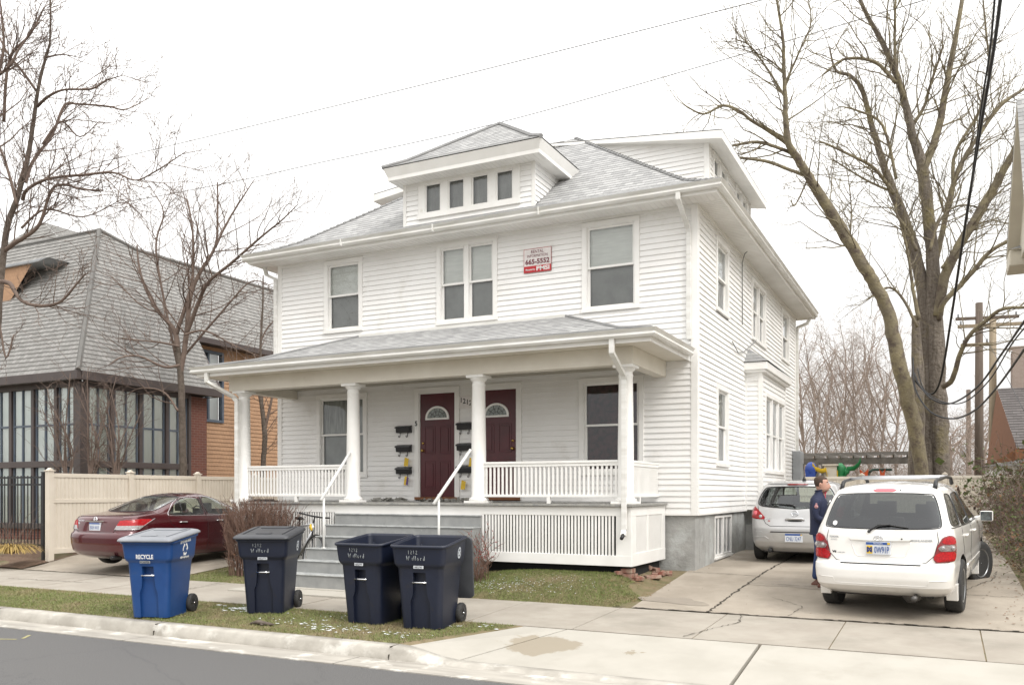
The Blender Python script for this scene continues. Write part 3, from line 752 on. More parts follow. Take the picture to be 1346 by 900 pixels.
        mb = MB(); mb.lathe([(0, -.03), (.022, -.026), (.026, .006)], (kx, 0, z0+1.08), 14, 'y'); mb.build('deadbolt', 'brass', D)
    # main roof with bell-cast eaves
    ex0, ex1, ey0, ey1 = XL-.5, .5, -.52, 11.5
    ze, zk, zr = 7.05, 7.41, 10.12; k1, k2 = .72, 4.36
    def ring(d, z): return [V((ex0+d, ey0+d, z)), V((ex1-d, ey0+d, z)), V((ex1-d, ey1-d, z)), V((ex0+d, ey1-d, z))]
    A = ring(0, ze); km = 1.6; B = ring(k1*.55, ze+.165); B2 = ring(k1*1.1, zk+.01); Cc = ring(k1+1.1, zk+.78); Dd = ring(k2, zr)
    mb = MB()
    for R0, R1 in ((A, B), (B, B2), (B2, Cc), (Cc, Dd)):
        for i in range(4):
            j = (i+1) % 4; roofplane(mb, [R0[i], R0[j], R1[j], R1[i]])
    mb.quad(*Dd)
    R = mb.build('roof', 'shingle', H)
    for i in range(2):   # hip and ridge caps
        mb = MB()
        pts = [r[i]+V((0, 0, .012)) for r in (A, B, B2, Cc, Dd)]
        out = []
        for p, q in zip(pts, pts[1:]):
            m = max(1, int((q-p).length/.15)); out += [p.lerp(q, k/m) for k in range(m)]
        out.append(pts[-1])
        for p, q in zip(out, out[1:]): mb.tube([p, q+V((0, 0, -.008))], [.04, .03], 6, True, False)
        mb.build('ridge_cap', 'shingle', R)
    # soffit, fascia
    mb = MB(); zs = 6.885
    mb.box(ex0+.06, ex1-.06, ey0+.06, .0, zs, zs+.02); mb.box(.0, ex1-.06, 0, ey1-.06, zs+.001, zs+.021); mb.box(ex0+.06, XL, 0, ey1-.06, zs+.001, zs+.021)
    so = mb.build('soffit', 'soffit', H)
    mb = MB()
    x = ex0+.1
    while x < ex1-.1: mb.box(x, x+.006, ey0+.07, -.03, zs-.0045, zs-.0005); x += .10
    y = -.02
    while y < ey1-.1: mb.box(.03, ex1-.07, y, y+.006, zs-.0045, zs+.0005); y += .10
    mb.build('soffit_groove', 'gutter', so)
    mb = MB(); mb.box(ex0+.04, ex1-.04, ey0+.04, ey0+.06, zs-.01, ze-.01); mb.box(ex1-.06, ex1-.04, ey0+.06, ey1-.06, zs-.01, ze-.01); mb.box(ex0+.04, ex0+.06, ey0+.06, ey1-.06, zs-.01, ze-.01); mb.box(ex0, ex1, ey1-.06, ey1-.04, zs, ze)
    mb.build('fascia', 'trim', H)
    # gutters: ogee profile
    def gutter(mb, p0, p1, N, mitre0=0, mitre1=0):
        p0, p1, N = V(p0), V(p1), V(N); U = (p1-p0).normalized()
        pr = [(0, .0), (0, -.125), (.075, -.125), (.10, -.09), (.085, -.05), (.11, -.02), (.125, 0), (.115, 0), (.10, -.02), (.015, -.03), (.015, 0)]
        a = [p0 + N*d + V((0, 0, z)) - U*d*mitre0 for d, z in pr]; b = [p1 + N*d + V((0, 0, z)) + U*d*mitre1 for d, z in pr]; n = len(pr)
        mb.add(a+b, [(k, (k+1) % n, n+(k+1) % n, n+k) for k in range(n)]+[tuple(range(n))[::-1], tuple(range(n, 2*n))])
    mb = MB(); g0 = ex0+.04; g1 = ex1-.04; yf = ey0+.04
    gutter(mb, (g0, yf, ze+.005), (g1, yf, ze+.005), (0, -1, 0), 1, 1); gutter(mb, (g1, yf, ze+.005), (g1, ey1-.04, ze+.005), (1, 0, 0), 1, 0)
    gutter(mb, (g0, ey1-.04, ze+.005), (g0, yf, ze+.005), (-1, 0, 0), 0, 1)
    for x in (-7.2, -5.0, -2.75): mb.box(x-.012, x+.012, yf-.131, yf-.0, ze-.128, ze+.010)
    mb.build('gutter', 'gutter', H, fixn=True)
    # downspouts
    def spout(name, pts, w=.04, d=.028):
        mb = MB(); pts = [V(p) for p in pts]
        for p, q in zip(pts, pts[1:]):
            dd = (q-p).normalized(); a = V((1, 0, 0)) if abs(dd.x) < .8 else V((0, 1, 0)); b = dd.cross(a).normalized(); a = b.cross(dd)
            e = dd*.012
            vs = [p-e+a*w*s+b*d*t for s, t in ((-1, -1), (1, -1), (1, 1), (-1, 1))] + [q+e+a*w*s+b*d*t for s, t in ((-1, -1), (1, -1), (1, 1), (-1, 1))]
            mb.add(vs, [(0, 1, 2, 3), (4, 7, 6, 5), (0, 4, 5, 1), (1, 5, 6, 2), (2, 6, 7, 3), (3, 7, 4, 0)])
        return mb.build(name, 'gutter', H, bevel=.006, fixn=True)
    spout('downspout', [(-.18, ey0-.02, ze-.12), (-.18, ey0-.02, ze-.22), (-.13, -.085, 6.45), (-.13, -.05, 6.40), (-.13, -.05, 4.55)])
    spout('downspout', [(XL-.35, -.10, 6.96), (XL-.30, -.06, 6.72), (XL-.06, -.04, 6.60), (XL-.05, -.05, 6.55), (XL-.05, -.05, 4.9)])
    spout('downspout', [(.42, 11.2, 6.95), (.30, 11.15, 6.72), (.06, 11.0, 6.60), (.05, 11.0, 6.5), (.05, 11.0, .75)])
    # side dormers (shed)
    for s in (0, 1):
        f = (lambda x: x) if s == 0 else (lambda x: XL-x)
        sg = 1 if s == 0 else -1
        Y0, Y1, XW = 3.45, 7.84, -.65; zrr, zw = 9.92, 9.42
        Dm = MB()
        coursed(Dm, sorted([(f(-4.2), 7.9), (f(XW), 7.9)])+ (sorted([(f(XW), zw), (f(-4.2), zrr+.05)], reverse=True)), (0, Y0, 0), (1, 0, 0), (0, 0, 1), (0, -1, 0), C, lip)
        wins = [(Y0+.35, Y0+1.0), (Y0+1.05, Y0+1.7), (Y0+2.6, Y0+3.25), (Y0+3.3, Y0+3.95)]
        coursed(Dm, [(Y0, 7.7), (Y1, 7.7), (Y1, zw), (Y0, zw)], (f(XW), 0, 0), (0, 1, 0), (0, 0, 1), (sg, 0, 0), C, lip, [(a+.02, b-.02, 8.42, 9.24) for a, b in wins])
        Dm.box(*sorted((f(-4.2), f(XW))), Y1-.02, Y1, 7.9, zw)
        d = Dm.build('side_dormer', 'siding', H)
        T = MB(); T.box(*sorted((f(XW-.09), f(XW+.022))), Y0-.022, Y0-.001, 7.9, zw-.01); T.box(*sorted((f(XW+.001), f(XW+.022))), Y0-.01, Y0+.09, 7.9, zw-.01); T.box(*sorted((f(XW+.001), f(XW+.022))), Y1-.09, Y1, 7.9, zw-.01)
        T.build('corner_board', 'trim', d)
        if s == 0:
            for a, b in wins: window(H, (f(XW), 0, 0), (0, 1, 0), (1, 0, 0), a, b, 8.4, 9.26, 1, cw=.06, top='curtain', bot='blindd')
        E = MB(); xe = XW+.36; ov = .32; th = .17
        zl = zw+.02-(.36)*.14
        a0, a1 = f(-4.3), f(xe)
        V8 = [(a0, Y0-ov*0-.03, zrr+.0), (a1, Y0-ov, zl), (a1, Y1+ov, zl), (a0, Y1+ov, zrr)]
        V8[0] = (a0, Y0-.03, zrr)
        lo = [(x, y, z-th if k in (1, 2) else z-.05) for k, (x, y, z) in enumerate(V8)]
        E.add(V8+lo, [(0, 1, 2, 3), (7, 6, 5, 4), (0, 4, 5, 1), (1, 5, 6, 2), (2, 6, 7, 3), (3, 7, 4, 0)])
        eo = E.build('dormer_eave', 'trim', d, fixn=True)
        E = MB(); V9 = [(x, y, z+.012) for x, y, z in V8]; E.add(V9+[(x, y, z+.02) for x, y, z in V8], [(0, 1, 2, 3), (7, 6, 5, 4), (0, 4, 5, 1), (1, 5, 6, 2), (2, 6, 7, 3), (3, 7, 4, 0)])
        E.build('dormer_roof', 'shingle', d, fixn=True)
    # front dormer
    Yf, dx0, dx1 = .2, -6.17, -3.2; zt2 = 8.33; xc = (dx0+dx1)/2
    mb = MB()
    gx0, gx1 = -5.82, -3.50
    coursed(mb, [(dx0, 7.38), (dx1, 7.38), (dx1, zt2), (dx0, zt2)], (0, Yf, 0), (1, 0, 0), (0, 0, 1), (0, -1, 0), C, lip, [(gx0+.03, gx1-.03, 7.47, 8.28)])
    sl = .743
    for xx, sg in ((dx1, 1), (dx0, -1)):
        coursed(mb, [(Yf, 7.40), (Yf+.0, zt2), (Yf+(zt2-7.38)/sl+.1, zt2)], (xx, 0, 0), (0, 1, 0), (0, 0, 1), (sg, 0, 0), C, lip)
    d = mb.build('front_dormer', 'siding', H)
    mb = MB()
    for xa, sg in ((dx0, 1), (dx1, -1)):
        mb.box(*sorted((xa-.022*sg, xa+.05*sg)), Yf-.022, Yf-.001, 7.36, zt2)
    mb.build('corner_board', 'trim', d)
    # four-light window band
    mb = MB(); gl = []
    n = 4; zlo, zhi = 7.47, 8.31
    cs = [-5.47, -4.925, -4.38, -3.835]; hw = .19
    xs = [gx0]+[c+s*hw for c in cs for s in (-1, 1)]+[gx1]
    for k in range(0, len(xs), 2): mb.box(xs[k], xs[k+1], Yf-.034, Yf+.05, zlo+.10, zhi-.14)
    mb.box(gx0, gx1, Yf-.036, Yf+.05, zhi-.14, zhi); mb.box(gx0-.01, gx1+.01, Yf-.05, Yf+.05, zlo, zlo+.10)
    W = mb.build('window', 'trim', H, bevel=.004)
    for c in cs:
        s = MB(); f = .03
        for (a, b, e, g_) in ((c-hw, c-hw+f, zlo+.10, zhi-.14), (c+hw-f, c+hw, zlo+.10, zhi-.14), (c-hw+f, c+hw-f, zlo+.10, zlo+.13), (c-hw+f, c+hw-f, zhi-.17, zhi-.14)): s.box(a, b, Yf-.015, Yf+.02, e, g_)
        s.build('sash', 'trim', W)
        s = MB(); s.quad((c-hw, Yf+.005, zlo+.1), (c+hw, Yf+.005, zlo+.1), (c+hw, Yf+.005, zhi-.14), (c-hw, Yf+.005, zhi-.14)); s.build('pane', 'glass', W)
        s = MB(); m = 10; vs = []
        for k in range(m+1):
            u = lerp(c-hw, c+hw, k/m); vs += [(u, Yf+.07+.015*math.sin(k*2), zlo+.05), (u, Yf+.07+.01*math.sin(k*2), zhi-.1)]
        s.add(vs, [(2*k, 2*k+2, 2*k+3, 2*k+1) for k in range(m)], True); s.build('curtain', 'blindd', W)
    o = .42; zE = 8.47; a0, a1, f0 = -6.40, -2.86, Yf-.45
    # cornice: sloped crown fascia
    mb = MB(); yb = 1.75
    up = [(a0, f0, zE), (a1, f0, zE), (a1, yb, zE), (a0, yb, zE)]; q = .07
    dn = [(a0+q, f0+q, zE-.17), (a1-q, f0+q, zE-.17), (a1-q, yb, zE-.17), (a0+q, yb, zE-.17)]
    d2 = [(x, y, zE-.24) for x, y, z in dn]
    mb.add(up+dn+d2, [(0, 1, 5, 4), (1, 2, 6, 5), (3, 0, 4, 7), (4, 5, 9, 8), (5, 6, 10, 9), (7, 4, 8, 11), (0, 3, 2, 1), (8, 9, 10, 11)])
    mb.build('cornice', 'trim', d, fixn=True)
    mb = MB(); x = a0+q+.05
    while x < a1-q: mb.box(x, x+.006, f0+q+.02, Yf-.02, zE-.2445, zE-.2405); x += .1
    mb.build('soffit_groove', 'gutter', d)
    xc = (a0+a1)/2; ap = V((xc, f0+(a1-a0)/2, 9.72)); zz = zE+.012
    A = [V((a0-.01, f0-.01, zz)), V((a1+.01, f0-.01, zz)), V((a1+.01, 1.62, zz)), V((a0-.01, 1.62, zz))]
    e = .35
    Bq = [V((a0+e, f0+e, zz+.2)), V((a1-e, f0+e, zz+.2))]
    bk = V((xc, 3.4, 9.72))
    mb = MB()
    roofplane(mb, [A[0], A[1], Bq[1], Bq[0]]); roofplane(mb, [Bq[0], Bq[1], ap])
    yr2 = 1.62+e*.6
    roofplane(mb, [A[1], A[2], V((a1-e, yr2+.15, zz+.2)), Bq[1]]); roofplane(mb, [Bq[1], V((a1-e, yr2, zz+.2)), bk, ap])
    roofplane(mb, [A[3], A[0], Bq[0], V((a0+e, yr2+.15, zz+.2))]); roofplane(mb, [V((a0+e, yr2, zz+.2)), Bq[0], ap, bk])
    dr = mb.build('dormer_roof', 'shingle', d)
    mb = MB()
    for pts in ([A[0], Bq[0], ap], [A[1], Bq[1], ap]):
        mb.tube([p+V((0, 0, .01)) for p in pts], .045, 6, True, False)
    mb.tube([ap, bk], .045, 6); mb.build('ridge_cap', 'shingle', dr)
    # bay roof
    mb = MB(); e = .16; b0, b1 = by0-e, by1+e; bxx = bx+e; z0, z1 = 4.66, 5.02
    roofplane(mb, [V((bxx, b0, z0)), V((bxx, b1, z0)), V((0, b1-.5, z1)), V((0, b0+.5, z1))])
    roofplane(mb, [V((0, b0, z0)), V((bxx, b0, z0)), V((0, b0+.5, z1))])
    mb.build('bay_roof', 'shingle', H)
    mb = MB(); mb.box(0, bxx-.02, b0+.02, b1-.02, z0-.17, z0-.01); mb.box(0, bxx-.06, b0+.06, b1-.06, z0-.22, z0-.17)
    mb.build('bay_cornice', 'trim', H, bevel=.01)
    # ---------------- porch
    px0, px1, py = -8.86, -.56, -1.84
    mb = MB(); 
    mb.box(px0-.05, px1+.05, py-.06, -.03, 1.665, 1.705)
    mb.build('porch_floor', 'porchfloor', H, bevel=.006)
    mb = MB()
    # skirt boards
    def skirt(a, b, zbot, zlat):
        mb.box(a, b, py, py+.03, 1.515, 1.66); mb.box(a, b, py-.005, py+.03, zbot, zlat)
    skirt(-3.24, px1, .72, .89); skirt(px0, -6.36, .26, .70); mb.box(-6.36, -3.24, py+.002, py+.03, 1.50, 1.66)
    mb.box(px1-.26, px1+.0, py+.001, py+.03, .89, 1.515); mb.box(px0, px0+.24, py+.001, py+.03, .70, 1.515)
    mb.box(-3.24, -3.20, py+.001, py+.03, .89, 1.515)
    # right side
    mb.box(px1-.03, px1+.004, py+.03, -.02, 1.515, 1.66); mb.box(px1-.03, px1+.006, py+.03, -.02, .72, .92)
    mb.box(px1-.03, px1+.002, py+.03, py+.22, .92, 1.515); mb.box(px1-.03, px1+.002, -.22, -.02, .92, 1.515); mb.box(px1-.03, px1+.003, py+.80, py+.86, .92, 1.515)
    mb.box(px0, px0+.03, py+.03, -.02, .26, .72); mb.box(px0, px0+.03, py+.03, -.02, 1.515, 1.66)
    mb.build('porch_skirt', 'trim', H, bevel=.004)
    mb = MB(); x = -3.17
    while x < px1-.28: mb.box(x, x+.034, py+.006, py+.022, .88, 1.52); x += .0585
    mb.build('lattice', 'trim', H); mb = MB(); x = px0+.26
    while x < -6.37: mb.box(x, x+.034, py+.006, py+.022, .69, 1.52); x += .0585
    mb.build('lattice', 'trim', H); mb = MB(); y = py+.23
    while y < -.22: mb.box(px1-.022, px1-.006, y, y+.034, .91, 1.52); y += .0500
    mb.build('lattice', 'trim', H)
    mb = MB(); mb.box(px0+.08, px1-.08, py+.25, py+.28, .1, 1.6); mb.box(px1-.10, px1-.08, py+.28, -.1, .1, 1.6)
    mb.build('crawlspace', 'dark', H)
    # columns
    for cx in (-8.74, -6.04, -3.37, -.70):
        cy = py+.13; mb = MB()
        mb.box(cx-.19, cx+.19, cy-.19, cy+.15, 1.705, 1.745)
        mb.lathe([(.165, 1.745), (.175, 1.765), (.165, 1.79), (.135, 1.80), (.135, 1.815), (.125, 1.83), (.128, 2.6), (.112, 3.72), (.118, 3.74), (.118, 3.755), (.108, 3.765), (.108, 3.80), (.14, 3.83), (.155, 3.86)], (cx, cy, 0), 28)
        mb.box(cx-.165, cx+.165, cy-.165, cy+.165, 3.86, 3.905)
        mb.build('column', 'trim', H, bevel=.004)
    # railings
    def rail(a, b, gate=True):
        mb = MB(); y = py+.12
        mb.box(a, b, y-.035, y+.035, 2.37, 2.41); mb.box(a, b, y-.022, y+.022, 2.32, 2.37); mb.box(a, b, y-.03, y+.03, 1.81, 1.855)
        m = (a+b)/2; mb.box(m-.03, m+.03, y-.03, y+.03, 1.705, 1.81)
        R = mb.build('railing', 'trim', H, bevel=.004)
        mb = MB(); n = int((b-a)/.078)
        for k in range(n):
            x = a+(k+.5)*(b-a)/n; mb.box(x-.017, x+.017, y-.012, y+.012, 1.855, 2.32)
        mb.build('balusters', 'trim', R)
    rail(-8.62, -6.16); rail(-3.25, -.82)
    mb = MB(); x = -.70
    mb.box(x-.03, x+.03, py+.24, -.0, 2.37, 2.41); mb.box(x-.022, x+.022, py+.24, 0, 2.32, 2.37); mb.box(x-.03, x+.03, py+.24, 0, 1.81, 1.855); mb.box(x+.025, x+.03, -1.1, -1.04, 1.7, 1.81)
    R = mb.build('railing', 'trim', H, bevel=.004); mb = MB()
    y = py+.28
    while y < -.02: mb.box(x-.012, x+.012, y, y+.034, 1.855, 2.32); y += .062
    mb.build('balusters', 'trim', R)
    # beam, soffit, roof
    bm0, bm1 = -9.02, -.54
    mb = MB(); mb.box(bm0, bm1, py-.0, py+.22, 3.91, 4.19); mb.box(bm1-.2, bm1, py+.22, -.02, 3.912, 4.19); mb.box(bm0, bm0+.2, py+.22, -.02, 3.912, 4.19)
    mb.build('porch_beam', 'beam', H, bevel=.004)
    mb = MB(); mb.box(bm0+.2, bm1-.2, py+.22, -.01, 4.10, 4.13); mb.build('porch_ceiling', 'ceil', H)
    qx0, qx1, qy = -9.48, -.1, -2.28; zq = 4.36
    mb = MB(); mb.box(qx0+.03, qx1-.03, qy+.03, py, 4.19, 4.21); mb.box(bm1, qx1-.03, py, -.02, 4.19, 4.21); mb.box(qx0+.03, bm0, py, -.02, 4.19, 4.21)
    mb.build('porch_soffit', 'beam', H)
    mb = MB(); mb.box(qx0+.02, qx1-.02, qy+.02, qy+.04, 4.17, zq-.02); mb.box(qx1-.04, qx1-.02, qy+.04, -.02, 4.17, zq-.02); mb.box(qx0+.02, qx0+.04, qy+.04, -.02, 4.17, zq-.02)
    mb.build('porch_fascia', 'trim', H)
    mb = MB(); gutter(mb, (qx0+.02, qy+.02, zq), (qx1-.02, qy+.02, zq), (0, -1, 0), 1, 1); gutter(mb, (qx1-.02, qy+.02, zq), (qx1-.02, -.12, zq), (1, 0, 0), 1, 0); gutter(mb, (qx0+.02, -.1, zq), (qx0+.02, qy+.02, zq), (-1, 0, 0), 0, 1)
    mb.build('gutter', 'gutter', H, fixn=True)
    mb = MB(); hh = .16
    A0, A1, A2, A3 = V((qx0, qy, zq)), V((qx1, qy, zq)), V((qx1, -.03, zq+.04)), V((qx0, -.03, zq+.04))
    s_ = 5.15; t0, t1 = V((-7.15, -.03, s_)), V((-2.45, -.03, s_)); 
    M0, M1 = V((qx0+.8, qy+.8, zq+.2)), V((qx1-.8, qy+.8, zq+.2))
    roofplane(mb, [A0, A1, M1, M0]); roofplane(mb, [M0, M1, t1, t0]); 
    roofplane(mb, [A1, A2, M1]); roofplane(mb, [M1, A2, t1]); roofplane(mb, [A3, A0, M0]); roofplane(mb, [A3, M0, t0])
    pr = mb.build('porch_roof', 'shingle', H)
    for pts in ([A0, M0, t0], [A1, M1, t1]): mb = MB(); mb.tube([p+V((0, 0, .008)) for p in pts], .03, 6, True, False); mb.build('ridge_cap', 'shingle', pr)
    mb = MB(); mb.box(-7.15, -2.45, -.06, -.012, 5.13, 5.19); mb.build('flashing', 'gutter', pr)
    spout('downspout', [(-.72, qy-.02, 4.24), (-.72, qy-.02, 4.03), (-.66, py-.09, 3.72), (-.66, py-.06, 3.66), (-.66, py-.06, 1.30), (-.66, py-.10, 1.22)], .042, .03)
    spout('downspout', [(-9.15, qy-.02, 4.24), (-9.15, qy-.02, 4.06), (-8.80, py-.10, 3.78), (-8.72, py-.09, 3.70), (-8.72, py-.09, .55)], .042, .03)
    mb = MB(); mb.cyl((-.66, py-.11, 1.22), (-.66, py-.19, 1.17), .033, .028, 12); mb.build('spout_outlet', 'black', H)
    # steps
    mb = MB(); mt = MB(); sx0, sx1 = -6.34, -3.24; zs = [1.50, 1.30, 1.10, .90, .70, .49]; y0 = py-.02
    for k, z in enumerate(zs):
        ya = y0-.02-.255*k
        y2 = ya+.255+(.0 if k else .02)
        mb.box(sx0-.012*k, sx1, ya, y2, .1, z-.02)
        mt.box(sx0-.012*k-.008, sx1+.008, ya-.018, y2+.012, z-.022, z)
    st = mb.build('steps', 'step', H, bevel=.012); mt.build('step_tread', 'stepnose', st, bevel=.008)
    # pipe handrails
    for (xa, top, low, ft) in ((-6.0, (-6.02, py-.01, 2.62), (-6.0, -2.70, 1.75), .90), (-3.62, (-3.45, py-.02, 2.62), (-3.62, -2.78, 1.70), .90)):
        mb = MB(); mb.tube([top, low], .027, 12); mb.tube([(xa, -2.62, 1.86), (xa, -2.62, ft)], .02, 12); mb.lathe([(.045, ft), (.045, ft+.012), (.02, ft+.014)], (xa, -2.62, 0), 12)
        mb.build('handrail', 'white', H)
    # broken brick pier under porch corner
    mb = MB(); r = random.Random(2)
    for k in range(14):
        x, y = px1-.12+r.uniform(-.1, .32), py+.15+r.uniform(-.1, 1.2); z = h(x, y)
        mb.T = Matrix.Translation((x, y, z+r.uniform(.0, .06)))@Matrix.Rotation(r.uniform(0, 3), 4, 'Z')@Matrix.Rotation(r.uniform(-.3, .3), 4, 'X')
        mb.box(-.1, .1, -.045, .045, -.02, .04)
    mb.T = None
    tag(mb.build('brick_rubble', 'rubble', bevel=.006), 'loose red bricks and stones under the porch corner beside the driveway', 'bricks')
    mb = MB()
    for k in range(3): mb.box(px1-.2, px1-.02, py+.06, py+.26, .45+k*.08, .52+k*.08)
    mb.build('brick_pier', 'rubble', H, bevel=.005)
    return H
m_['rubble'] = M('broken_red_brick', (.22, .08, .055), .9, (.30, .22, .17), 9, bmp=.5, bs=30)
m_['beam'] = M('cream_porch_beam_paint', (.70, .665, .585), .5, (.64, .60, .52), 2, c3=(.50, .45, .37), ns3=2.6, lo3=.62, hi3=.85)
HOUSE = house()
# ---------------------------------------------------------------- small things fixed on the white house
def rental_sign():
    r = empty('rental_sign', (-3.03, -.02, 6.265)); tag(r, 'white and red rental information sign on the upper siding', 'sign')
    w, hh = .57, .45
    mb = MB(); mb.box(-w/2, w/2, -.012, 0, -hh/2, hh/2); mb.build('board', 'signw', r, bevel=.002)
    mb = MB(); mb.box(-w/2+.008, w/2-.008, -.015, -.0125, -hh/2+.008, -hh/2+.125); mb.build('red_band', 'signr', r)
    mb = MB(); e = .006
    for a in ((-w/2, w/2, -.0135, -.001, hh/2-e, hh/2), (-w/2, w/2, -.0135, -.001, -hh/2, -hh/2+e), (-w/2, -w/2+e, -.0135, -.001, -hh/2+e, hh/2-e), (w/2-e, w/2, -.0135, -.001, -hh/2+e, hh/2-e)): mb.box(*a)
    mb.build('border', 'signr', r)
    F = lambda x, z: FR((x, -.0165, z), (1, 0, 0), (0, 0, 1))
    text_mesh('RENTAL', .26, .058, 'signd', parent=r, T=F(0, .165)); text_mesh('INFORMATION', .42, .052, 'signd', parent=r, T=F(0, .088))
    text_mesh('665-5552', .50, .098, 'signd', parent=r, T=F(0, -.02), bold=.03)
    text_mesh('PMSI', .27, .085, 'white', parent=r, T=F(.115, -.155), bold=.035); text_mesh('Managed by', .2, .045, 'white', parent=r, T=F(-.145, -.17), bold=.02)
rental_sign()
def number_sign():
    r = empty('number_plaque', (-4.585, -.014, 3.66)); tag(r, 'white plaque reading 1212 between the two maroon doors', 'sign')
    mb = MB(); mb.box(-.155, .155, -.012, 0, -.125, .125); mb.build('board', 'signw', r, bevel=.003)
    for k, c in enumerate('1212'):
        text_mesh(c, None, .10, 'black', 'numeral', r, FR((-.105+.07*k, -.0135, .045-.02*k), (1, 0, 0), (0, 0, 1)), bold=.02)
    q = text_mesh('5', None, .10, 'black', 'number_five', None, FR((-5.735, -.042, 3.28), (1, 0, 0), (0, 0, 1)), bold=.03)
    tag(q, 'black numeral 5 on the trim left of the left maroon door', 'numeral')
number_sign()
def mailboxes():
    def one():
        r = empty('mailbox'); 
        mb = MB(); mb.prism([(0, -.07), (-.085, -.07), (-.10, .045), (-.0, .075)], 'x', -.17, .17); mb.build('box', 'blackm', r, bevel=.008)
        mb = MB(); mb.prism([(.0, .082), (-.112, .048), (-.118, .018), (-.104, .018), (-.10, .046), (0, .074)], 'x', -.18, .18); mb.build('lid', 'blackm', r, bevel=.003)
        mb = MB(); mb.box(-.05, .04, -.107, -.08, .055, .062); mb.build('label_card', 'metalbox', r)
        for s in (-1, 1):
            mb = MB(); mb.tube([(s*.09-.02, -.01, -.07), (s*.09-.02, -.015, -.13)]+[(s*.09-.02+.03*(1-math.cos(t))*s*.0+0, -.045-.03*math.cos(t), -.13-.03*math.sin(t)) for t in (0, .5, 1, 1.57, 2.1, 2.6, 3.1)], .006, 6)
            mb.build('paper_hook', 'blackm', r)
        return r
    base = one(); g = 'black mailboxes beside the doors'
    lab = {(0, 0): 'top black mailbox left of the left door', (0, 1): 'middle black mailbox left of the left door', (0, 2): 'bottom black mailbox left of the left door with papers',
           (1, 0): 'top black mailbox between the two doors under the 1212 plaque', (1, 1): 'middle black mailbox between the two doors', (1, 2): 'bottom black mailbox between the doors with yellow tag'}
    for c in (0, 1):
        for k in range(3):
            o = base if (c, k) == (0, 0) else copy_tree(base)
            o.location = ((-6.02, -4.585)[c], -.014, (3.17, 2.78, 2.33)[k] if c == 0 else (3.19, 2.78, 2.34)[k]); tag(o, lab[(c, k)], 'mailbox', g)
    for x, z, mats, lb in ((-5.93, 2.50, 'yellow', 'yellow flyer standing up in the bottom left mailbox'), (-5.93, 2.12, 'flyer', 'purple and yellow flyer hanging under the bottom left mailbox'), (-4.60, 2.03, 'yellow', 'yellow tag hanging under the bottom mailbox between the doors'), (-4.42, 2.47, 'yellow', 'yellow slip sticking up from the bottom mailbox beside the column')):
        mb = MB(); mb.T = Matrix.Translation((x, -.10, z))@Matrix.Rotation(.15, 4, 'Y')
        mb.box(-.05, .0, -.004, .004, -.09, .09); mb.cm = 1; mb.box(.001, .045, -.004, .004, -.08, .08)
        tag(mb.build('flyer', ['yellow', 'purple' if mats == 'flyer' else 'yellow']), lb, 'flyer')
m_['purple'] = M('purple_print', (.12, .07, .22), .6)
mailboxes()
def porch_bits():
    g = random.Random(4)
    for n, (x, y, s) in enumerate(((-5.2+.1, -.25, .16), (-4.55, -.2, .14), (-6.3, -.2, .2))):
        mb = MB(); pts = []
        for k in range(40):
            a = g.uniform(0, 6.28); rr = g.uniform(0, s*1.6); c = V((x+rr*math.cos(a)*1.4, y+rr*.5*math.sin(a), 1.71+g.uniform(0, .05)))
            d = V((g.gauss(0, .05), g.gauss(0, .03), g.gauss(0, .02))); e = V((g.gauss(0, .04), g.gauss(0, .03), .03))
            mb.add([c-d, c-e, c+d, c+e], [(0, 1, 2, 3)], True)
        tag(mb.build('leaf_litter', 'litter'), ('grey crumpled litter by the foot of the left maroon door', 'grey litter against the wall between the doors', 'loose grey litter on the porch left of the mailboxes')[n], 'litter')
    mb = MB(); mb.T = Matrix.Translation((-8.35, -1.62, 1.71))@Matrix.Rotation(.2, 4, 'Z')
    mb.box(-.22, .30, -.15, .12, 0, .022); mb.box(-.12, .22, -.12, .1, .022, .045)
    tag(mb.build('folded_mat', 'black', bevel=.01), 'flat black mat lying on the porch floor by the leftmost column', 'mat')
m_['litter'] = M('pale_grey_litter', (.33, .32, .29), .8)
porch_bits()
def meter():
    r = empty('utility_box', (0.02, 10.62, 2.62)); tag(r, 'grey metal utility box on the rear corner of the white house', 'utility box')
    mb = MB(); mb.box(0, .22, -.28, .28, -.42, .42); mb.build('cabinet', 'metalbox', r, bevel=.02)
    mb = MB(); mb.box(.18, .228, -.25, .25, -.38, .38); mb.build('cover', 'metalbox', r, bevel=.01)
    mb = MB()
    for k in range(3): mb.tube([(.1, -.15+.1*k, -.4), (.11, -.14+.1*k, -.7), (.08+.03*k, -.12+.1*k, -1.1)], .018, 6)
    mb.build('cable_tail', 'black', r)
meter()
def wall_wire():
    mb = MB(); mb.tube([(.5, 3.2, 7.0), (.3, 3.3, 6.95), (.1, 3.5, 6.86), (.04, 3.55, 6.7), (.04, 3.56, 5.4)], .010, 6)
    mb.tube([(.04, 2.6, 4.9), (.05, 3.1, 4.75), (.04, 3.7, 4.85), (.1, 4.3, 5.1), (.05, 5.0, 5.3)], .010, 6)
    tag(mb.build('wall_wire', 'wiregrey'), 'thin grey wire running down the side wall from the eave', 'wire')
wall_wire()

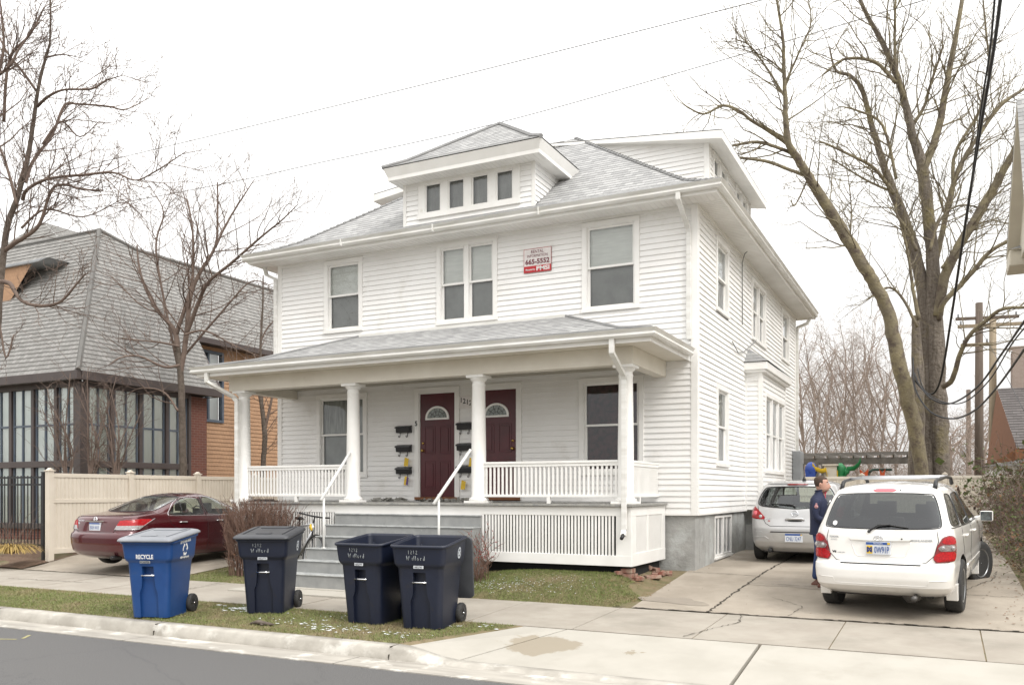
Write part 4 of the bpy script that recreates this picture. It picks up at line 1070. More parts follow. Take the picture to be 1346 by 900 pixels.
# ---------------------------------------------------------------- bicycle lying by the steps
def bicycle():
    r = empty('bicycle', (-6.98, -2.22, .40), math.radians(-22)); tag(r, 'black and silver bicycle leaning between the hedge and the steps', 'bicycle')
    T = Matrix.Scale(1.08, 4)@Matrix.Rotation(math.radians(-10), 4, 'X')
    def mk(): m = MB(); m.T = T; return m
    R = .33
    for x, nm in ((-.52, 'wheel'), (.52, 'wheel')):
        m = mk(); n = 36
        m.tube([(x+R*math.cos(2*PI*k/n), 0, R+R*math.sin(2*PI*k/n)) for k in range(n+1)], .024, 8, False); w = m.build(nm, 'rubber', r)
        m = mk(); q = R-.03; m.tube([(x+q*math.cos(2*PI*k/n), 0, R+q*math.sin(2*PI*k/n)) for k in range(n+1)], .011, 6, False)
        for k in range(16): m.tube([(x, 0.01*(-1)**k, R), (x+q*math.cos(2*PI*k/16), 0, R+q*math.sin(2*PI*k/16))], .0018, 4)
        m.build('rim', 'alloy', w); m = mk(); m.cyl((x, -.05, R), (x, .05, R), .02, None, 10); m.build('hub', 'alloy', w)
    m = mk(); bb, hd, ht, st, rr, ff = (0.02, 0, .30), (.36, 0, .72), (.34, 0, .86), (-.14, 0, .78), (-.52, 0, R), (.52, 0, R)
    for a, b, c in ((bb, hd, .024), (ht, st, .02), (bb, st, .02), (hd, ht, .024), (rr, bb, .013), (rr, st, .011)): m.tube([a, b], c, 10)
    m.build('frame', 'silver', r)
    m = mk(); m.tube([hd, (.45, 0, .45), ff], [.018, .014, .012], 8); m.build('fork', 'black', r)
    m = mk(); m.tube([ht, (.36, 0, .97)], .014, 8); m.tube([(.34, -.30, 1.0), (.40, -.1, .98), (.40, .1, .98), (.34, .3, 1.0)], .014, 8); m.build('handlebar', 'black', r)
    m = mk(); m.tube([st, (-.16, 0, .92)], .013, 8); m.ball((-.19, 0, .94), .1, 12, 8, (1.25, .7, .32)); m.build('saddle', 'black', r)
    m = mk(); m.lathe([(.09, -.045), (.09, -.04)], bb, 20, 'y'); m.tube([(.02, -.05, .30), (.14, -.07, .18)], .01, 6); m.tube([(.02, .05, .30), (-.1, .07, .42)], .01, 6); m.box(.09, .19, -.14, -.07, .17, .19); m.box(-.15, -.05, .07, .14, .41, .43); m.build('crank', 'black', r)
    m = mk(); m.ball((.26, .03, .80), .05, 8, 6); m.tube([(.30, -.02, .84), (.38, -.03, .74)], .02, 6); m.build('lamp', 'yellow', r)
bicycle()

# ---------------------------------------------------------------- fences
def vinyl_fence(name, label, p0, p1, nb, zb, zt, mat, rail_frac=.66, back=False, zb1=None, zt1=None):
    r = empty(name, (p0[0], p0[1], 0)); tag(r, label, 'fence')
    p0, p1 = V((p0[0], p0[1], 0)), V((p1[0], p1[1], 0)); U = (p1-p0).normalized(); L = (p1-p0).length; a = math.atan2(U.y, U.x)
    def mk(): m = MB(); m.T = Matrix.Rotation(a, 4, 'Z'); return m
    B = lambda u: lerp(zb, zb1 if zb1 is not None else zb, u/L); Tt = lambda u: lerp(zt, zt1 if zt1 is not None else zt, u/L)
    for k in range(nb+1):
        u = L*k/nb; m = mk(); m.box(u-.065, u+.065, -.065, .065, B(u)-.3, Tt(u)+.04); m.box(u-.085, u+.085, -.085, .085, Tt(u)+.041, Tt(u)+.065)
        m.prism([(u-.07, Tt(u)+.065), (u+.07, Tt(u)+.065), (u, Tt(u)+.12)], 'y', -.05, .05)
        m.build('post', mat, r, bevel=.006)
    for k in range(nb):
        u0, u1 = L*k/nb+.067, L*(k+1)/nb-.067; z0, z1 = B((u0+u1)/2), Tt((u0+u1)/2); zm = lerp(z0, z1, rail_frac)
        for (a0, a1) in ((z1-.09, z1), (zm-.045, zm+.045), (z0+.03, z0+.14)):
            m = mk(); m.box(u0, u1, -.028, .028, a0, a1); m.build('rail', mat, r, bevel=.005)
        m = mk(); n = int((u1-u0)/.095)
        for i in range(n):
            a0 = lerp(u0, u1, i/n); a1 = lerp(u0, u1, (i+1)/n)
            m.prism([(a0+.003, .006), (a0+.012, -.012), (a1-.012, -.012), (a1-.003, .006), (a1-.003, .014), (a0+.003, .014)], 'z', z0+.1, z1-.05)
        m.box(u0, u1, .004, .012, z0+.1, z1-.05)
        m.build('panel', mat, r)
vinyl_fence('cream_fence', 'cream vinyl privacy fence behind the maroon sedan', (-13.8, -2.35), (-13.8, 12.42), 7, .50, 2.31, 'vinyl')
vinyl_fence('back_fence', 'beige vinyl privacy fence across the back of the driveway', (-1.2, 16.9), (6.35, 16.3), 3, .58, 2.42, 'vinylr')
def black_fence():
    r = empty('black_metal_fence', (-13.9, -2.35, 0)); tag(r, 'black metal picket fence left of the cream fence', 'fence')
    zb, zt = .60, 2.26
    for k in range(4):
        u = -.08-k*2.2; m = MB(); m.box(u-.05, u+.03, -.04, .04, zb-.3, zt+.06); m.box(u-.06, u+.04, -.05, .05, zt+.061, zt+.08); m.build('post', 'blackm', r, bevel=.004)
    for z in (zt-.04, zt-.2, zb+.12): m = MB(); m.box(-6.7, -.1, -.018, .018, z-.02, z+.02); m.build('rail', 'blackm', r)
    u = -.2
    for b in range(3):
        m = MB(); 
        for k in range(18):
            uu = -.12-b*2.2-.06-k*.117
            m.box(uu-.009, uu+.009, -.009, .009, zb+.04, zt-.0)
        m.build('pickets', 'blackm', r)
black_fence()
def pergola_and_play():
    r = empty('pergola', (0, 21, 0)); tag(r, 'weathered grey wooden pergola behind the back fence', 'pergola')
    # world positions: spans from px 1050 to 1197 at about 30 m
    m = MB(); y0, y1 = 20.3, 22.3
    for y in (y0, y1): m.box(-4.4, 3.1, y-.04-21, y+.04-21, 3.0, 3.19)
    m.build('beam', 'pergola', r)
    for x in (-4.2, -.6, 2.9):
        for y in (y0, y1): m = MB(); m.box(x-.07, x+.07, y-.07-21, y+.07-21, .4, 3.0); m.build('post', 'pergola', r)
    n = 17
    for k in range(n):
        x = -4.3+k*.46; m = MB(); m.prism([(y0-.5-21, 3.26), (y0-.35-21, 3.17), (y1+.35-21, 3.17), (y1+.5-21, 3.26), (y1+.5-21, 3.34), (y0-.5-21, 3.34)], 'x', x-.025, x+.025); m.build('rafter', 'pergola', r)
    m = MB(); 
    for k in range(5): m.box(-4.5, 3.2, y0-.3+k*.6-21, y0-.25+k*.6-21, 3.341, 3.38)
    m.build('slats', 'pergola', r)
    p = empty('playset', (0, 19.0, .55)); tag(p, 'colourful plastic climbing set with slides behind the back fence', 'playset')
    def pt(px, py, dep=32.5): 
        q = at(px, py, dep); return q-V(p.location)
    m = MB()
    def strip(pts, w, mat, name):
        m = MB(); prev = None; vs = []
        for q in pts:
            vs += [q+V((0, -.22, w)), q+V((0, -.22, -w*.2)), q+V((0, .22, -w*.2)), q+V((0, .22, w))]
        m.add(vs, [(4*i+k, 4*(i+1)+k, 4*(i+1)+k+1, 4*i+k+1) for i in range(len(pts)-1) for k in range(3)], True); m.build(name, mat, p)
    strip([pt(1069, 612), pt(1073, 618), pt(1080, 621), pt(1087, 619), pt(1090, 640)], .13, 'yellow', 'slide')
    strip([pt(1132, 605), pt(1129, 612), pt(1123, 617), pt(1114, 618), pt(1108, 640)], .13, 'green', 'slide')
    m = MB(); a = pt(1066, 618); m.ball(a, .32, 12, 8, (.7, .7, 1)); m.box(a.x-.17, a.x+.17, a.y-.2, a.y+.2, a.z-1.6, a.z); m.build('barrel', 'blue', p)
    m = MB(); a = pt(1105, 614); m.lathe([(.12, -1.5), (.16, -.2), (.2, 0), (.05, .16)], a, 10); m.ball(a+V((-.2, 0, -.1)), .13); m.ball(a+V((.2, 0, -.16)), .12); m.build('palm_post', 'green', p)
    for x0, x1 in ((1130, 1142), (1156, 1164)):
        a, b = pt(x0, 616), pt(x1, 625); m = MB(); m.prism([(a.x, a.z), (a.x+.05, a.z-.5), (b.x-.05, a.z-.5), (b.x, a.z), ((a.x+b.x)/2, a.z-.16)], 'y', a.y-.06, a.y+.06); m.build('side_panel', 'orange', p)
    m = MB(); m.tube([pt(1142, 621), pt(1147, 617), pt(1160, 617), pt(1172, 617)], .05, 8); m.tube([pt(1142, 621), pt(1142, 650)], .05, 6); m.build('rail', 'darkgreen', p)
    q0 = pt(1096, 0); m = MB(); m.box(q0.x, q0.x+.15, q0.y-.1, q0.y+.1, 0, 2.15); m.build('post', 'yellow', p)
    m = MB(); a = pt(1092, 612); m.box(a.x-.22, a.x+.22, a.y-.2, a.y+.2, 0, a.z); m.box(a.x-.27, a.x+.27, a.y-.25, a.y+.25, a.z, a.z+.06); m.build('tower', 'beige', p)
    m = MB()
    for k in range(3): a = pt(1146, 640); m.box(a.x-.6, a.x+.9, a.y-.2, a.y+.25, 0+k*.5, .05+k*.5)
    m.build('deck', 'darkgreen', p)
m_['darkgreen'] = M('dark_green_plastic', (.05, .09, .07), .5)
pergola_and_play()

# ---------------------------------------------------------------- utility poles and wires
def pole(name, label, x, y, zt, r0, r1, mat, arms=(), tr=False):
    r = empty(name, (x, y, .5)); tag(r, label, 'utility pole', 'utility poles beyond the back fence')
    m = MB(); m.tube([(0, 0, -.3), (0, 0, zt*.5), (0, 0, zt-.5)], [r0, (r0+r1)/2, r1], 12); m.build('pole', mat, r)
    for (z, a, b, rot) in arms:
        m = MB(); m.T = Matrix.Rotation(rot, 4, 'Z'); m.box(a, b, -.06, .06, z-.06, z+.06); m.build('crossarm', mat, r)
        for u in (a+.1, b-.1):
            m = MB(); m.T = Matrix.Rotation(rot, 4, 'Z'); m.lathe([(.02, z+.06), (.05, z+.1), (.03, z+.14), (.05, z+.18), (.02, z+.22)], (u, 0, 0), 8); m.build('insulator', 'metalbox', r)
    if tr:
        m = MB(); m.cyl((-.32, 0, zt*.42), (-.32, 0, zt*.42+.8), .22, None, 14); m.build('transformer', 'metalbox', r)
    return r
P1 = at(1287, 646, 36.5); pole('utility_pole', 'tall dark brown wooden utility pole right of the big tree', P1.x, P1.y, at(1287, 398, 36.5).z, .19, .14, 'wood', [(at(0, 418, 36.5).z-.5, -.9, 1.5, .2)], False)
P2 = at(1305, 646, 33); pole('utility_pole', 'pale wooden utility pole with crossarm, right of the dark one', P2.x, P2.y, at(0, 420, 33).z, .15, .12, 'woodl', [(at(0, 427, 33).z-.5, -1.2, 1.6, .15), (at(0, 452, 33).z-.5, -1.1, -.1, .15)])
P3 = at(1273, 646, 60); pole('utility_pole', 'short distant pole with a grey transformer left of the dark pole', P3.x, P3.y, at(0, 512, 60).z, .17, .14, 'wood', [], True)
def wire(name, label, pts, r, mat='cable', group=None):
    m = MB(); P = [V(p) for p in pts]; out = []
    for i in range(len(P)-1):   # Catmull-Rom
        p0, p1, p2, p3 = P[max(0, i-1)], P[i], P[i+1], P[min(len(P)-1, i+2)]
        for k in range(8):
            t = k/8; out.append(.5*((2*p1)+(p2-p0)*t+(2*p0-5*p1+4*p2-p3)*t*t+(3*p1-p0-3*p2+p3)*t**3))
    out.append(P[-1]); m.tube(out, r, 6); o = m.build(name, mat); tag(o, label, 'cable', group); return o
g = 'overhead cables'
wire('service_cable', 'thick black bundled cable dropping from the top right corner to the tree trunk', [at(1322, -60, 15), at(1307, 60, 17), at(1287, 180, 19.5), at(1268, 300, 22), at(1250, 420, 25), at(1236, 500, 27.5), at(1222, 518, 28.4), at(1203, 500, 28.8)], .034, group=g)
wire('service_cable', 'second black cable twisted beside the thick one at the top right', [at(1312, -60, 15), at(1302, 60, 17.1), at(1290, 140, 18.5), at(1270, 290, 21.9), at(1252, 408, 24.9)], .02, group=g)
wire('looped_cable', 'upper black looped cable sagging between the tree trunk and the right edge', [at(1202, 490, 28.8), at(1208, 505, 28), at(1225, 524, 27), at(1250, 530, 26), at(1285, 508, 23), at(1318, 463, 20), at(1356, 408, 17)], .026, group=g)
wire('looped_cable', 'middle black looped cable sagging between the tree trunk and the right edge', [at(1206, 484, 28.8), at(1215, 512, 28), at(1240, 528, 26.5), at(1268, 528, 24.6), at(1300, 500, 21.8), at(1330, 452, 19), at(1356, 420, 17)], .018, group=g)
wire('looped_cable', 'lowest grey and black cable sagging widest from the tree trunk', [at(1200, 470, 28.8), at(1203, 510, 28.3), at(1222, 540, 27.2), at(1250, 550, 26), at(1280, 540, 23), at(1312, 507, 20.5), at(1356, 445, 17)], .027, group=g)
wire('power_line', 'thin grey power line crossing the sky above the roof ridge', [at(-120, 274, 70), at(430, 142, 46), at(780, 56, 38), at(1300, -75, 30)], .017, 'cable', g)
wire('power_line', 'thin grey power line running down behind the dormer to the left tree', [at(-120, 318, 60), at(250, 250, 44), at(420, 214, 40), at(650, 163, 37), at(940, 82, 33), at(1300, -25, 28)], .014, 'cable', g)
wire('power_line', 'faintest topmost power line in the sky', [at(180, 200, 70), at(470, 112, 60), at(900, 8, 48)], .007, 'wiregrey', g)
wire('power_line', 'thin wire hanging between the utility poles and the back right roof', [at(1287, 430, 36), at(1310, 470, 30), at(1346, 540, 24)], .010, 'cable', g)

# ---------------------------------------------------------------- dark glazed building on the left
def left_building():
    r = empty('shingled_hall', (0, 0, 0)); tag(r, 'large hall with steep grey shingle roof and tall brown framed windows', 'building')
    X, Y, ZE = -16.35, .35, 5.0; YE = 4.75; YB = 34; XB = -34
    # brick plinth, piers
    m = MB()
    def bq(a, b, z0, z1, flip=False):
        a, b = V(a), V(b); L = (b-a).length; p = (a.x+a.y)
        m.add([(a.x, a.y, z0), (b.x, b.y, z0), (b.x, b.y, z1), (a.x, a.y, z1)], [(0, 1, 2, 3)], uvs=[[(p, z0), (p+L, z0), (p+L, z1), (p, z1)]])
    bq((XB, Y-.02, 0), (X, Y-.02, 0), 0, 1.0); bq((X+.02, Y-.02, 0), (X+.02, 3.95, 0), 0, 1.0)
    bq((X+.05, 3.95, 0), (X+.05, 4.6, 0), 0, 4.75); bq((X+.05, 4.6, 0), (X-.9, 4.6, 0), 0, 4.75); bq((X-.4, 3.95, 0), (X+.05, 3.95, 0), 0, 4.75)
    bq((-17.4, 4.6, 0), (-17.4, YB, 0), 0, 2.1)
    m.build('brick_wall', 'brick', r)
    # frames: front wall and side wall
    m = MB(); z0, z1, zr1, zr0 = 1.0, 4.78, 2.78, 2.62
    yfr = []; n = 16
    xs = [X-.95*k for k in range(n)]
    for x in xs[1:]: m.box(x-.055, x+.055, Y-.06, Y+.1, .9, z1)
    m.box(X-.16, X+.12, Y-.12, Y+.16, .9, z1)
    ys = [Y+.92*k for k in range(1, 4)]
    for y in ys: m.box(X-.1, X+.06, y-.055, y+.055, .9, z1)
    m.box(X-.1, X+.1, 3.86, 3.95, .9, z1)
    for a, b in ((2.55, 2.72), (.9, 1.05), (4.66, 5.0)):
        m.box(XB, X-.1, Y-.085, Y+.1, a, b); m.box(X-.1, X+.085, Y+.12, 3.9, a, b)
    m.build('window_frame', 'bstone', r, bevel=.01)
    m = MB()
    for k in range(n-1):
        xa, xb = xs[k+1]+.09, xs[k]-.09
        if k == 0: xb = X-.16
        xm = (xa+xb)/2
        for (a, b) in ((xm-.02, xm+.02), (xa, xa+.03), (xb-.03, xb)): m.box(a, b, Y-.02, Y+.03, 1.05, z1)
        for z in (3.68,): m.box(xa, xb, Y-.018, Y+.028, z-.025, z+.025)
    yy = [Y+.16]+ys+[3.86]
    for a, b in zip(yy, yy[1:]):
        a += .085 if a != yy[0] else 0; b -= .085 if b != 3.86 else 0
        ym = (a+b)/2
        for (c, d) in ((ym-.02, ym+.02), (a, a+.03), (b-.03, b)): m.box(X-.03, X+.02, c, d, 1.05, z1)
        m.box(X-.028, X+.018, a, b, 3.655, 3.705)
    m.build('sash', 'blueframe', r)
    m = MB(); m.quad((XB, Y+.01, 1), (X, Y+.01, 1), (X, Y+.01, z1), (XB, Y+.01, z1)); m.quad((X-.01, Y, 1), (X-.01, 3.9, 1), (X-.01, 3.9, z1), (X-.01, Y, z1)); m.build('pane', 'glassup', r)
    m = MB(); m.quad((XB, Y+.035, .5), (X-.035, Y+.035, .5), (X-.035, Y+.035, z1), (XB, Y+.035, z1)); m.quad((X-.035, Y+.035, .5), (X-.035, 3.9, .5), (X-.035, 3.9, z1), (X-.035, Y+.035, z1)); m.build('roller_shade', 'frost', r)
    # cedar wing
    m = MB(); 
    wy0, wy1, wz0, wz1 = 5.05, 6.35, 4.15, 6.45
    coursed(m, [(4.6, 2.35), (YB, 2.35), (YB, 7.0), (4.6, 7.0)], (-17.4, 0, 0), (0, 1, 0), (0, 0, 1), (1, 0, 0), .13, .018, [(wy0+.05, wy1-.06, wz0+.06, wz1-.07), (14.05, 15.25, wz0+.06, wz1-.07)])
    m.build('cedar_wall', 'cedar', r)
    m = MB(); m.box(-17.45, -17.33, 4.6, YB, 2.1, 2.36); m.build('band', 'bstone', r)
    for y0 in (wy0, 14):
        m = MB()
        for (a, b, c, d) in ((y0, y0+.08, wz0, wz1), (y0+1.22, y0+1.3, wz0, wz1), (y0+.08, y0+1.22, wz0, wz0+.08), (y0+.08, y0+1.22, wz1-.08, wz1), (y0+.62, y0+.68, wz0+.08, wz1-.08), (y0+.08, y0+1.22, 5.55, 5.62)): m.box(-17.5, -17.34, a, b, c, d)
        w = m.build('window', 'blueframe', r)
        m = MB(); m.quad((-17.42, y0, wz0), (-17.42, y0+1.3, wz0), (-17.42, y0+1.3, wz1), (-17.42, y0, wz1)); m.build('pane', 'glassup', w)
        m = MB(); m.quad((-17.6, y0, wz0), (-17.6, y0+1.3, wz0), (-17.6, y0+1.3, wz1), (-17.6, y0, wz1)); m.build('curtain', 'frost', w)
    # light fixture
    m = MB(); m.box(-17.33, -17.1, 4.85, 5.1, 2.2, 2.45); m.build('floodlight', 'black', r)
    # roof: steep hip
    ov = .38; sl = 1.68
    A0, A1 = V((XB, Y-ov, ZE)), V((X+ov, Y-ov, ZE)); A2 = V((X+ov, YE+.12, ZE))
    H_ = 2.8; zt = ZE+H_*sl; T1 = V((X+ov-H_, Y-ov+H_, zt))
    # a break: upper portion less steep toward front-left apex
    T0 = V((-20.2, T1.y, zt))
    m = MB()
    roofplane(m, [A0, A1, T1, V((XB+8, T1.y, zt))], .15, .014)
    zw_ = 9.38; sw_ = (zw_-ZE)/sl; T2 = V((X+ov-sw_, YE+.12, zw_)); Mm = V((X+ov-sw_, Y-ov+H_+1.15, zw_))
    roofplane(m, [A1, A2, T2, Mm, T1], .15, .014)
    # wing roof: eave stepped back
    E0, E1 = V((-17.05, YE+.12, 6.75)), V((-17.05, YB, 6.75)); sl3 = (zt-6.75)/(17.05+T1.x) if False else None
    roofplane(m, [E0, E1, V((T2.x, YB, zw_)), V((T2.x, YE+.12, zw_))], .15, .014)
    m.add([tuple(T1), tuple(Mm), (XB+8, Mm.y, zw_), (XB+8, T1.y, zt)], [(0, 1, 2, 3)]); m.add([tuple(Mm), (T2.x, YB, zw_), (XB+8, YB, zw_), (XB+8, Mm.y, zw_)], [(0, 1, 2, 3)])
    # second taller pyramid behind
    c = at(55, 293, 32); q = 4.6; zb_ = c.z-q*1.0
    roofplane(m, [V((c.x-q, c.y-q*.35, c.z-q*.55)), V((c.x+q, c.y-q*.35, c.z-q*.55)), V((c.x+.1, c.y, c.z)), V((c.x-.1, c.y, c.z))], .19, .014)
    roofplane(m, [V((c.x+q, c.y-q*.35, c.z-q*.55)), V((c.x+q, c.y+6, c.z-q*.55)), V((c.x+.1, c.y+4, c.z)), V((c.x+.1, c.y, c.z))], .19, .014)
    R = m.build('roof', 'shingle2', r)
    m = MB(); m.tube([A1+V((0, 0, .02)), T1+V((0, 0, .02))], .07, 6, True, False); m.tube([T1, Mm], .07, 6, True, False); m.tube([Mm, V((T2.x, YB, zw_))], .07, 6, True, False); m.tube([T1, V((XB+8, T1.y, zt))], .06, 6, True, False); m.build('ridge_cap', 'shingle2', R)
    m = MB(); m.box(XB, X+ov, Y-ov-.04, Y-ov+.1, ZE-.22, ZE+.012); m.box(X+ov-.1, X+ov+.04, Y-ov+.1, YE+.12, ZE-.22, ZE+.012); m.box(XB, X+ov-.1, Y-ov+.1, Y-.1, ZE-.2, ZE-.16); m.box(X+.1, X+ov-.1, Y-ov+.1, YE+.1, ZE-.2, ZE-.16)
    m.box(-17.4, -16.97, YE+.14, YB, 6.58, 6.765); m.box(-17.39, X+ov-.1, YE+.02, YE+.10, 4.78, ZE-.2)
    m.tube([(-17.0, YE+.1, 6.62), (X+ov-.02, YE+.1, 5.0)], .06, 6)
    m.build('eave', 'bstone', r, bevel=.02)
    m = MB(); m.add([(-17.4, YE+.1, 4.7), (X+ov, YE+.1, ZE-.05), (T1.x, YE+.1, zt-.05), (-18.7, YE+.1, 4.7)], [(0, 1, 2, 3)]); m.build('gable_panel', 'bstone', r)
    # inset dormer of cedar on the front slope, at the left picture edge
    d0, d1, d2 = at(36, 347, 25.6), at(2, 390, 25.0), at(-40, 392, 25)
    m = MB(); a = V((-19.6, .75, 6.95)); 
    m.add([(-24, 1.50, 7.5), (-21.1, 1.50, 7.5), (-20.05, 1.50, 8.55), (-24, 1.50, 8.55)], [(0, 1, 2, 3)], uvs=[[(0, 0), (3.2, 0), (4.2, 1.3), (0, 1.3)]])
    m.build('dormer', 'cedar', r)
    m = MB(); m.prism([(-24, 8.55), (-19.6, 8.55), (-19.2, 8.64), (-24, 8.64)], 'y', 1.42, 2.3); m.build('dormer_roof', 'metalbox', r, bevel=.02)
left_building()

# ---------------------------------------------------------------- houses at the right edge
def right_houses():
    r = empty('beige_house', (0, 0, 0)); tag(r, 'beige gable overhang of the neighbouring house at the upper right edge', 'house')
    X0, yr, zr_, yf, yb, zf, zb = 5.2, 6.2, 10.15, 4.3, 9.8, 7.45, 7.65
    wx = 6.35
    m = MB(); m.prism([(yf+.35, .4), (yb-.35, .4), (yb-.35, 7.6), (yr, 9.95), (yf+.35, 7.55)], 'x', wx, 15); m.build('wall', 'beige', r)
    # roof slabs with wide rake
    for (ya, za, yb_, zb_, nm) in ((yf, zf, yr, zr_, 'roof'), (yr, zr_, yb, zb, 'roof')):
        m = MB(); t = .16
        m.add([(X0, ya, za), (X0, yb_, zb_), (15, yb_, zb_), (15, ya, za), (X0, ya, za-t), (X0, yb_, zb_-t), (15, yb_, zb_-t), (15, ya, za-t)], [(0, 3, 2, 1), (4, 5, 6, 7), (0, 1, 5, 4), (1, 2, 6, 5), (2, 3, 7, 6), (3, 0, 4, 7)])
        m.build('eave', 'beige', r, fixn=True)
        m = MB(); a, b = V((X0-.01, ya, za+.01)), V((X0-.01, yb_, zb_+.01))
        if ya < yr-.01 and yb_ >= yr-.01 and ya == yf: roofplane(m, [a, V((15, ya, za+.01)), V((15, yb_, zb_+.01)), b])
        else: roofplane(m, [V((15, yb_, zb_+.01)), b, a, V((15, ya, za+.01))])
        m.build('roof', 'shingle', r)
    m = MB(); m.prism([(yf+.15, 7.3), (yb-.1, 7.45), (yb-.1, 7.62), (yr, zr_-.25), (yf+.15, 7.5)], 'x', X0+.25, wx); m.build('gable_soffit', 'beige', r)
    m = MB(); m.box(X0+.0, wx+.6, yb-1.0, yb+.05, 7.25, 7.62); m.build('cornice_return', 'beige', r, bevel=.03)
    m = MB(); roofplane(m, [V((X0, yb-1.1, 7.62)), V((wx+.6, yb-1.1, 7.62)), V((wx+.6, yb-.1, 8.0)), V((X0+.5, yb-.1, 8.0))]); m.build('return_roof', 'shingle', r)
    r = empty('rear_cottage', (0, 0, 0)); tag(r, 'dark roofed cottage with brown bargeboard and brick chimney at the right edge', 'house')
    d = 30
    a = at(1318, 500, d); k = at(1331, 640, d); X = a.x; 
    m = MB(); m.prism([(a.x+.3, .3), (a.x+9, .3), (a.x+9, 3.2), (a.x+.3, 3.2)], 'y', a.y+.0, a.y+7); m.build('wall', 'found', r)
    zt = at(0, 500, d).z; ze = at(0, 592, d).z
    m = MB(); roofplane(m, [V((a.x+.35, a.y-1.2, ze)), V((a.x+10, a.y-1.2, ze)), V((a.x+10, a.y+2.6, zt)), V((a.x-.05, a.y+2.6, zt))], .19, .014); m.build('roof', 'shingledark', r)
    m = MB(); m.add([(a.x-.05, a.y+2.6, zt), (a.x+.35, a.y-1.2, ze), (a.x+.3, a.y-1.15, ze-.5), (a.x-.35, a.y-1.0, at(0, 608, d).z), (a.x-.4, a.y+2.6, at(0, 610, d).z)], [(0, 1, 2, 3, 4)]); m.build('bargeboard', 'brown', r)
    m = MB(); m.box(a.x+.3, a.x+9.5, a.y-1.25, a.y-1.15, ze-.35, ze-.02); m.build('fascia', 'brown', r)
    m = MB(); c = at(1340, 470, d+2)
    zz = at(0, 460, d+2).z; xx = at(1331, 0, d+2).x
    for (q0, q1, zz0, zz1) in ((0, 1.4, 3, zz), (-.06, 1.46, zz, zz+.15)):
        for f in ([(xx+q0, c.y, zz0), (xx+q1, c.y, zz0), (xx+q1, c.y, zz1), (xx+q0, c.y, zz1)], [(xx+q0, c.y+1, zz0), (xx+q0, c.y, zz0), (xx+q0, c.y, zz1), (xx+q0, c.y+1, zz1)]):
            m.add(f, [(0, 1, 2, 3)], uvs=[[(0, zz0), (q1-q0, zz0), (q1-q0, zz1), (0, zz1)]])
    m.build('chimney', 'chimneybrick', r)
    # small white shed / gate between fence and cottage
    w = at(1325, 625, 27.6); m = MB(); m.box(w.x-.55, w.x+1.6, w.y, w.y+2.2, .5, 2.72)
    s = empty('white_shed'); tag(s, 'small white shed below the cottage roof at the right edge', 'shed')
    m.build('wall', 'trim', s)
    m = MB(); m.prism([(w.x-.7, 2.72), (w.x+1.75, 2.72), (w.x+.52, 2.95)], 'y', w.y-.15, w.y+2.3); m.build('roof', 'shingle', s)
m_['shingledark'] = brickmat('dark_grey_shingle_roof', (.10, .09, .088), (.17, .155, .15), (.05, .045, .045), .25, .19, .006, .9)
m_['chimneybrick'] = brickmat('tan_chimney_brick', (.36, .29, .25), (.28, .22, .19), (.4, .37, .34), .21, .075, .006, .9)
right_houses()
# ---------------------------------------------------------------- trees
def smooth(P, n=5):
    P = [V(p) for p in P]; out = []
    for i in range(len(P)-1):
        p0, p1, p2, p3 = P[max(0, i-1)], P[i], P[i+1], P[min(len(P)-1, i+2)]
        for k in range(n):
            t = k/n; out.append(.5*((2*p1)+(p2-p0)*t+(2*p0-5*p1+4*p2-p3)*t*t+(3*p1-p0-3*p2+p3)*t**3))
    out.append(P[-1]); return out
def rperp(g, d):
    a = V((g.gauss(0, 1), g.gauss(0, 1), g.gauss(0, 1))); a = a-d*a.dot(d)
    return a.normalized() if a.length > 1e-6 else d.orthogonal().normalized()
def twig(mb, g, p, d, L, r, lvl, up=.12, wob=.16, kids=3, ang=.75, shrink=.55, flat=1.0):
    n = 5 if lvl > 1 else (4 if lvl == 1 else 3)
    r = max(r, .0045); pts = [p.copy()]; dd = d.normalized(); q = p.copy()
    for i in range(n):
        dd = (dd+rperp(g, dd)*g.uniform(0, wob)*2+V((0, 0, up*g.uniform(.2, 1)))).normalized(); q = q+dd*L/n; pts.append(q.copy())
    rad = [r*(1-.6*i/n) for i in range(n+1)]
    mb.tube(pts, rad, 5 if lvl >= 3 else (4 if lvl == 2 else 3), False, lvl >= 2)
    if lvl > 0:
        k = kids+(1 if g.random() < .5 else 0)
        for j in range(k):
            t = g.uniform(.25, 1) if j else 1.0
            i = min(n, max(1, int(t*n))); b = pts[i]; bd = (pts[i]-pts[i-1]).normalized()
            nd = (bd*math.cos(ang*g.uniform(.5, 1.2))+rperp(g, bd)*math.sin(ang*g.uniform(.5, 1.2))).normalized()
            nd.x *= 1; twig(mb, g, b, nd, L*shrink*g.uniform(.7, 1.25), max(r*.45, rad[i]*.6), lvl-1, up, wob, kids, ang, shrink)
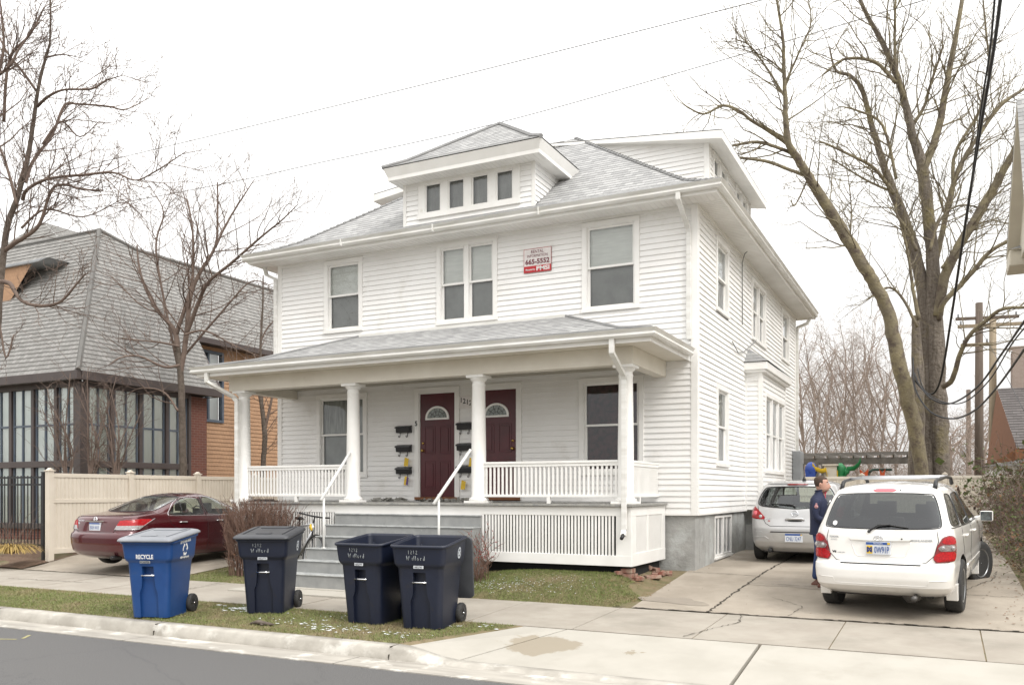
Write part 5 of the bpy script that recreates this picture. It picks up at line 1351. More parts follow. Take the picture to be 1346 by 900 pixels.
def limb(mb, tw, g, px, dep, every=.5, L=(1, 2), lvl=3, start=.25, ddep=0, up=.15, rmin=.006, kids=3, tr=None, ang=(.5, 1.1), nside=9, wob=.16):
    """px: list of (px, py, width in px); dep: distance; ddep: how much nearer/farther its tip is"""
    n = len(px); P = [at(x, y, dep+ddep*i/(n-1)) for i, (x, y, w) in enumerate(px)]
    W = [w*(.93 if w > 12 else .84)/1138*(dep)/2 for _, _, w in px]
    S_ = smooth(P, 5); R = []
    for i in range(len(S_)):
        t = i/5; k = min(int(t), n-2); R.append(lerp(W[k], W[k+1], t-k))
    S2 = [S_[0]]+[p+V((g.gauss(0, 1), g.gauss(0, 1), g.gauss(0, .6)))*R[i+1]*.07 for i, p in enumerate(S_[1:-1])]+[S_[-1]]
    mb.tube(S2, R, nside, True)
    tot = sum((b-a).length for a, b in zip(S2, S2[1:])); acc = 0; nxt = start*tot
    for i in range(1, len(S2)):
        acc += (S2[i]-S2[i-1]).length
        while acc >= nxt:
            nxt += every*g.uniform(.5, 1.5)
            d = (S2[i]-S2[i-1]).normalized(); a = g.uniform(*ang)
            nd = d*math.cos(a)+rperp(g, d)*math.sin(a)
            t = acc/tot
            l = g.uniform(*L)*(1.1-.5*t)
            twig(tw, g, S2[i], nd, l, max(rmin, min(R[i]*.5, l*.014)), lvl, up, wob, kids)
    return S2

def tree(name, label, base, limbs, mat, twmat, seed, group='bare street and yard trees', **kw):
    r = empty(name, (0, 0, 0)); tag(r, label, 'tree', group); g = random.Random(seed)
    tr, cr = MB(), MB()
    for i, (px, dep, opt) in enumerate(limbs):
        o = dict(kw); o.update(opt); m = tr if i < base else cr
        limb(m, cr, g, px, dep, **o)
    off = None
    r_loc = V(tr.v[0]); r_loc.z = h(r_loc.x, r_loc.y); r.location = r_loc
    for m in (tr, cr): m.v = [(a-r_loc.x, b-r_loc.y, c-r_loc.z) for a, b, c in m.v]
    tr.build('trunk', mat, r); cr.build('crown', [twmat], r)
    return r

def trees():
    # A: street tree at the left picture edge
    A = [([(-14, 730, 16), (-12, 640, 14), (-6, 480, 11), (0, 380, 10), (9, 300, 9), (22, 262, 8), (38, 198, 7), (50, 118, 5), (60, 75, 4), (66, 50, 3), (66, -30, 2)], 17, dict(start=.5)),
         ([(5, 330, 7), (22, 318, 7), (32, 312, 6), (52, 295, 5), (68, 250, 4), (85, 243, 4), (108, 249, 3), (135, 250, 2)], 17, dict(ddep=-1, start=.1)),
         ([(30, 262, 6), (36, 249, 5), (64, 235, 4), (110, 230, 4), (149, 227, 3), (178, 237, 2), (205, 225, 2), (245, 199, 1)], 17, dict(ddep=-2, start=.1)),
         ([(34, 240, 5), (43, 213, 5), (68, 178, 4), (85, 139, 4), (103, 137, 3), (142, 140, 3), (165, 144, 2), (192, 131, 1)], 17, dict(ddep=1, start=.1)),
         ([(49, 140, 5), (65, 126, 4), (85, 118, 3), (120, 117, 3), (140, 106, 2), (162, 99, 1)], 17, dict(ddep=-1, start=.1)),
         ([(48, 120, 4), (30, 95, 4), (10, 70, 3), (-10, 30, 2)], 17, dict(start=.1)),
         ([(60, 76, 3), (82, 72, 2), (105, 76, 1)], 17, dict(start=.2)),
         ([(5, 160, 5), (12, 80, 4), (40, 45, 3), (58, 10, 2)], 16.5, dict(start=.1)),
         ([(-20, 250, 8), (-2, 100, 5), (5, 60, 4), (0, 0, 2)], 16.3, dict(start=.1)),
         ([(-20, 110, 5), (10, 90, 4), (25, 65, 3), (50, 30, 2)], 16.3, dict(start=.1)),
         ([(-8, 372, 8), (12, 372, 7), (28, 395, 5), (55, 402, 5), (80, 396, 4), (100, 374, 3), (112, 360, 2)], 16.6, dict(ddep=-1, start=.2, L=(.4, 1.0))),
         ([(-8, 400, 5), (0, 430, 3), (8, 470, 3), (18, 440, 2)], 16.6, dict(start=.4, L=(.2, .5))),
         ([(28, 300, 4), (60, 275, 3), (110, 285, 2), (160, 262, 1)], 16.6, dict(start=.1)),
         ([(22, 270, 5), (8, 215, 4), (-8, 180, 3)], 16.6, dict(start=.1)),
         ([(56, 190, 4), (80, 160, 3), (105, 180, 2), (130, 160, 1)], 17, dict(start=.2))]
    tree('bare_tree', 'bare street tree at the left picture edge with long drooping side branches', 1, A, 'bark', 'twig', 11, every=.12, L=(.4, 1.25), lvl=2, up=.10, rmin=.0075, kids=3)
    # B: forked tree behind the cream fence
    B = [([(241, 680, 13), (240, 625, 12), (239, 560, 11), (238, 500, 10), (233, 455, 9)], 23.6, dict(start=.9)),
         ([(237, 495, 8), (245, 440, 8), (250, 390, 7), (262, 360, 6), (283, 323, 4), (286, 280, 3), (286, 240, 2)], 23.6, dict(start=.2)),
         ([(233, 462, 9), (229, 434, 8), (205, 405, 5), (189, 373, 4), (182, 345, 3), (180, 322, 2)], 23.6, dict(start=.2)),
         ([(231, 440, 7), (243, 405, 6), (252, 372, 5), (254, 340, 4), (253, 300, 3), (246, 262, 2)], 23.6, dict(start=.2)),
         ([(245, 440, 7), (262, 395, 6), (275, 370, 5), (305, 345, 4), (345, 310, 3), (372, 288, 2), (392, 268, 1)], 23.6, dict(start=.15, ddep=-2)),
         ([(283, 325, 4), (300, 290, 3), (322, 255, 2), (335, 235, 1)], 23.4, dict(start=.1)),
         ([(236, 480, 5), (215, 482, 4), (183, 468, 3), (158, 470, 2), (144, 479, 1)], 23.4, dict(start=.1, ddep=-1)),
         ([(235, 455, 4), (210, 450, 3), (165, 445, 2), (130, 438, 1)], 23.4, dict(start=.1, ddep=1)),
         ([(242, 440, 4), (270, 435, 3), (310, 455, 2), (345, 470, 1)], 23.4, dict(start=.1)),
         ([(234, 540, 4), (215, 515, 3), (185, 510, 2), (165, 520, 1)], 23.4, dict(start=.1)),
         ([(238, 500, 5), (225, 440, 4), (205, 330, 3), (215, 280, 2), (200, 250, 1)], 24, dict(start=.4)),
         ([(240, 470, 4), (300, 400, 3), (330, 370, 2), (356, 375, 1)], 24, dict(start=.2))]
    tree('bare_tree', 'bare tree forking above the cream fence before the glazed hall', 1, B, 'bark', 'twig', 12, every=.17, L=(.6, 1.9), lvl=3, up=.14, rmin=.009, kids=2)
    C_ = [([(345, 690, 9), (346, 610, 8), (348, 570, 8), (343, 520, 6), (342, 470, 4), (345, 410, 3), (346, 362, 2)], 27.5, dict(start=.25)),
          ([(348, 565, 5), (356, 530, 4), (362, 500, 3), (358, 470, 2)], 27.5, dict(start=.2)), ([(345, 540, 4), (335, 500, 3), (322, 470, 2)], 27.5, dict(start=.2)), ([(342, 450, 3), (352, 430, 2), (368, 415, 1)], 27.5, dict(start=.2))]
    tree('bare_tree', 'slender bare tree seen between the porch columns at the left', 1, C_, 'bark', 'twig', 13, every=.3, L=(.5, 1.3), lvl=2, up=.1, rmin=.006)
    # small multi-stem shrubs by the glazed hall
    g = random.Random(31)
    for k, (x, s) in enumerate(((88, 1.0), (118, 1.0), (152, .7))):
        L_ = [([(x, 680, 4), (x+g.uniform(-3, 3), 620, 4), (x+g.uniform(-4, 4), 600, 3), (x+g.uniform(-8, 8), 560, 2), (x+g.uniform(-12, 12), lerp(560, 490, s), 1)], 21.6, dict(start=.3))]
        for j in range(5): L_.append(([(x, 640, 3), (x+g.uniform(-14, 14), 590, 2), (x+g.uniform(-34, 34), lerp(560, g.uniform(500, 540), s), 1)], 21.6, dict(start=.1)))
        tree('young_tree', ('thin multi-stemmed bare young tree before the glass corner, leftmost of three', 'thin multi-stemmed bare young tree right below the hall corner post', 'low thin bare shrub tree right of the hall corner, over the fence')[k], 1, L_, 'twig', 'twig', 40+k, every=.16, L=(.4, .9), lvl=1, up=.12, rmin=.005)
    # E: big three-stemmed tree beyond the back fence
    D = 30.5
    E_ = [([(1203, 690, 22), (1203, 622, 20), (1206, 560, 19), (1206, 500, 18), (1204, 430, 12), (1203, 415, 10)], D-.5, dict(start=2, nside=12)),
          ([(1220, 690, 34), (1220, 622, 31), (1221, 560, 29), (1220, 500, 26), (1217, 415, 20), (1206, 345, 16), (1178, 261, 13), (1164, 224, 11), (1148, 172, 9), (1134, 121, 7), (1118, 100, 5), (1099, 93, 4), (1090, 62, 2)], D, dict(start=.55, nside=14)),
          ([(1236, 690, 24), (1236, 622, 24), (1235, 560, 26), (1232, 500, 24), (1229, 415, 21), (1225, 326, 17), (1213, 224, 15), (1197, 168, 12), (1183, 112, 10), (1164, 65, 8), (1140, 20, 6), (1122, -20, 5)], D-.3, dict(start=.5, nside=14)),
          ([(1213, 690, 16), (1211, 620, 18), (1203, 560, 20), (1192, 520, 20), (1180, 470, 19), (1169, 415, 17), (1150, 375, 16), (1132, 345, 16), (1099, 289, 15), (1075, 252, 13), (1060, 228, 12), (1046, 205, 11), (1036, 187, 9), (1033, 160, 8), (1032, 126, 6), (1030, 80, 5), (1029, 51, 4), (1018, -20, 3)], D-.8, dict(start=.45, ddep=-3, nside=12)),
          ([(1062, 232, 6), (1040, 224, 5), (1010, 213, 5), (985, 209, 4), (970, 207, 3)], D-2.4, dict(start=.4, ddep=-1, L=(.3, .9))),
          ([(1045, 204, 6), (1025, 195, 5), (995, 187, 5), (960, 192, 3)], D-2.5, dict(start=.2, ddep=-1)),
          ([(1037, 190, 7), (1015, 175, 6), (987, 158, 5), (972, 146, 4), (950, 139, 4), (925, 150, 3), (902, 140, 2)], D-2.6, dict(start=.2, ddep=-1)),
          ([(1033, 130, 4), (1008, 90, 3), (985, 60, 2), (960, 50, 1)], D-3, dict(start=.1)), ([(1032, 110, 4), (1050, 70, 3), (1066, 30, 2), (1060, -10, 1)], D-3, dict(start=.1)),
          ([(1030, 95, 3), (1005, 75, 2), (965, 62, 1)], D-3, dict(start=.1)),
          ([(1213, 224, 13), (1225, 195, 12), (1234, 168, 11), (1248, 93, 9), (1258, 40, 7), (1266, -10, 6)], D-.3, dict(start=.1, nside=10)),
          ([(1233, 415, 14), (1242, 364, 14), (1260, 325, 13), (1290, 275, 13), (1310, 240, 12), (1328, 208, 10), (1350, 170, 8)], D-.5, dict(start=.2, ddep=-2, nside=10)),
          ([(1234, 420, 8), (1240, 398, 8), (1262, 375, 8), (1281, 354, 7), (1300, 332, 6), (1325, 317, 5), (1350, 312, 4)], D-.5, dict(start=.2, ddep=-2)),
          ([(1229, 350, 9), (1234, 326, 9), (1243, 285, 8), (1253, 242, 8), (1265, 212, 7), (1281, 187, 6), (1314, 140, 6), (1350, 115, 4)], D+.3, dict(start=.2)),
          ([(1253, 242, 6), (1256, 200, 5), (1285, 150, 4), (1300, 100, 4), (1296, 40, 3), (1290, -20, 2)], D+.3, dict(start=.1)),
          ([(1197, 168, 6), (1215, 140, 5), (1222, 115, 4), (1240, 60, 3)], D, dict(start=.1)),
          ([(1190, 130, 5), (1178, 90, 5), (1176, 40, 4), (1178, -20, 3)], D-.6, dict(start=.1)),
          ([(1175, 255, 6), (1150, 222, 5), (1120, 205, 4), (1088, 190, 3), (1075, 185, 1)], D-1, dict(start=.1, ddep=-1)),
          ([(1167, 250, 4), (1135, 235, 3), (1095, 210, 2)], D-1, dict(start=.1)),
          ([(1178, 235, 5), (1160, 165, 4), (1125, 145, 3), (1102, 140, 1)], D-1, dict(start=.1)),
          ([(1178, 110, 6), (1150, 82, 5), (1110, 78, 4), (1082, 98, 2)], D-.6, dict(start=.1)),
          ([(1205, 330, 6), (1192, 300, 4), (1178, 280, 3), (1180, 250, 2)], D-1, dict(start=.1)),
          ([(1222, 330, 5), (1235, 290, 4), (1262, 270, 3), (1300, 276, 2)], D-1, dict(start=.1)),
          ([(1238, 352, 5), (1255, 330, 4), (1275, 300, 3), (1318, 285, 1)], D-1, dict(start=.1)),
          ([(1240, 508, 9), (1252, 498, 8), (1262, 465, 7), (1275, 440, 6), (1298, 420, 6), (1318, 406, 5), (1350, 404, 4)], D-1, dict(start=.3, ddep=-3)),
          ([(1206, 430, 5), (1185, 390, 4), (1165, 378, 3), (1140, 395, 1)], D-1, dict(start=.2)),
          ([(1208, 420, 7), (1200, 380, 5), (1193, 330, 4), (1183, 295, 2)], D-1, dict(start=.2)),
          ([(1130, 345, 5), (1118, 322, 3), (1119, 270, 2), (1112, 215, 1)], D-2, dict(start=.2)),
          ([(1062, 235, 3), (1045, 270, 2), (1040, 262, 1)], D-2.4, dict(start=.2, L=(.2, .5)))]
    tree('big_bare_tree', 'huge bare tree of three fused trunks rising behind the back fence', 3, E_, 'barkbig', 'barkg', 14, every=.17, L=(.8, 2.8), lvl=3, up=.10, rmin=.014, kids=2, wob=.2)
    # background: hazy bare trees beyond the fence and pergola
    g = random.Random(77)
    spots = [(1055, 52, 430), (1072, 46, 450), (1090, 42, 462), (1108, 50, 428), (1125, 45, 440), (1143, 48, 450), (1160, 42, 425), (1180, 44, 455), (1252, 50, 560), (1275, 56, 545), (1296, 48, 560)]
    lab = ['hazy bare tree close beside the rear corner of the white house', 'second hazy bare tree right of the white house', 'bare tree above the yellow slide', 'tallest tangle of bare branches above the pergola middle', 'bare tree above the green slide', 'broad bare tree above the orange panels', 'bare tree with long upright stems left of the big trunk', 'bare tree immediately left of the big trunk', 'low bare tree right of the big trunk', 'bare tree behind the dark utility pole', 'bare tree between the pale pole and the cottage']
    for k, (x, d, top) in enumerate(spots):
        hh = 625-top; L_ = [([(x, 660, 4), (x+g.uniform(-3, 3), 600, 3.5), (x+g.uniform(-6, 6), 600-hh*.4, 2.4), (x+g.uniform(-10, 10), top+hh*.2, 1.4), (x+g.uniform(-12, 12), top, .6)], d, dict(start=.1))]
        for j in range(9):
            y0 = g.uniform(600-hh*.45, 622); s = g.choice((-1, 1)); L_.append(([(x, y0, 2.4), (x+s*g.uniform(5, 18), y0-hh*.18, 1.6), (x+s*g.uniform(14, 44), y0-hh*g.uniform(.25, .6), .7)], d+g.uniform(-2, 2), dict(start=.1)))
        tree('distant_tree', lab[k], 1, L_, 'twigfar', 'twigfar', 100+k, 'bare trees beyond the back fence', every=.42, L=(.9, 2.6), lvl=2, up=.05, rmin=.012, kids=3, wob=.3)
    # brush mass behind the playground
    mb = MB()
    for k in range(1300):
        x = g.uniform(1046, 1345); d = g.uniform(36, 60)
        if 1190 < x < 1250 and g.random() < .5: continue
        b = at(x, 646, d); b.z = .5
        twig(mb, g, b, V((g.gauss(0, .3), g.gauss(0, .3), 1)), g.uniform(1.2, 3.4), .014, 2, .02, .35, 3)
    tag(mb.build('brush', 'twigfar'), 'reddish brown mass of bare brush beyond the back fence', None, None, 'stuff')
trees()

# ---------------------------------------------------------------- shrubs
def shrubs():
    g = random.Random(55)
    # clipped bare hedge in front of the left lattice
    r = empty('bare_hedge', (-7.86, -2.3, .32)); tag(r, 'clipped bare twiggy brown hedge before the left porch lattice', 'hedge')
    mb = MB(); tops = MB()
    for k in range(300):
        x = g.uniform(-.62, .62); y = g.uniform(-.25, .25); L = g.uniform(1.05, 1.22)
        tx, ty = x*1.2+g.gauss(0, .06), y*1.2
        d = V((tx-x, ty-y, 1)); p = V((x*.9, y*.8, -.1)); 
        twig(mb, g, p, d, L, .008, 2, .06, .09, 4, .5, .28)
    mb.build('twigs', 'shrub', r)
    # leaf remnants
    for k in range(60):
        c = V((g.uniform(-.8, .8), g.uniform(-.3, .3), g.uniform(.3, .95))); s = .015
        tops.add([c+V((g.gauss(0, s), g.gauss(0, s), g.gauss(0, s))) for _ in range(3)], [(0, 1, 2)])
    tops.build('leaves', 'leafb', r)
    r = empty('berry_shrub', (-3.05, -2.25, .38)); tag(r, 'small bare shrub with red berries beside the grey steps', 'shrub')
    mb = MB(); be = MB()
    for k in range(26):
        L = g.uniform(.35, .68); d = V((g.gauss(0, .3), g.gauss(0, .25), 1)); n0 = len(mb.v)
        twig(mb, g, V((g.gauss(0, .08), g.gauss(0, .06), 0)), d, L, .007, 2, .02, .14, 3, .6, .4)
        for _ in range(7):
            p = mb.v[g.randrange(n0, len(mb.v))]
            if p[2] > .4: be.ball(p, .009, 5, 4)
    mb.build('twigs', 'shrub', r); be.build('berries', 'berry', r)
    # ornamental grass tuft in the mulch
    r = empty('grass_tuft', (at(14, 720, 18.6).x, at(14, 720, 18.6).y, .58)); tag(r, 'yellow dry ornamental grass tuft in the mulch by the black fence', 'grass tuft')
    mb = MB()
    for k in range(260):
        a = g.uniform(0, 6.28); l = g.uniform(.3, .62); o = V((g.gauss(0, .06), g.gauss(0, .06), 0)); d = V((math.cos(a), math.sin(a), 0))
        P = [o, o+d*l*.35+V((0, 0, l*.35)), o+d*l*.8+V((0, 0, l*.30)), o+d*l*1.1+V((0, 0, g.uniform(.0, .08)))]
        w = V((-d.y, d.x, 0))*.006
        mb.add([q for p in P for q in (p-w, p+w)], [(0, 1, 3, 2), (2, 3, 5, 4), (4, 5, 7, 6)])
    mb.build('blades', 'straw', r)
    mb = MB()
    for k in range(12): twig(mb, g, V((g.gauss(0, .2), g.gauss(0, .1), 0)), V((g.gauss(0, .5), g.gauss(0, .3), 1)), g.uniform(.5, .8), .007, 1)
    mb.build('stalks', 'twig', r)
    # vines and weeds on the right property line
    r = empty('vine_thicket', (5.15, 1.2, .5)); tag(r, 'tangled thicket of green and brown leaved vines along the right edge', 'thicket')
    mb, lg, lb = MB(), MB(), MB()
    for k in range(560):
        y = g.uniform(-1.9, 10); x = g.gauss(.08, .12)+(.12 if y < 1 else .2+.03*y)
        L = g.uniform(.5, 1.15); top = g.uniform(.8, 1.7)*(1.1 if y > 2 else (.9 if y > .5 else .5))
        n0 = len(mb.v)
        twig(mb, g, V((x, y, -.1)), V((g.gauss(.04, .16), g.gauss(0, .4), 1)), top, .008, 2, -.02, .25, 3, .8, .5)
        for _ in range(46):
            p = V(mb.v[g.randrange(n0, len(mb.v))])
            m = lg if g.random() < .66 else lb; s = g.uniform(.015, .034)
            a = V((g.gauss(0, 1), g.gauss(0, 1), g.gauss(0, 1))).normalized()*s; b = rperp(g, a.normalized())*s*.6
            m.add([p-a, p-b, p+a, p+b], [(0, 1, 2, 3)])
    mb.build('stems', 'twig', r); lg.build('green_leaves', 'leafg', r); lb.build('brown_leaves', 'leafb', r)
    # climbing vine on the back fence
    r = empty('fence_vine', (5.9, 16.2, .6)); tag(r, 'sparse dark vine climbing the beige back fence at its right end', 'vine')
    mb, lg = MB(), MB()
    for k in range(26):
        n0 = len(mb.v); twig(mb, g, V((g.uniform(-1.0, .5), -.12, 0)), V((g.gauss(0, .4), -.02, 1)), g.uniform(.8, 1.6), .012, 1, .0, .2)
        for _ in range(16):
            p = V(mb.v[g.randrange(n0, len(mb.v))]); s = g.uniform(.03, .06); a = V((g.gauss(0, s), g.gauss(0, s), g.gauss(0, s))); b = V((g.gauss(0, s), g.gauss(0, s), g.gauss(0, s))); lg.add([p-a, p-b, p+a, p+b], [(0, 1, 2, 3)])
    mb.build('stems', 'twig', r); lg.build('leaves', 'leafdark', r)
    # green shoots on cottage side
    r = empty('evergreen_vine', at(1336, 640, 26)); r.location.z = .6; tag(r, 'green ivy shoots hanging over the cottage wall at the right edge', 'ivy')
    mb, lg = MB(), MB()
    for k in range(40):
        n0 = len(mb.v); twig(mb, g, V((g.uniform(-.3, .8), g.uniform(-.4, .4), 0)), V((g.gauss(0, .25), g.gauss(0, .2), 1)), g.uniform(1.2, 2.4), .012, 1, .0, .2)
        for _ in range(22):
            p = V(mb.v[g.randrange(n0, len(mb.v))]); s = g.uniform(.03, .06); a = V((g.gauss(0, s), g.gauss(0, s), g.gauss(0, s))); b = V((g.gauss(0, s), g.gauss(0, s), g.gauss(0, s))); lg.add([p-a, p-b, p+a, p+b], [(0, 1, 2, 3)])
    mb.build('stems', 'twig', r); lg.build('leaves', 'leafg', r)
m_['straw'] = M('straw_yellow_grass', (.42, .30, .09), .8, (.30, .20, .07), 9)
m_['leafdark'] = M('dark_withered_leaves', (.05, .03, .02), .9)
shrubs()
m_['mirrorg'] = M('mirror_glass', (.22, .25, .27), .08, metal=1)
# ---------------------------------------------------------------- vehicles (built from horizontal slices: rear y, front y, half width, corner exponent)
def interp_levels(LV, z):
    zs = [l[0] for l in LV]
    if z <= zs[0]: return LV[0][1:]
    if z >= zs[-1]: return LV[-1][1:]
    for a, b in zip(LV, LV[1:]):
        if z <= b[0]:
            t = (z-a[0])/(b[0]-a[0]); return tuple(lerp(p, q, t) for p, q in zip(a[1:], b[1:]))
class Car:
    def __init__(s, LV): s.LV = LV
    BW = .035
    def sec(s, z):
        yr, yf, w, n = interp_levels(s.LV, z); D = min(getattr(s, 'D', .42), (yf-yr)*.48); Df = min(getattr(s, 'Df', .8), (yf-yr)*.48)
        return yr, yf, w, n, D, Df
    def yrear(s, x, z, off=0):
        yr, yf, w, n, D, Df = s.sec(z); w *= 1-s.BW; t = min(.9999, abs(x)/w); return yr+D*(1-(1-t**s.N)**(1/s.N))-off
    def yfront(s, x, z, off=0):
        yr, yf, w, n, D, Df = s.sec(z); w *= 1-s.BW; t = min(.9999, abs(x)/w); return yf-Df*(1-(1-t**s.N)**(1/s.N))+off
    def xside(s, y, z, off=0):
        yr, yf, w, n, D, Df = s.sec(z); a, b = yr+D, yf-Df; N = s.N
        if y < a: t = min(.9999, (a-y)/D); return w*(1-s.BW)*(1-t**N)**(1/N)+off
        if y > b: t = min(.9999, (y-b)/Df); return w*(1-s.BW)*(1-t**N)**(1/N)+off
        q = (y-(a+b)/2)/((b-a)/2+1e-9); return w*(1-s.BW*q*q)+off
    N = 3.2
    def ringpts(s, z, m, inset=0, lim=None):
        yr, yf, w, n, D, Df = s.sec(z); N = s.N; w -= inset; yr += inset; yf -= inset
        q = m//4; e = 2/N; out = []; wr = w*(1-s.BW); a, b = yr+D, yf-Df
        for k in range(q):      # right flank, front to back handled counter-clockwise from rear right
            u = (k+.5)/q; y = a+(b-a)*u; v = (y-(a+b)/2)/((b-a)/2+1e-9); out.append((w*(1-s.BW*v*v), y, z))
        for k in range(q):
            t = PI*(k+.5)/q; c, s_ = math.cos(t), math.sin(t); out.append((wr*math.copysign(abs(c)**e, c), b+Df*abs(s_)**e, z))
        for k in range(q):
            u = 1-(k+.5)/q; y = a+(b-a)*u; v = (y-(a+b)/2)/((b-a)/2+1e-9); out.append((-w*(1-s.BW*v*v), y, z))
        for k in range(q):
            t = PI+PI*(k+.5)/q; c, s_ = math.cos(t), math.sin(t); out.append((wr*math.copysign(abs(c)**e, c), a-D*abs(s_)**e, z))
        return out
    def solid(s, zs, m=112, inset=0, lim=None):
        mb = MB(); R = [s.ringpts(z, m, inset, lim) for z in zs]
        fs = [(i*m+k, i*m+(k+1) % m, (i+1)*m+(k+1) % m, (i+1)*m+k) for i in range(len(zs)-1) for k in range(m)]
        mb.add([p for r in R for p in r], fs+[tuple(range(m))[::-1], tuple(range((len(zs)-1)*m, len(zs)*m))], True); return mb
def boolean_cut(o, cutters):
    """cut real openings into a body and drop the cutting shapes afterwards"""
    for c in cutters:
        c.parent = o.parent
        m = o.modifiers.new('cut', 'BOOLEAN'); m.object = c; m.operation = 'DIFFERENCE'; m.solver = 'EXACT'
        try: m.material_mode = 'TRANSFER'
        except Exception: pass
    bpy.context.view_layer.update()
    dg = bpy.context.evaluated_depsgraph_get(); me = bpy.data.meshes.new_from_object(o.evaluated_get(dg))
    o.modifiers.clear(); old = o.data; o.data = me; bpy.data.meshes.remove(old)
    for c in cutters: d = c.data; bpy.data.objects.remove(c); bpy.data.meshes.remove(d)
def shade_auto(o, ang=.6):
    me = o.data; me.polygons.foreach_set('use_smooth', [True]*len(me.polygons))
    me.set_sharp_from_angle(angle=ang) if hasattr(me, 'set_sharp_from_angle') else None
def chaikin(P, n=3, q=.25):
    # pull the corners only: long edges keep straight
    out = []
    for i in range(len(P)):
        p, a, b = P[i], P[i-1], P[(i+1) % len(P)]
        for t_ in (a, b):
            L = math.hypot(t_[0]-p[0], t_[1]-p[1]); k = min(.3, .055/L) if L else 0
            out.append((p[0]+(t_[0]-p[0])*k, p[1]+(t_[1]-p[1])*k))
    P = out; n -= 1
    for _ in range(n):
        out = []
        for i in range(len(P)):
            a, b = P[i], P[(i+1) % len(P)]
            out += [(a[0]+(b[0]-a[0])*q, a[1]+(b[1]-a[1])*q), (a[0]+(b[0]-a[0])*(1-q), a[1]+(b[1]-a[1])*(1-q))]
        P = out
    return P
def patch(mb, poly, fn, off, nx=10, nz=10, th=0, rnd=2):
    """fill a convex outline (a,z) and lay it on a body surface; fn(a,z,off)->3D point"""
    P = chaikin(poly, rnd) if rnd else poly
    zs = [p[1] for p in P]; z0, z1 = min(zs)+1e-4, max(zs)-1e-4; rows = []
    for j in range(nz+1):
        z = lerp(z0, z1, .5-.5*math.cos(PI*j/nz)); xs = []
        for i in range(len(P)):
            a, b = P[i], P[(i+1) % len(P)]
            if (a[1]-z)*(b[1]-z) < 0: xs.append(a[0]+(b[0]-a[0])*(z-a[1])/(b[1]-a[1]))
        if len(xs) < 2: continue
        rows.append([(lerp(min(xs), max(xs), k/nx), z) for k in range(nx+1)])
    vs = [fn(a, z, off) for r in rows for a, z in r]; n = nx+1
    fs = [(j*n+k, j*n+k+1, (j+1)*n+k+1, (j+1)*n+k) for j in range(len(rows)-1) for k in range(nx)]
    mb.add(vs, fs, True)
    if th:
        rim = [(0, k) for k in range(nx)]+[(j, nx) for j in range(len(rows)-1)]+[(len(rows)-1, k) for k in range(nx, 0, -1)]+[(j, 0) for j in range(len(rows)-1, 0, -1)]
        top = [fn(*rows[j][k], off) for j, k in rim]; bot = [fn(*rows[j][k], off-th) for j, k in rim]; m = len(rim)
        mb.add(top+bot, [(i, (i+1) % m, m+(i+1) % m, m+i) for i in range(m)])
def wheel(parent, x, y, R, W, rim=.62, steer=0, spokes=5):
    s = 1 if x > 0 else -1
    e = MB(); e.T = Matrix.Translation((x, y, R))@Matrix.Rotation(steer, 4, 'Z')
    w2 = W/2
    e.lathe([(R*rim, -w2*.85), (R*.80, -w2), (R*.94, -w2*.96), (R*.985, -w2*.8), (R, -w2*.4), (R, w2*.4), (R*.985, w2*.8), (R*.94, w2*.96), (R*.80, w2), (R*rim, w2*.85)], (0, 0, 0), 40, 'x')
    t = e.build('wheel', 'rubber', parent)
    e2 = MB(); e2.T = e.T
    for q in (-.62, -.2, .2, .62): e2.lathe([(R*.998, w2*q-.006), (R*1.004, w2*q), (R*.998, w2*q+.006)], (0, 0, 0), 40, 'x')
    r = MB(); r.T = e.T; f = s*w2*.80
    r.lathe([(R*rim*1.03, s*w2*.92), (R*rim*.97, s*w2*.90), (R*rim*.93, s*w2*.70), (R*rim*.90, -s*w2*.2)], (0, 0, 0), 32, 'x', True, False)
    r.lathe([(0, f+s*.006), (.04, f+s*.004), (.055, f-s*.02), (.05, -s*w2*.2)], (0, 0, 0), 20, 'x')
    bd = MB(); bd.T = e.T; bd.lathe([(0, -s*w2*.05), (R*rim*.88, -s*w2*.05), (R*rim*.88, -s*w2*.25), (0, -s*w2*.25)], (0, 0, 0), 28, 'x'); bd.build('brake_disc', 'black', t)
    for k in range(spokes):
        a = 2*PI*k/spokes+.3; ca, sa = math.cos(a), math.sin(a); q = R*rim*.95
        P = []
        for (rr, hw, xx) in ((.03, .040, f), (q*.6, .030, f-s*.006), (q, .042, f-s*.012)):
            P += [(xx, ca*rr-sa*hw, sa*rr+ca*hw), (xx, ca*rr+sa*hw, sa*rr-ca*hw), (xx-s*.03, ca*rr+sa*hw, sa*rr-ca*hw), (xx-s*.03, ca*rr-sa*hw, sa*rr+ca*hw)]
        r.add(P, [(4*i+j, 4*i+(j+1) % 4, 4*(i+1)+(j+1) % 4, 4*(i+1)+j) for i in range(2) for j in range(4)])
    r.build('rim', 'alloy', t, fixn=True)
def seats(parent, rows, w=.5, zt=1.05, zh=1.3):
    for (y, xs) in rows:
        for x in xs:
            m = MB(); m.prism([(y-.09, .55), (y+.10, .55), (y-.02, zt), (y-.14, zt)], 'x', x-w/2, x+w/2); m.box(x-w/2, x+w/2, y, y+.48, .45, .6)
            s = m.build('seat', 'seatgrey', parent, bevel=.05)
            m = MB(); m.box(x-.14, x+.14, y-.15, y-.06, zt+.04, zh); m.cyl((x, y-.1, zt-.05), (x, y-.1, zt+.08), .012); m.build('headrest', 'seatgrey', s, bevel=.04)
def conform_text(o, fn):
    for v in o.data.vertices: v.co = fn(v.co.x, v.co.y)
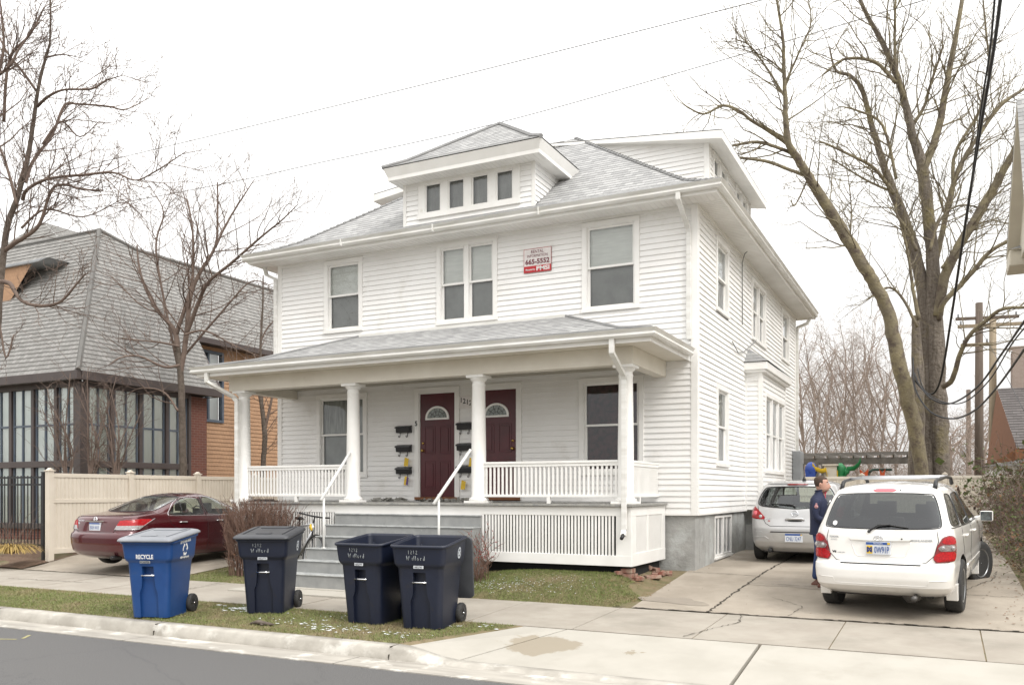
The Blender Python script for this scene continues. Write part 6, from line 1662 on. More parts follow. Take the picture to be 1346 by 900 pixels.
def text_on(s, w, hh, a, z, fn, mat, parent, off=.003, bold=0, shear=0, name='lettering', flip=1, rot=0):
    o = text_mesh(s, w, hh, mat, name, parent, None, bold=bold, shear=shear)
    c, sn = math.cos(rot), math.sin(rot)
    for v in o.data.vertices:
        x, y = v.co.x*flip, v.co.y; v.co = V(fn(a+x*c-y*sn, z+x*sn+y*c, off))
    return o
def make_body(car, parent, paint, z0, z1, arches, cuts_side, cut_rear, cut_front, cabin, nz=64, arch_r=.4):
    zs = [lerp(z0, z1, k/nz) for k in range(nz+1)]
    # refine towards the roof for a smooth crown
    zs = sorted(set([round(z, 4) for z in zs]+[round(z1-(z1-z0)*.06*(1-k/8)**2, 4) for k in range(9)]))
    B = car.solid(zs).build('body', [paint, 'black', 'interior'], parent)
    cut = []
    for y in arches:
        for s in (-1, 1):
            m = MB(); m.lathe([(arch_r, .52*s), (arch_r, 1.3*s)], (0, y, arch_r*.86), 40, 'x'); cut.append(m.build('arch', 'black', fixn=True))
    c = Car(cabin[0]); cz = [lerp(cabin[1], cabin[2], k/14) for k in range(15)]
    cut.append(c.solid(cz, 48).build('cab', 'interior', fixn=True))
    for P in cuts_side:
        m = MB(); m.prism(chaikin(P), 'x', -1.4, 1.4); cut.append(m.build('w', 'interior', fixn=True))
    m = MB(); m.prism(chaikin(cut_rear), 'y', -3.2, cabin[3]); cut.append(m.build('w', 'interior', fixn=True))
    m = MB(); m.prism(chaikin(cut_front), 'y', cabin[4], 3.2); cut.append(m.build('w', 'interior', fixn=True))
    boolean_cut(B, cut)
    shade_auto(B, .5)
    return B
def grow_poly(P, d):
    cx = sum(p[0] for p in P)/len(P); cy = sum(p[1] for p in P)/len(P); out = []
    for x, y in P:
        L = math.hypot(x-cx, y-cy); out.append((x+(x-cx)/L*d, y+(y-cy)/L*d))
    return out
def seam(mb, pts, fn, r=.004, off=0.0):
    P = []
    for a, b in zip(pts, pts[1:]):
        m = max(2, int(math.hypot(b[0]-a[0], b[1]-a[1])/.04))
        P += [fn(lerp(a[0], b[0], k/m), lerp(a[1], b[1], k/m), off) for k in range(m)]
    P.append(fn(*pts[-1], off)); mb.tube(P, r, 5)

def suv():
    r = empty('parked_suv', (3.37, -.72, .395)); r.rotation_euler = (math.radians(2.2), 0, math.radians(-6.5))
    r.scale = (.945, 1, 1); tag(r, 'white suv seen from behind with front wheels turned, on the driveway', 'car')
    LV = [(.26, -2.02, 2.1, .80, 5), (.33, -2.20, 2.22, .865, 5), (.40, -2.30, 2.3, .893, 4.5), (.50, -2.335, 2.34, .905, 4.2), (.60, -2.34, 2.345, .912, 4.2), (.665, -2.325, 2.34, .912, 4.2), (.695, -2.26, 2.33, .905, 5),
          (.80, -2.245, 2.3, .912, 5.5), (.93, -2.235, 2.22, .915, 5.5), (.99, -2.23, 2.05, .912, 5.5), (1.04, -2.225, 1.6, .905, 5.5), (1.09, -2.215, 1.12, .893, 5.5), (1.14, -2.19, .98, .875, 5.5), (1.25, -2.125, .76, .835, 5.5),
          (1.40, -2.04, .44, .785, 5.5), (1.52, -1.96, .18, .735, 5.5), (1.58, -1.91, .03, .70, 5), (1.62, -1.85, -.08, .65, 4.5), (1.65, -1.72, -.2, .55, 4), (1.672, -1.45, -.35, .38, 3.5), (1.685, -1.0, -.6, .12, 3)]
    c = Car(LV); c.N = 3.6; c.D = .34
    fr = lambda x, z, off=0: (x, c.yrear(x, z, off), z)
    ff = lambda x, z, off=0: (x, c.yfront(x, z, off), z)
    fs = lambda sg: (lambda y, z, off=0: (sg*c.xside(y, z, off), y, z))
    rear = [(-.735, 1.125), (.735, 1.125), (.60, 1.555), (-.60, 1.555)]
    front = [(-.72, 1.14), (.72, 1.14), (.58, 1.54), (-.58, 1.54)]
    sides = [[(-2.0, 1.16), (-1.42, 1.14), (-1.40, 1.53), (-1.72, 1.53)], [(-1.34, 1.13), (-.50, 1.11), (-.50, 1.53), (-1.32, 1.53)], [(-.42, 1.10), (.62, 1.10), (.12, 1.46), (-.02, 1.51), (-.42, 1.53)]]
    cab = [(.6, -2.0, .9, .78, 5), (1.1, -2.1, .95, .82, 5), (1.25, -2.05, .68, .785, 5), (1.4, -1.97, .36, .735, 5), (1.52, -1.88, .1, .68, 5), (1.6, -1.75, -.15, .6, 4)]
    B = make_body(c, r, 'carwhite', .26, 1.684, (-1.36, 1.36), sides, rear, front, (cab, .6, 1.6, -.9, -.3), 60, .405)
    m = MB(); patch(m, grow_poly(rear, .018), fr, .002, 20, 12); m.build('rear_window', 'carglass', r)
    m = MB(); patch(m, grow_poly(front, .018), ff, .002, 20, 12); m.build('windshield', 'carglassl', r)
    for sg in (1, -1):
        for P in sides: m = MB(); patch(m, grow_poly(P, .018), fs(sg), .002, 12, 10); m.build('side_window', 'carglass', r)
        m = MB()
        for P in sides: 
            Q = chaikin(grow_poly(P, .012)); seam(m, Q+[Q[0]], fs(sg), .009)
        seam(m, [(-2.02, 1.13), (.7, 1.085)], fs(sg), .008); m.build('window_seal', 'black', r)
    m = MB(); Q = chaikin(grow_poly(rear, .02)); seam(m, Q+[Q[0]], fr, .008)
    m.build('window_seal', 'black', r)
    # hatch shut line
    m = MB(); seam(m, [(-.68, 1.10), (-.70, .98), (-.65, .80), (-.56, .715), (-.45, .692), (.45, .692), (.56, .715), (.65, .80), (.70, .98), (.68, 1.10)], fr, .0045); m.build('shut_line', 'black', B)
    m = MB(); m.tube([fr(x, .683, .004) for x in [-.5+k*.05 for k in range(21)]], .012, 6); m.build('bumper_gap', 'black', B)
    # raised licence recess edges, garnish bar
    m = MB(); patch(m, [(-.40, .975), (.40, .975), (.385, 1.04), (-.385, 1.04)], fr, .026, 16, 5, .03, 2); m.build('garnish', 'carwhite', r)
    m = MB(); seam(m, [(-.38, .97), (-.31, .79), (-.28, .775), (.28, .775), (.31, .79), (.38, .97)], fr, .007, -.003); m.build('plate_recess_edge', 'carwhite', B)
    # bumper ledge
    m = MB(); seam(m, [(-.80, .50), (-.60, .50), (-.57, .43), (.57, .43), (.60, .50), (.80, .50)], fr, .007, -.003); m.build('bumper_crease', 'carwhite', B)
    # tail lights, mapped round the corner by angle
    def corner(sg):
        # parameter a runs along the outline from rear (0) to side; uses arclength approx
        def fn(a, z, off=0):
            yr_, yf_, w, n, D, Df = c.sec(z); wr = w*(1-c.BW); N = c.N; T = []
            for k in range(90):
                t = PI/2*k/90*.999; T.append((wr*math.sin(t)**(2/N), yr_+D-D*math.cos(t)**(2/N)))
            T += [(c.xside(yr_+D+.02*k, z), yr_+D+.02*k) for k in range(1, 20)]
            T = [p for p in T if p[0] >= .60]; tgt = a; s_ = 0
            for pa, pb in zip(T, T[1:]):
                L = math.hypot(pb[0]-pa[0], pb[1]-pa[1])
                if s_+L >= tgt:
                    t = (tgt-s_)/(L+1e-9); nx, ny = (pb[1]-pa[1])/(L+1e-9), -(pb[0]-pa[0])/(L+1e-9)
                    return (sg*(lerp(pa[0], pb[0], t)+nx*off), lerp(pa[1], pb[1], t)+ny*off, z)
                s_ += L
            return (sg*T[-1][0], T[-1][1], z)
        return fn
    for sg in (1, -1):
        fn = corner(sg); L_ = empty('tail_light'); L_.parent = r
        m = MB(); patch(m, [(.01, .715), (.37, .725), (.36, .99), (.30, 1.045), (.20, 1.055), (.11, 1.0)], fn, .012, 14, 14, .016, 1); m.build('housing', 'reddark', L_)
        m = MB(); patch(m, [(.025, .727), (.345, .737), (.345, .85), (.06, .85)], fn, .018, 12, 6, .006, 1); m.build('lower_lens', 'redlens', L_)
        m = MB(); patch(m, [(.125, .945), (.34, .945), (.335, .985), (.29, 1.03), (.20, 1.04), (.135, .995)], fn, .018, 12, 6, .006, 1); m.build('upper_lens', 'redlens', L_)
        m = MB(); patch(m, [(.07, .86), (.345, .86), (.34, .935), (.10, .935)], fn, .017, 12, 4, .005, 1); m.build('reverse_lens', 'lensgrey', L_)
        for a in (.15, .27): m = MB(); m.ball(V(fn(a, .90, .022)), .026, 12, 8); m.build('bulb', 'clearlens', L_)
    # third brake light
    m = MB(); patch(m, [(-.155, 1.585), (.155, 1.585), (.15, 1.62), (-.15, 1.62)], fr, .014, 8, 4, .02, 1); m.build('brake_light', 'pinklens', r)
    m = MB(); p = fr(.20, 1.60, .012); m.ball(p, .010, 8, 6); p = fr(.27, 1.005, .03); m.ball(p, .010, 8, 6); m.build('washer_nozzle', 'black', r)
    # plate
    P = empty('licence_plate'); P.parent = r
    fp = lambda x, z, off=0: (x, -2.262-off, z)
    m = MB(); m.box(-.175, .135, -2.272, -2.235, .80, .96); m.build('plate', 'plate', P, bevel=.004)
    m = MB(); m.box(-.172, .132, -2.2745, -2.2725, .925, .957); m.cm = 1; m.box(.095, .128, -2.277, -2.2747, .93, .955); m.box(-.165, -.09, -2.2755, -2.273, .812, .915); m.build('plate_colour', ['plateblue', 'maize'], P)
    F = lambda x, z: FR((x, -2.2785, z), (1, 0, 0), (0, 0, 1))
    text_mesh('M', .066, .07, 'navyink', parent=P, T=F(-.1275, .864), bold=.09); text_mesh('0W91P', .185, .085, 'plateblue', parent=P, T=F(.025, .862), bold=.01); text_mesh('MICHIGAN', .11, .018, 'white', parent=P, T=F(-.02, .941))
    # wiper
    m = MB(); m.ball(fr(-.14, 1.09, .025), .022, 10, 8); m.tube([fr(-.14, 1.09, .03), fr(-.03, 1.17, .04), fr(.12, 1.175, .035)], [.014, .012, .008], 6); m.tube([fr(-.04, 1.165, .028), fr(.1, 1.17, .02), fr(.34, 1.14, .016)], .008, 6); m.build('rear_wiper', 'black', r)
    # badges
    m = MB(); n = 28
    cx, cz = -.02, 1.008
    for (a, b) in ((.055, .032), (.020, .031)): m.tube([fr(cx+a*math.cos(2*PI*k/n), cz+b*math.sin(2*PI*k/n), .030) for k in range(n+1)], .0045, 6)
    m.tube([fr(cx+.036*math.cos(2*PI*k/n), cz+.014+.011*math.sin(2*PI*k/n), .030) for k in range(n+1)], .004, 6)
    m.build('emblem', 'chrome', r)
    B3 = lambda x, z, off=0: fr(x, z, off)
    text_on('HIGHLANDER', .27, .026, .50, .985, B3, 'metalbox', r, .004, .03); text_on('TOYOTA', .125, .026, -.60, 1.01, B3, 'metalbox', r, .004, .04)
    text_on('AWD', .09, .018, -.60, .975, B3, 'metalbox', r, .004, .0); text_on('V6', .06, .03, -.595, .82, B3, 'black', r, .004, .06); text_on('LIMITED', .10, .014, -.50, .812, B3, 'metalbox', r, .004, .02)
    # small white sticker on glass
    m = MB(); P_ = [(-.60+.030*math.cos(t)*(1+.12*math.cos(2*t)), 1.185+.030*math.sin(t)) for t in [2*PI*k/16 for k in range(16)]]; patch(m, P_, fr, .006, 6, 8, 0, 0); m.build('sticker', 'white', r)
    # roof rails and cross bars
    for sg in (1, -1):
        m = MB(); m.tube([(sg*.60, -1.72, 1.615), (sg*.60, -1.64, 1.69), (sg*.60, -1.5, 1.715), (sg*.60, -.6, 1.735), (sg*.60, -.1, 1.71), (sg*.60, .02, 1.63)], [.03, .028, .022, .022, .024, .03], 8); m.build('roof_rail', 'black', r)
    for y in (-1.25, -.45): m = MB(); m.tube([(-.60, y, 1.74), (.60, y, 1.74)], .018, 8); m.build('cross_bar', 'silver', r)
    # mirrors
    for sg in (1, -1):
        m = MB(); m.box(*sorted((sg*.93, sg*1.11)), .60, .70, 1.05, 1.20); m.tube([(sg*.84, .70, 1.07), (sg*.96, .66, 1.10)], .045, 8); mm = m.build('mirror', 'carwhite', r, bevel=.04)
        m = MB(); m.quad((sg*.94, .594, 1.06), (sg*1.10, .594, 1.06), (sg*1.10, .594, 1.192), (sg*.94, .594, 1.192)); m.build('mirror_glass', 'mirrorg', mm)
    # door handles and shut lines on the side
    for sg in (1, -1):
        f_ = fs(sg)
        m = MB(); seam(m, [(-1.37, 1.1), (-1.36, .95), (-1.0, .55), (-.92, .36)], f_, .004); seam(m, [(-.46, 1.1), (-.46, .36)], f_, .004); seam(m, [(.78, 1.06), (.86, .9), (.86, .36)], f_, .004); m.build('door_gap', 'black', B)
        for y in (-1.20, -.30): m = MB(); m.tube([f_(y, .98, .0), f_(y+.03, .985, .03), f_(y+.17, .985, .03), f_(y+.2, .98, 0)], .013, 8); m.build('door_handle', 'carwhite', r)
        m = MB(); patch(m, [(-.9, .50), (.9, .50), (.9, .58), (-.9, .58)], f_, .012, 20, 3, .014, 1); m.build('side_moulding', 'carwhite', r)
    # mud flaps, exhaust, underside
    for sg in (1, -1):
        m = MB(); m.prism([(-1.86, .42), (-1.72, .42), (-1.74, .20), (-1.80, .20)], 'x', *sorted((sg*.74, sg*.885))); m.build('mud_flap', 'carwhite', r, bevel=.01)
        m = MB(); m.prism([(.92, .45), (.96, .45), (.95, .22), (.91, .22)], 'x', *sorted((sg*.76, sg*.885))); m.build('mud_flap', 'carwhite', r, bevel=.01)
    m = MB(); m.lathe([(.036, -2.32), (.036, -2.0), (.03, -2.0)], (.42, 0, .27), 16, 'y'); m.lathe([(.12, -2.05), (.13, -1.9), (.13, -1.5), (.1, -1.4)], (.35, 0, .30), 16, 'y'); m.build('exhaust', 'exhaust', r)
    m = MB(); m.box(-.62, .62, -2.0, 2.0, .24, .30); m.cyl((-.75, -1.36, .34), (.75, -1.36, .34), .06); m.build('underbody', 'black', r, bevel=.02)
    for x, y, st in ((-.80, -1.36, 0), (.80, -1.36, 0), (-.80, 1.36, -.42), (.80, 1.36, -.42)): wheel(r, x, y, .345, .225, .62, st, 5)
    seats(r, ((-.55, (-.34, .34)), (.35, (-.36, .36))), .52, 1.12, 1.36)
m_['lensgrey'] = M('smoked_reverse_lens', (.17, .13, .125), .15, (.30, .27, .26), 50, coat=1)
m_['exhaust'] = M('dull_steel', (.12, .115, .11), .5, metal=.8)
suv()

def hatchback():
    r = empty('parked_hatchback', (1.40, 3.62, .60)); tag(r, 'silver hatchback parked beside the house behind the man', 'car')
    LV = [(.20, -1.9, 1.95, .72, 5), (.28, -2.03, 2.05, .80, 4.5), (.38, -2.09, 2.1, .83, 4.2), (.52, -2.115, 2.13, .845, 4), (.62, -2.12, 2.12, .85, 4), (.68, -2.105, 2.08, .85, 4.2), (.80, -2.075, 1.95, .852, 4.8), (.90, -2.06, 1.7, .848, 5), (.98, -2.045, 1.35, .835, 5),
          (1.05, -2.01, 1.12, .81, 5), (1.20, -1.93, .82, .765, 5), (1.35, -1.83, .48, .71, 5), (1.42, -1.76, .28, .675, 5), (1.47, -1.68, .1, .62, 4.5), (1.505, -1.5, -.1, .50, 4), (1.525, -1.1, -.35, .30, 3.5), (1.535, -.8, -.6, .1, 3)]
    c = Car(LV); fr = lambda x, z, off=0: (x, c.yrear(x, z, off), z); ff = lambda x, z, off=0: (x, c.yfront(x, z, off), z); fs = lambda sg: (lambda y, z, off=0: (sg*c.xside(y, z, off), y, z))
    rear = [(-.60, 1.035), (0, 1.005), (.60, 1.035), (.69, 1.10), (.56, 1.385), (-.56, 1.385), (-.69, 1.10)]
    front = [(-.66, 1.08), (.66, 1.08), (.54, 1.42), (-.54, 1.42)]
    sides = [[(-1.5, 1.06), (-.95, 1.04), (-.95, 1.38), (-1.3, 1.34)], [(-.88, 1.03), (-.1, 1.01), (-.1, 1.41), (-.88, 1.40)], [(-.02, 1.0), (.95, .99), (.55, 1.22), (.2, 1.38), (-.02, 1.41)]]
    cab = [(.5, -1.85, .9, .72, 5), (1.0, -1.93, 1.05, .75, 5), (1.2, -1.85, .75, .70, 5), (1.35, -1.75, .4, .65, 5), (1.45, -1.6, .1, .55, 4)]
    B = make_body(c, r, 'carsilver', .20, 1.534, (-1.30, 1.30), sides, rear, front, (cab, .5, 1.45, -.9, -.2), 56, .36)
    m = MB(); patch(m, grow_poly(rear, .02), fr, .002, 20, 12); m.build('rear_window', 'carglassl', r); m = MB(); patch(m, grow_poly(front, .018), ff, .002, 20, 12); m.build('windshield', 'carglassl', r)
    m = MB(); Q = chaikin(grow_poly(rear, .02)); seam(m, Q+[Q[0]], fr, .012); m.build('window_seal', 'black', r)
    for sg in (1, -1):
        for P in sides: m = MB(); patch(m, grow_poly(P, .018), fs(sg), .002, 12, 10); m.build('side_window', 'carglass', r)
    m = MB(); seam(m, [(-.69, 1.04), (-.66, .95), (-.52, .72), (-.44, .67), (.44, .67), (.52, .72), (.66, .95), (.69, 1.04)], fr, .005); m.build('shut_line', 'black', B)
    def side_rear(sg):
        # a from rear face to flank using the slice outline
        def fn(a, z, off=0):
            cc, A, w, n = c.sec(z); t = .20+a*1.05; t = min(t, 1.35); st, ct = math.sin(t), math.cos(t); e = 2/n
            x = w*abs(st)**e; y = cc-A*abs(ct)**e
            return (sg*(x+off*st), y-off*ct, z)
        return fn
    # wrapped triangular lamps
    def lamp(sg):
        def fn(u, z, off=0):     # u = x position, beyond .80 wraps along the flank
            if u <= .80: return (sg*u, c.yrear(u, z, off), z)
            y = c.yrear(.80, z)+(u-.80)*1.6; return (sg*(c.xside(y, z)+off), y, z)
        return fn
    for sg in (1, -1):
        fn = lamp(sg); L_ = empty('tail_light'); L_.parent = r
        m = MB(); patch(m, [(.50, .79), (.86, .80), (.93, .90), (.86, 1.03), (.78, 1.055), (.66, .96)], fn, .012, 16, 12, .018, 1); m.build('lens', 'redlens', L_)
        m = MB(); p = V(fn(.72, .90, .014)); m.lathe([(.048, 0), (.04, -.012), (.0, -.014)], p, 20, 'y'); m.build('round_lens', 'pinklens', L_)
        m = MB(); p = V(fn(.62, .845, .012)); m.lathe([(.035, 0), (.03, -.010), (.0, -.012)], p, 20, 'y'); m.build('reverse_lens', 'clearlens', L_)
    m = MB(); patch(m, [(-.19, 1.425), (.19, 1.425), (.185, 1.45), (-.185, 1.45)], fr, .02, 8, 4, .03, 1); m.build('brake_light', 'reddark', r)
    m = MB(); patch(m, [(-.64, 1.455), (.64, 1.455), (.58, 1.475), (-.58, 1.475)], fr, .03, 16, 3, .05, 1); m.build('spoiler', 'carsilver', r)
    m = MB(); patch(m, [(-.40, .42), (.40, .42), (.37, .30), (-.37, .30)], fr, .004, 10, 6, 0, 2); seam(m, [(-.41, .57), (.41, .57), (.41, .53), (.34, .36), (-.34, .36), (-.41, .53), (-.41, .57)], fr, .006); m.v = [v for v in m.v]
    m = MB(); patch(m, [(-.42, .56), (.42, .56), (.34, .35), (-.34, .35)], fr, .003, 12, 8, 0, 2); m.build('plate_recess', 'recess', B)
    m = MB(); seam(m, [(-.43, .565), (.43, .565)], fr, .010); m.build('recess_edge', 'black', B)
    m = MB(); 
    for sg in (1, -1): seam(m, [(sg*.82, .47), (sg*.52, .47), (sg*.46, .43)], fr, .006)
    seam(m, [(-.82, .57), (-.60, .57), (-.58, .55)], fr, .005); m.build('bumper_crease', 'carsilver', B)
    P = empty('licence_plate'); P.parent = r; yp = c.yrear(0, .45)-.016
    m = MB(); m.box(-.17, .14, yp, yp+.02, .385, .54); m.build('plate', 'plate', P, bevel=.004)
    m = MB(); m.box(-.167, .137, yp-.002, yp-.0005, .505, .537); m.cm = 1; m.box(.105, .13, yp-.004, yp-.0022, .508, .53); m.build('plate_colour', ['plateblue', 'maize'], P)
    text_mesh('CNU 3247', .26, .075, 'plateblue', parent=P, T=FR((-.015, yp-.003, .445), (1, 0, 0), (0, 0, 1)))
    m = MB(); m.tube([fr(-.16, .785, .01), fr(-.13, .81, .03), fr(.13, .81, .03), fr(.16, .785, .01)], .022, 8); m.build('tailgate_handle', 'carsilver', r)
    m = MB(); patch(m, [(-.14, .755), (.14, .755), (.13, .785), (-.13, .785)], fr, .006, 8, 3); m.build('handle_recess', 'black', r)
    m = MB(); m.tube([fr(.055*math.cos(2*PI*k/24), .905+.05*math.sin(2*PI*k/24), .008) for k in range(25)], .007, 6); patch(m, [(-.068, .892), (.068, .892), (.068, .918), (-.068, .918)], fr, .014, 4, 2, .008, 0); m.build('emblem', 'chrome', r)
    text_on('NISSAN', .10, .016, 0, .905, fr, 'black', r, .018, .02)
    text_on('VERSA', .14, .03, -.50, .80, fr, 'chrome', r, .006, .04); text_on('S', .04, .02, -.46, .765, fr, 'redlens', r, .006, .04)
    m = MB(); m.tube([fr(.0, 1.02, .02), fr(-.05, 1.06, .03), fr(-.42, 1.075, .016)], [.02, .016, .008], 6); m.build('rear_wiper', 'black', r)
    m = MB(); m.lathe([(.04, 0), (.025, .05), (.012, .09)], (.08, -1.48, 1.50), 12); m.tube([(.08, -1.48, 1.58), (.08, -1.60, 1.82)], .006, 6); m.build('antenna', 'black', r)
    m = MB(); m.box(-.60, .60, -1.8, 1.8, .17, .22); m.cyl((-.7, -1.3, .28), (.7, -1.3, .28), .05); m.lathe([(.04, -2.05), (.04, -1.8), (.03, -1.8)], (-.45, 0, .22), 12, 'y'); m.build('underbody', 'black', r, bevel=.02)
    for x, y in ((-.74, -1.30), (.74, -1.30), (-.74, 1.30), (.74, 1.30)): wheel(r, x, y, .305, .19, .62, 0, 6)
    seats(r, ((-.75, (-.36, .36)), (.15, (-.36, .36))), .5, 1.02, 1.24)
m_['recess'] = M('silver_paint_plate_recess', (.46, .45, .43), .45, (.42, .41, .39), 2)
hatchback()

def sedan():
    r = empty('parked_sedan', (-11.08, -.92, .405)); r.rotation_euler = (math.radians(.6), 0, math.radians(0)); tag(r, 'maroon sedan parked nose in beside the cream fence', 'car')
    LV = [(.20, -2.15, 2.2, .80, 5), (.27, -2.34, 2.33, .87, 4.5), (.36, -2.43, 2.4, .905, 4.2), (.50, -2.46, 2.45, .922, 4), (.62, -2.465, 2.45, .925, 4), (.69, -2.45, 2.42, .925, 4), (.73, -2.40, 2.38, .923, 4.5), (.85, -2.375, 2.2, .92, 4.5), (.93, -2.355, 1.75, .91, 4.5), (.98, -2.335, 1.3, .895, 4.5), (1.02, -2.31, 1.10, .878, 4.5),
          (1.05, -2.22, 1.02, .86, 4.5), (1.075, -1.98, .96, .845, 4.8), (1.10, -1.74, .90, .83, 5), (1.16, -1.56, .77, .80, 5), (1.26, -1.28, .54, .75, 5), (1.36, -.97, .27, .695, 5), (1.41, -.80, .10, .655, 5), (1.44, -.66, -.02, .60, 4.5), (1.46, -.55, -.10, .5, 4), (1.472, -.45, -.2, .32, 3.5), (1.478, -.38, -.28, .12, 3)]
    c = Car(LV); fr = lambda x, z, off=0: (x, c.yrear(x, z, off), z+off*.5*(z > 1.08)); ff = lambda x, z, off=0: (x, c.yfront(x, z, off), z); fs = lambda sg: (lambda y, z, off=0: (sg*c.xside(y, z, off), y, z))
    rear = [(-.68, 1.12), (.68, 1.12), (.53, 1.405), (-.53, 1.405)]; front = [(-.70, 1.10), (.70, 1.10), (.54, 1.40), (-.54, 1.40)]
    sides = [[(-1.36, 1.035), (-.40, 1.02), (-.40, 1.375), (-.80, 1.37), (-1.10, 1.24)], [(-.32, 1.02), (.88, 1.00), (.52, 1.20), (.15, 1.36), (-.32, 1.39)]]
    cab = [(.5, -1.3, 1.0, .78, 5), (1.02, -1.5, 1.05, .79, 5), (1.12, -1.45, .82, .76, 5), (1.26, -1.15, .46, .70, 5), (1.36, -.87, .2, .65, 5), (1.41, -.65, 0, .55, 4)]
    B = make_body(c, r, 'carred', .20, 1.477, (-1.37, 1.42), sides, rear, front, (cab, .5, 1.41, -.5, -.2), 62, .37)
    m = MB(); patch(m, grow_poly(rear, .018), fr, .002, 20, 14); m.build('rear_window', 'glassgrey', r); m = MB(); patch(m, grow_poly(front, .018), ff, .002, 20, 12); m.build('windshield', 'carglassl', r)
    for sg in (1, -1):
        f_ = fs(sg)
        for P in sides: m = MB(); patch(m, grow_poly(P, .018), f_, .002, 16, 10); m.build('side_window', 'carglassl', r)
        m = MB()
        allp = [(-1.40, 1.025), (.92, .985), (.56, 1.20), (.17, 1.375), (-.34, 1.405), (-.80, 1.39), (-1.12, 1.26)]; Q = chaikin(allp, 2, .15); seam(m, Q+[Q[0]], f_, .007); m.build('window_trim', 'chrome', r)
        m = MB(); seam(m, [(-.36, 1.02), (-.36, 1.38)], f_, .014); seam(m, [(-.98, 1.03), (-.92, 1.33)], f_, .010); m.build('pillar', 'black', r)
        m = MB(); seam(m, [(-1.38, 1.02), (-1.32, .86), (-1.05, .70), (-.98, .5), (-.97, .28)], f_, .004); seam(m, [(-.36, 1.0), (-.36, .28)], f_, .004); seam(m, [(.95, .98), (1.0, .8), (1.0, .28)], f_, .004); m.build('door_gap', 'black', B)
        for y in (-1.12, -.12): m = MB(); m.tube([f_(y, .885, .0), f_(y+.03, .89, .028), f_(y+.18, .885, .028), f_(y+.21, .88, 0)], .012, 8); m.build('door_handle', 'chrome', r)
        m = MB(); m.ball((sg*.98, .78, 1.03), .10, 14, 10, (1, .6, .8)); m.tube([(sg*.86, .84, 1.0), (sg*.95, .80, 1.01)], .025, 8); m.build('mirror', 'carred', r)
        def lf(u, z, off=0, sg=sg):
            if u <= .80: return (sg*u, c.yrear(u, z, off), z)
            y = c.yrear(.80, z)+(u-.80)*1.5; return (sg*(c.xside(y, z)+off), y, z)
        L_ = empty('tail_light'); L_.parent = r
        m = MB(); patch(m, [(.54, .80), (.62, .97), (.90, .985), (1.10, .975), (.92, .80)], lf, .010, 18, 8, .014, 0); m.build('lens', 'redlens', L_)
        m = MB(); patch(m, [(.535, .79), (.57, .86), (.98, .86), (.905, .79)], lf, .014, 16, 4, .008, 0); m.build('clear_strip', 'clearlens', L_)
        m = MB(); seam(m, [(.535, .785), (.905, .785), (1.11, .985)], lf, .006, .01); m.build('chrome_edge', 'chrome', L_)
    m = MB(); Q = chaikin(grow_poly(rear, .02)); seam(m, Q+[Q[0]], fr, .010); m.build('window_seal', 'black', r)
    m = MB(); seam(m, [(-.50, .725), (.50, .725)], fr, .006, -.0); seam(m, [(.50, .725), (.57, .80), (.66, .99), (.68, 1.03)], fr, .004); seam(m, [(-.50, .725), (-.57, .80), (-.66, .99), (-.68, 1.03)], fr, .004); m.build('shut_line', 'black', B)
    m = MB(); m.tube([fr(x, 1.035, .012) for x in [-.60+.06*k for k in range(21)]], .012, 6); m.build('boot_lip', 'carred', r)
    m = MB(); m.box(-.26, .26, -2.40, -2.385, .935, .955); m.tube([(.0+.05*math.cos(2*PI*k/16), -2.37, .985+.04*math.sin(2*PI*k/16)) for k in range(17)], .009, 6); m.tube([(-.03, -2.375, 1.01), (-.02, -2.375, .985), (.02, -2.375, .985), (.03, -2.375, 1.01)], .007, 6); m.tube([(-.025, -2.375, .96), (-.02, -2.375, .985)], .007, 6); m.tube([(.025, -2.375, .96), (.02, -2.375, .985)], .007, 6); m.build('emblem', 'chrome', r)
    text_on('V6', .07, .035, -.52, .90, fr, 'chrome', r, .006, .03)
    text_on('ACCORD', .2, .022, -.46, .95, fr, 'chrome', r, .006, .02)
    P = empty('licence_plate'); P.parent = r
    m = MB(); m.box(-.155, .155, -2.395, -2.36, .76, .915); m.build('plate', 'plate', P, bevel=.004); m = MB(); m.box(-.15, .15, -2.397, -2.3955, .885, .912); m.build('plate_colour', 'plateblue', P)
    text_mesh('BXH 4410', .25, .07, 'plateblue', parent=P, T=FR((0, -2.398, .82), (1, 0, 0), (0, 0, 1)))
    m = MB(); m.box(-.64, .64, -1.9, 1.9, .17, .22); m.cyl((-.75, -1.37, .3), (.75, -1.37, .3), .05); m.lathe([(.04, -2.42), (.04, -2.2), (.03, -2.2)], (.5, 0, .24), 12, 'y'); m.build('underbody', 'black', r, bevel=.02)
    for x, y in ((-.81, -1.37), (.81, -1.37), (-.81, 1.42), (.81, 1.42)): wheel(r, x, y, .325, .22, .64, 0, 5)
    seats(r, ((-.85, (-.38, .38)), (.2, (-.38, .38))), .52, 1.03, 1.25)
    m = MB(); m.tube([(-.38+.17*math.cos(t), .62-.05*math.sin(t), 1.0+.17*math.sin(t)) for t in [2*PI*k/20 for k in range(21)]], .014, 6, False); m.build('steering_wheel', 'black', r)
m_['glassgrey'] = glassmat('pale_rear_glass', (.72, .76, .74), rough=.12, base=.30)
sedan()
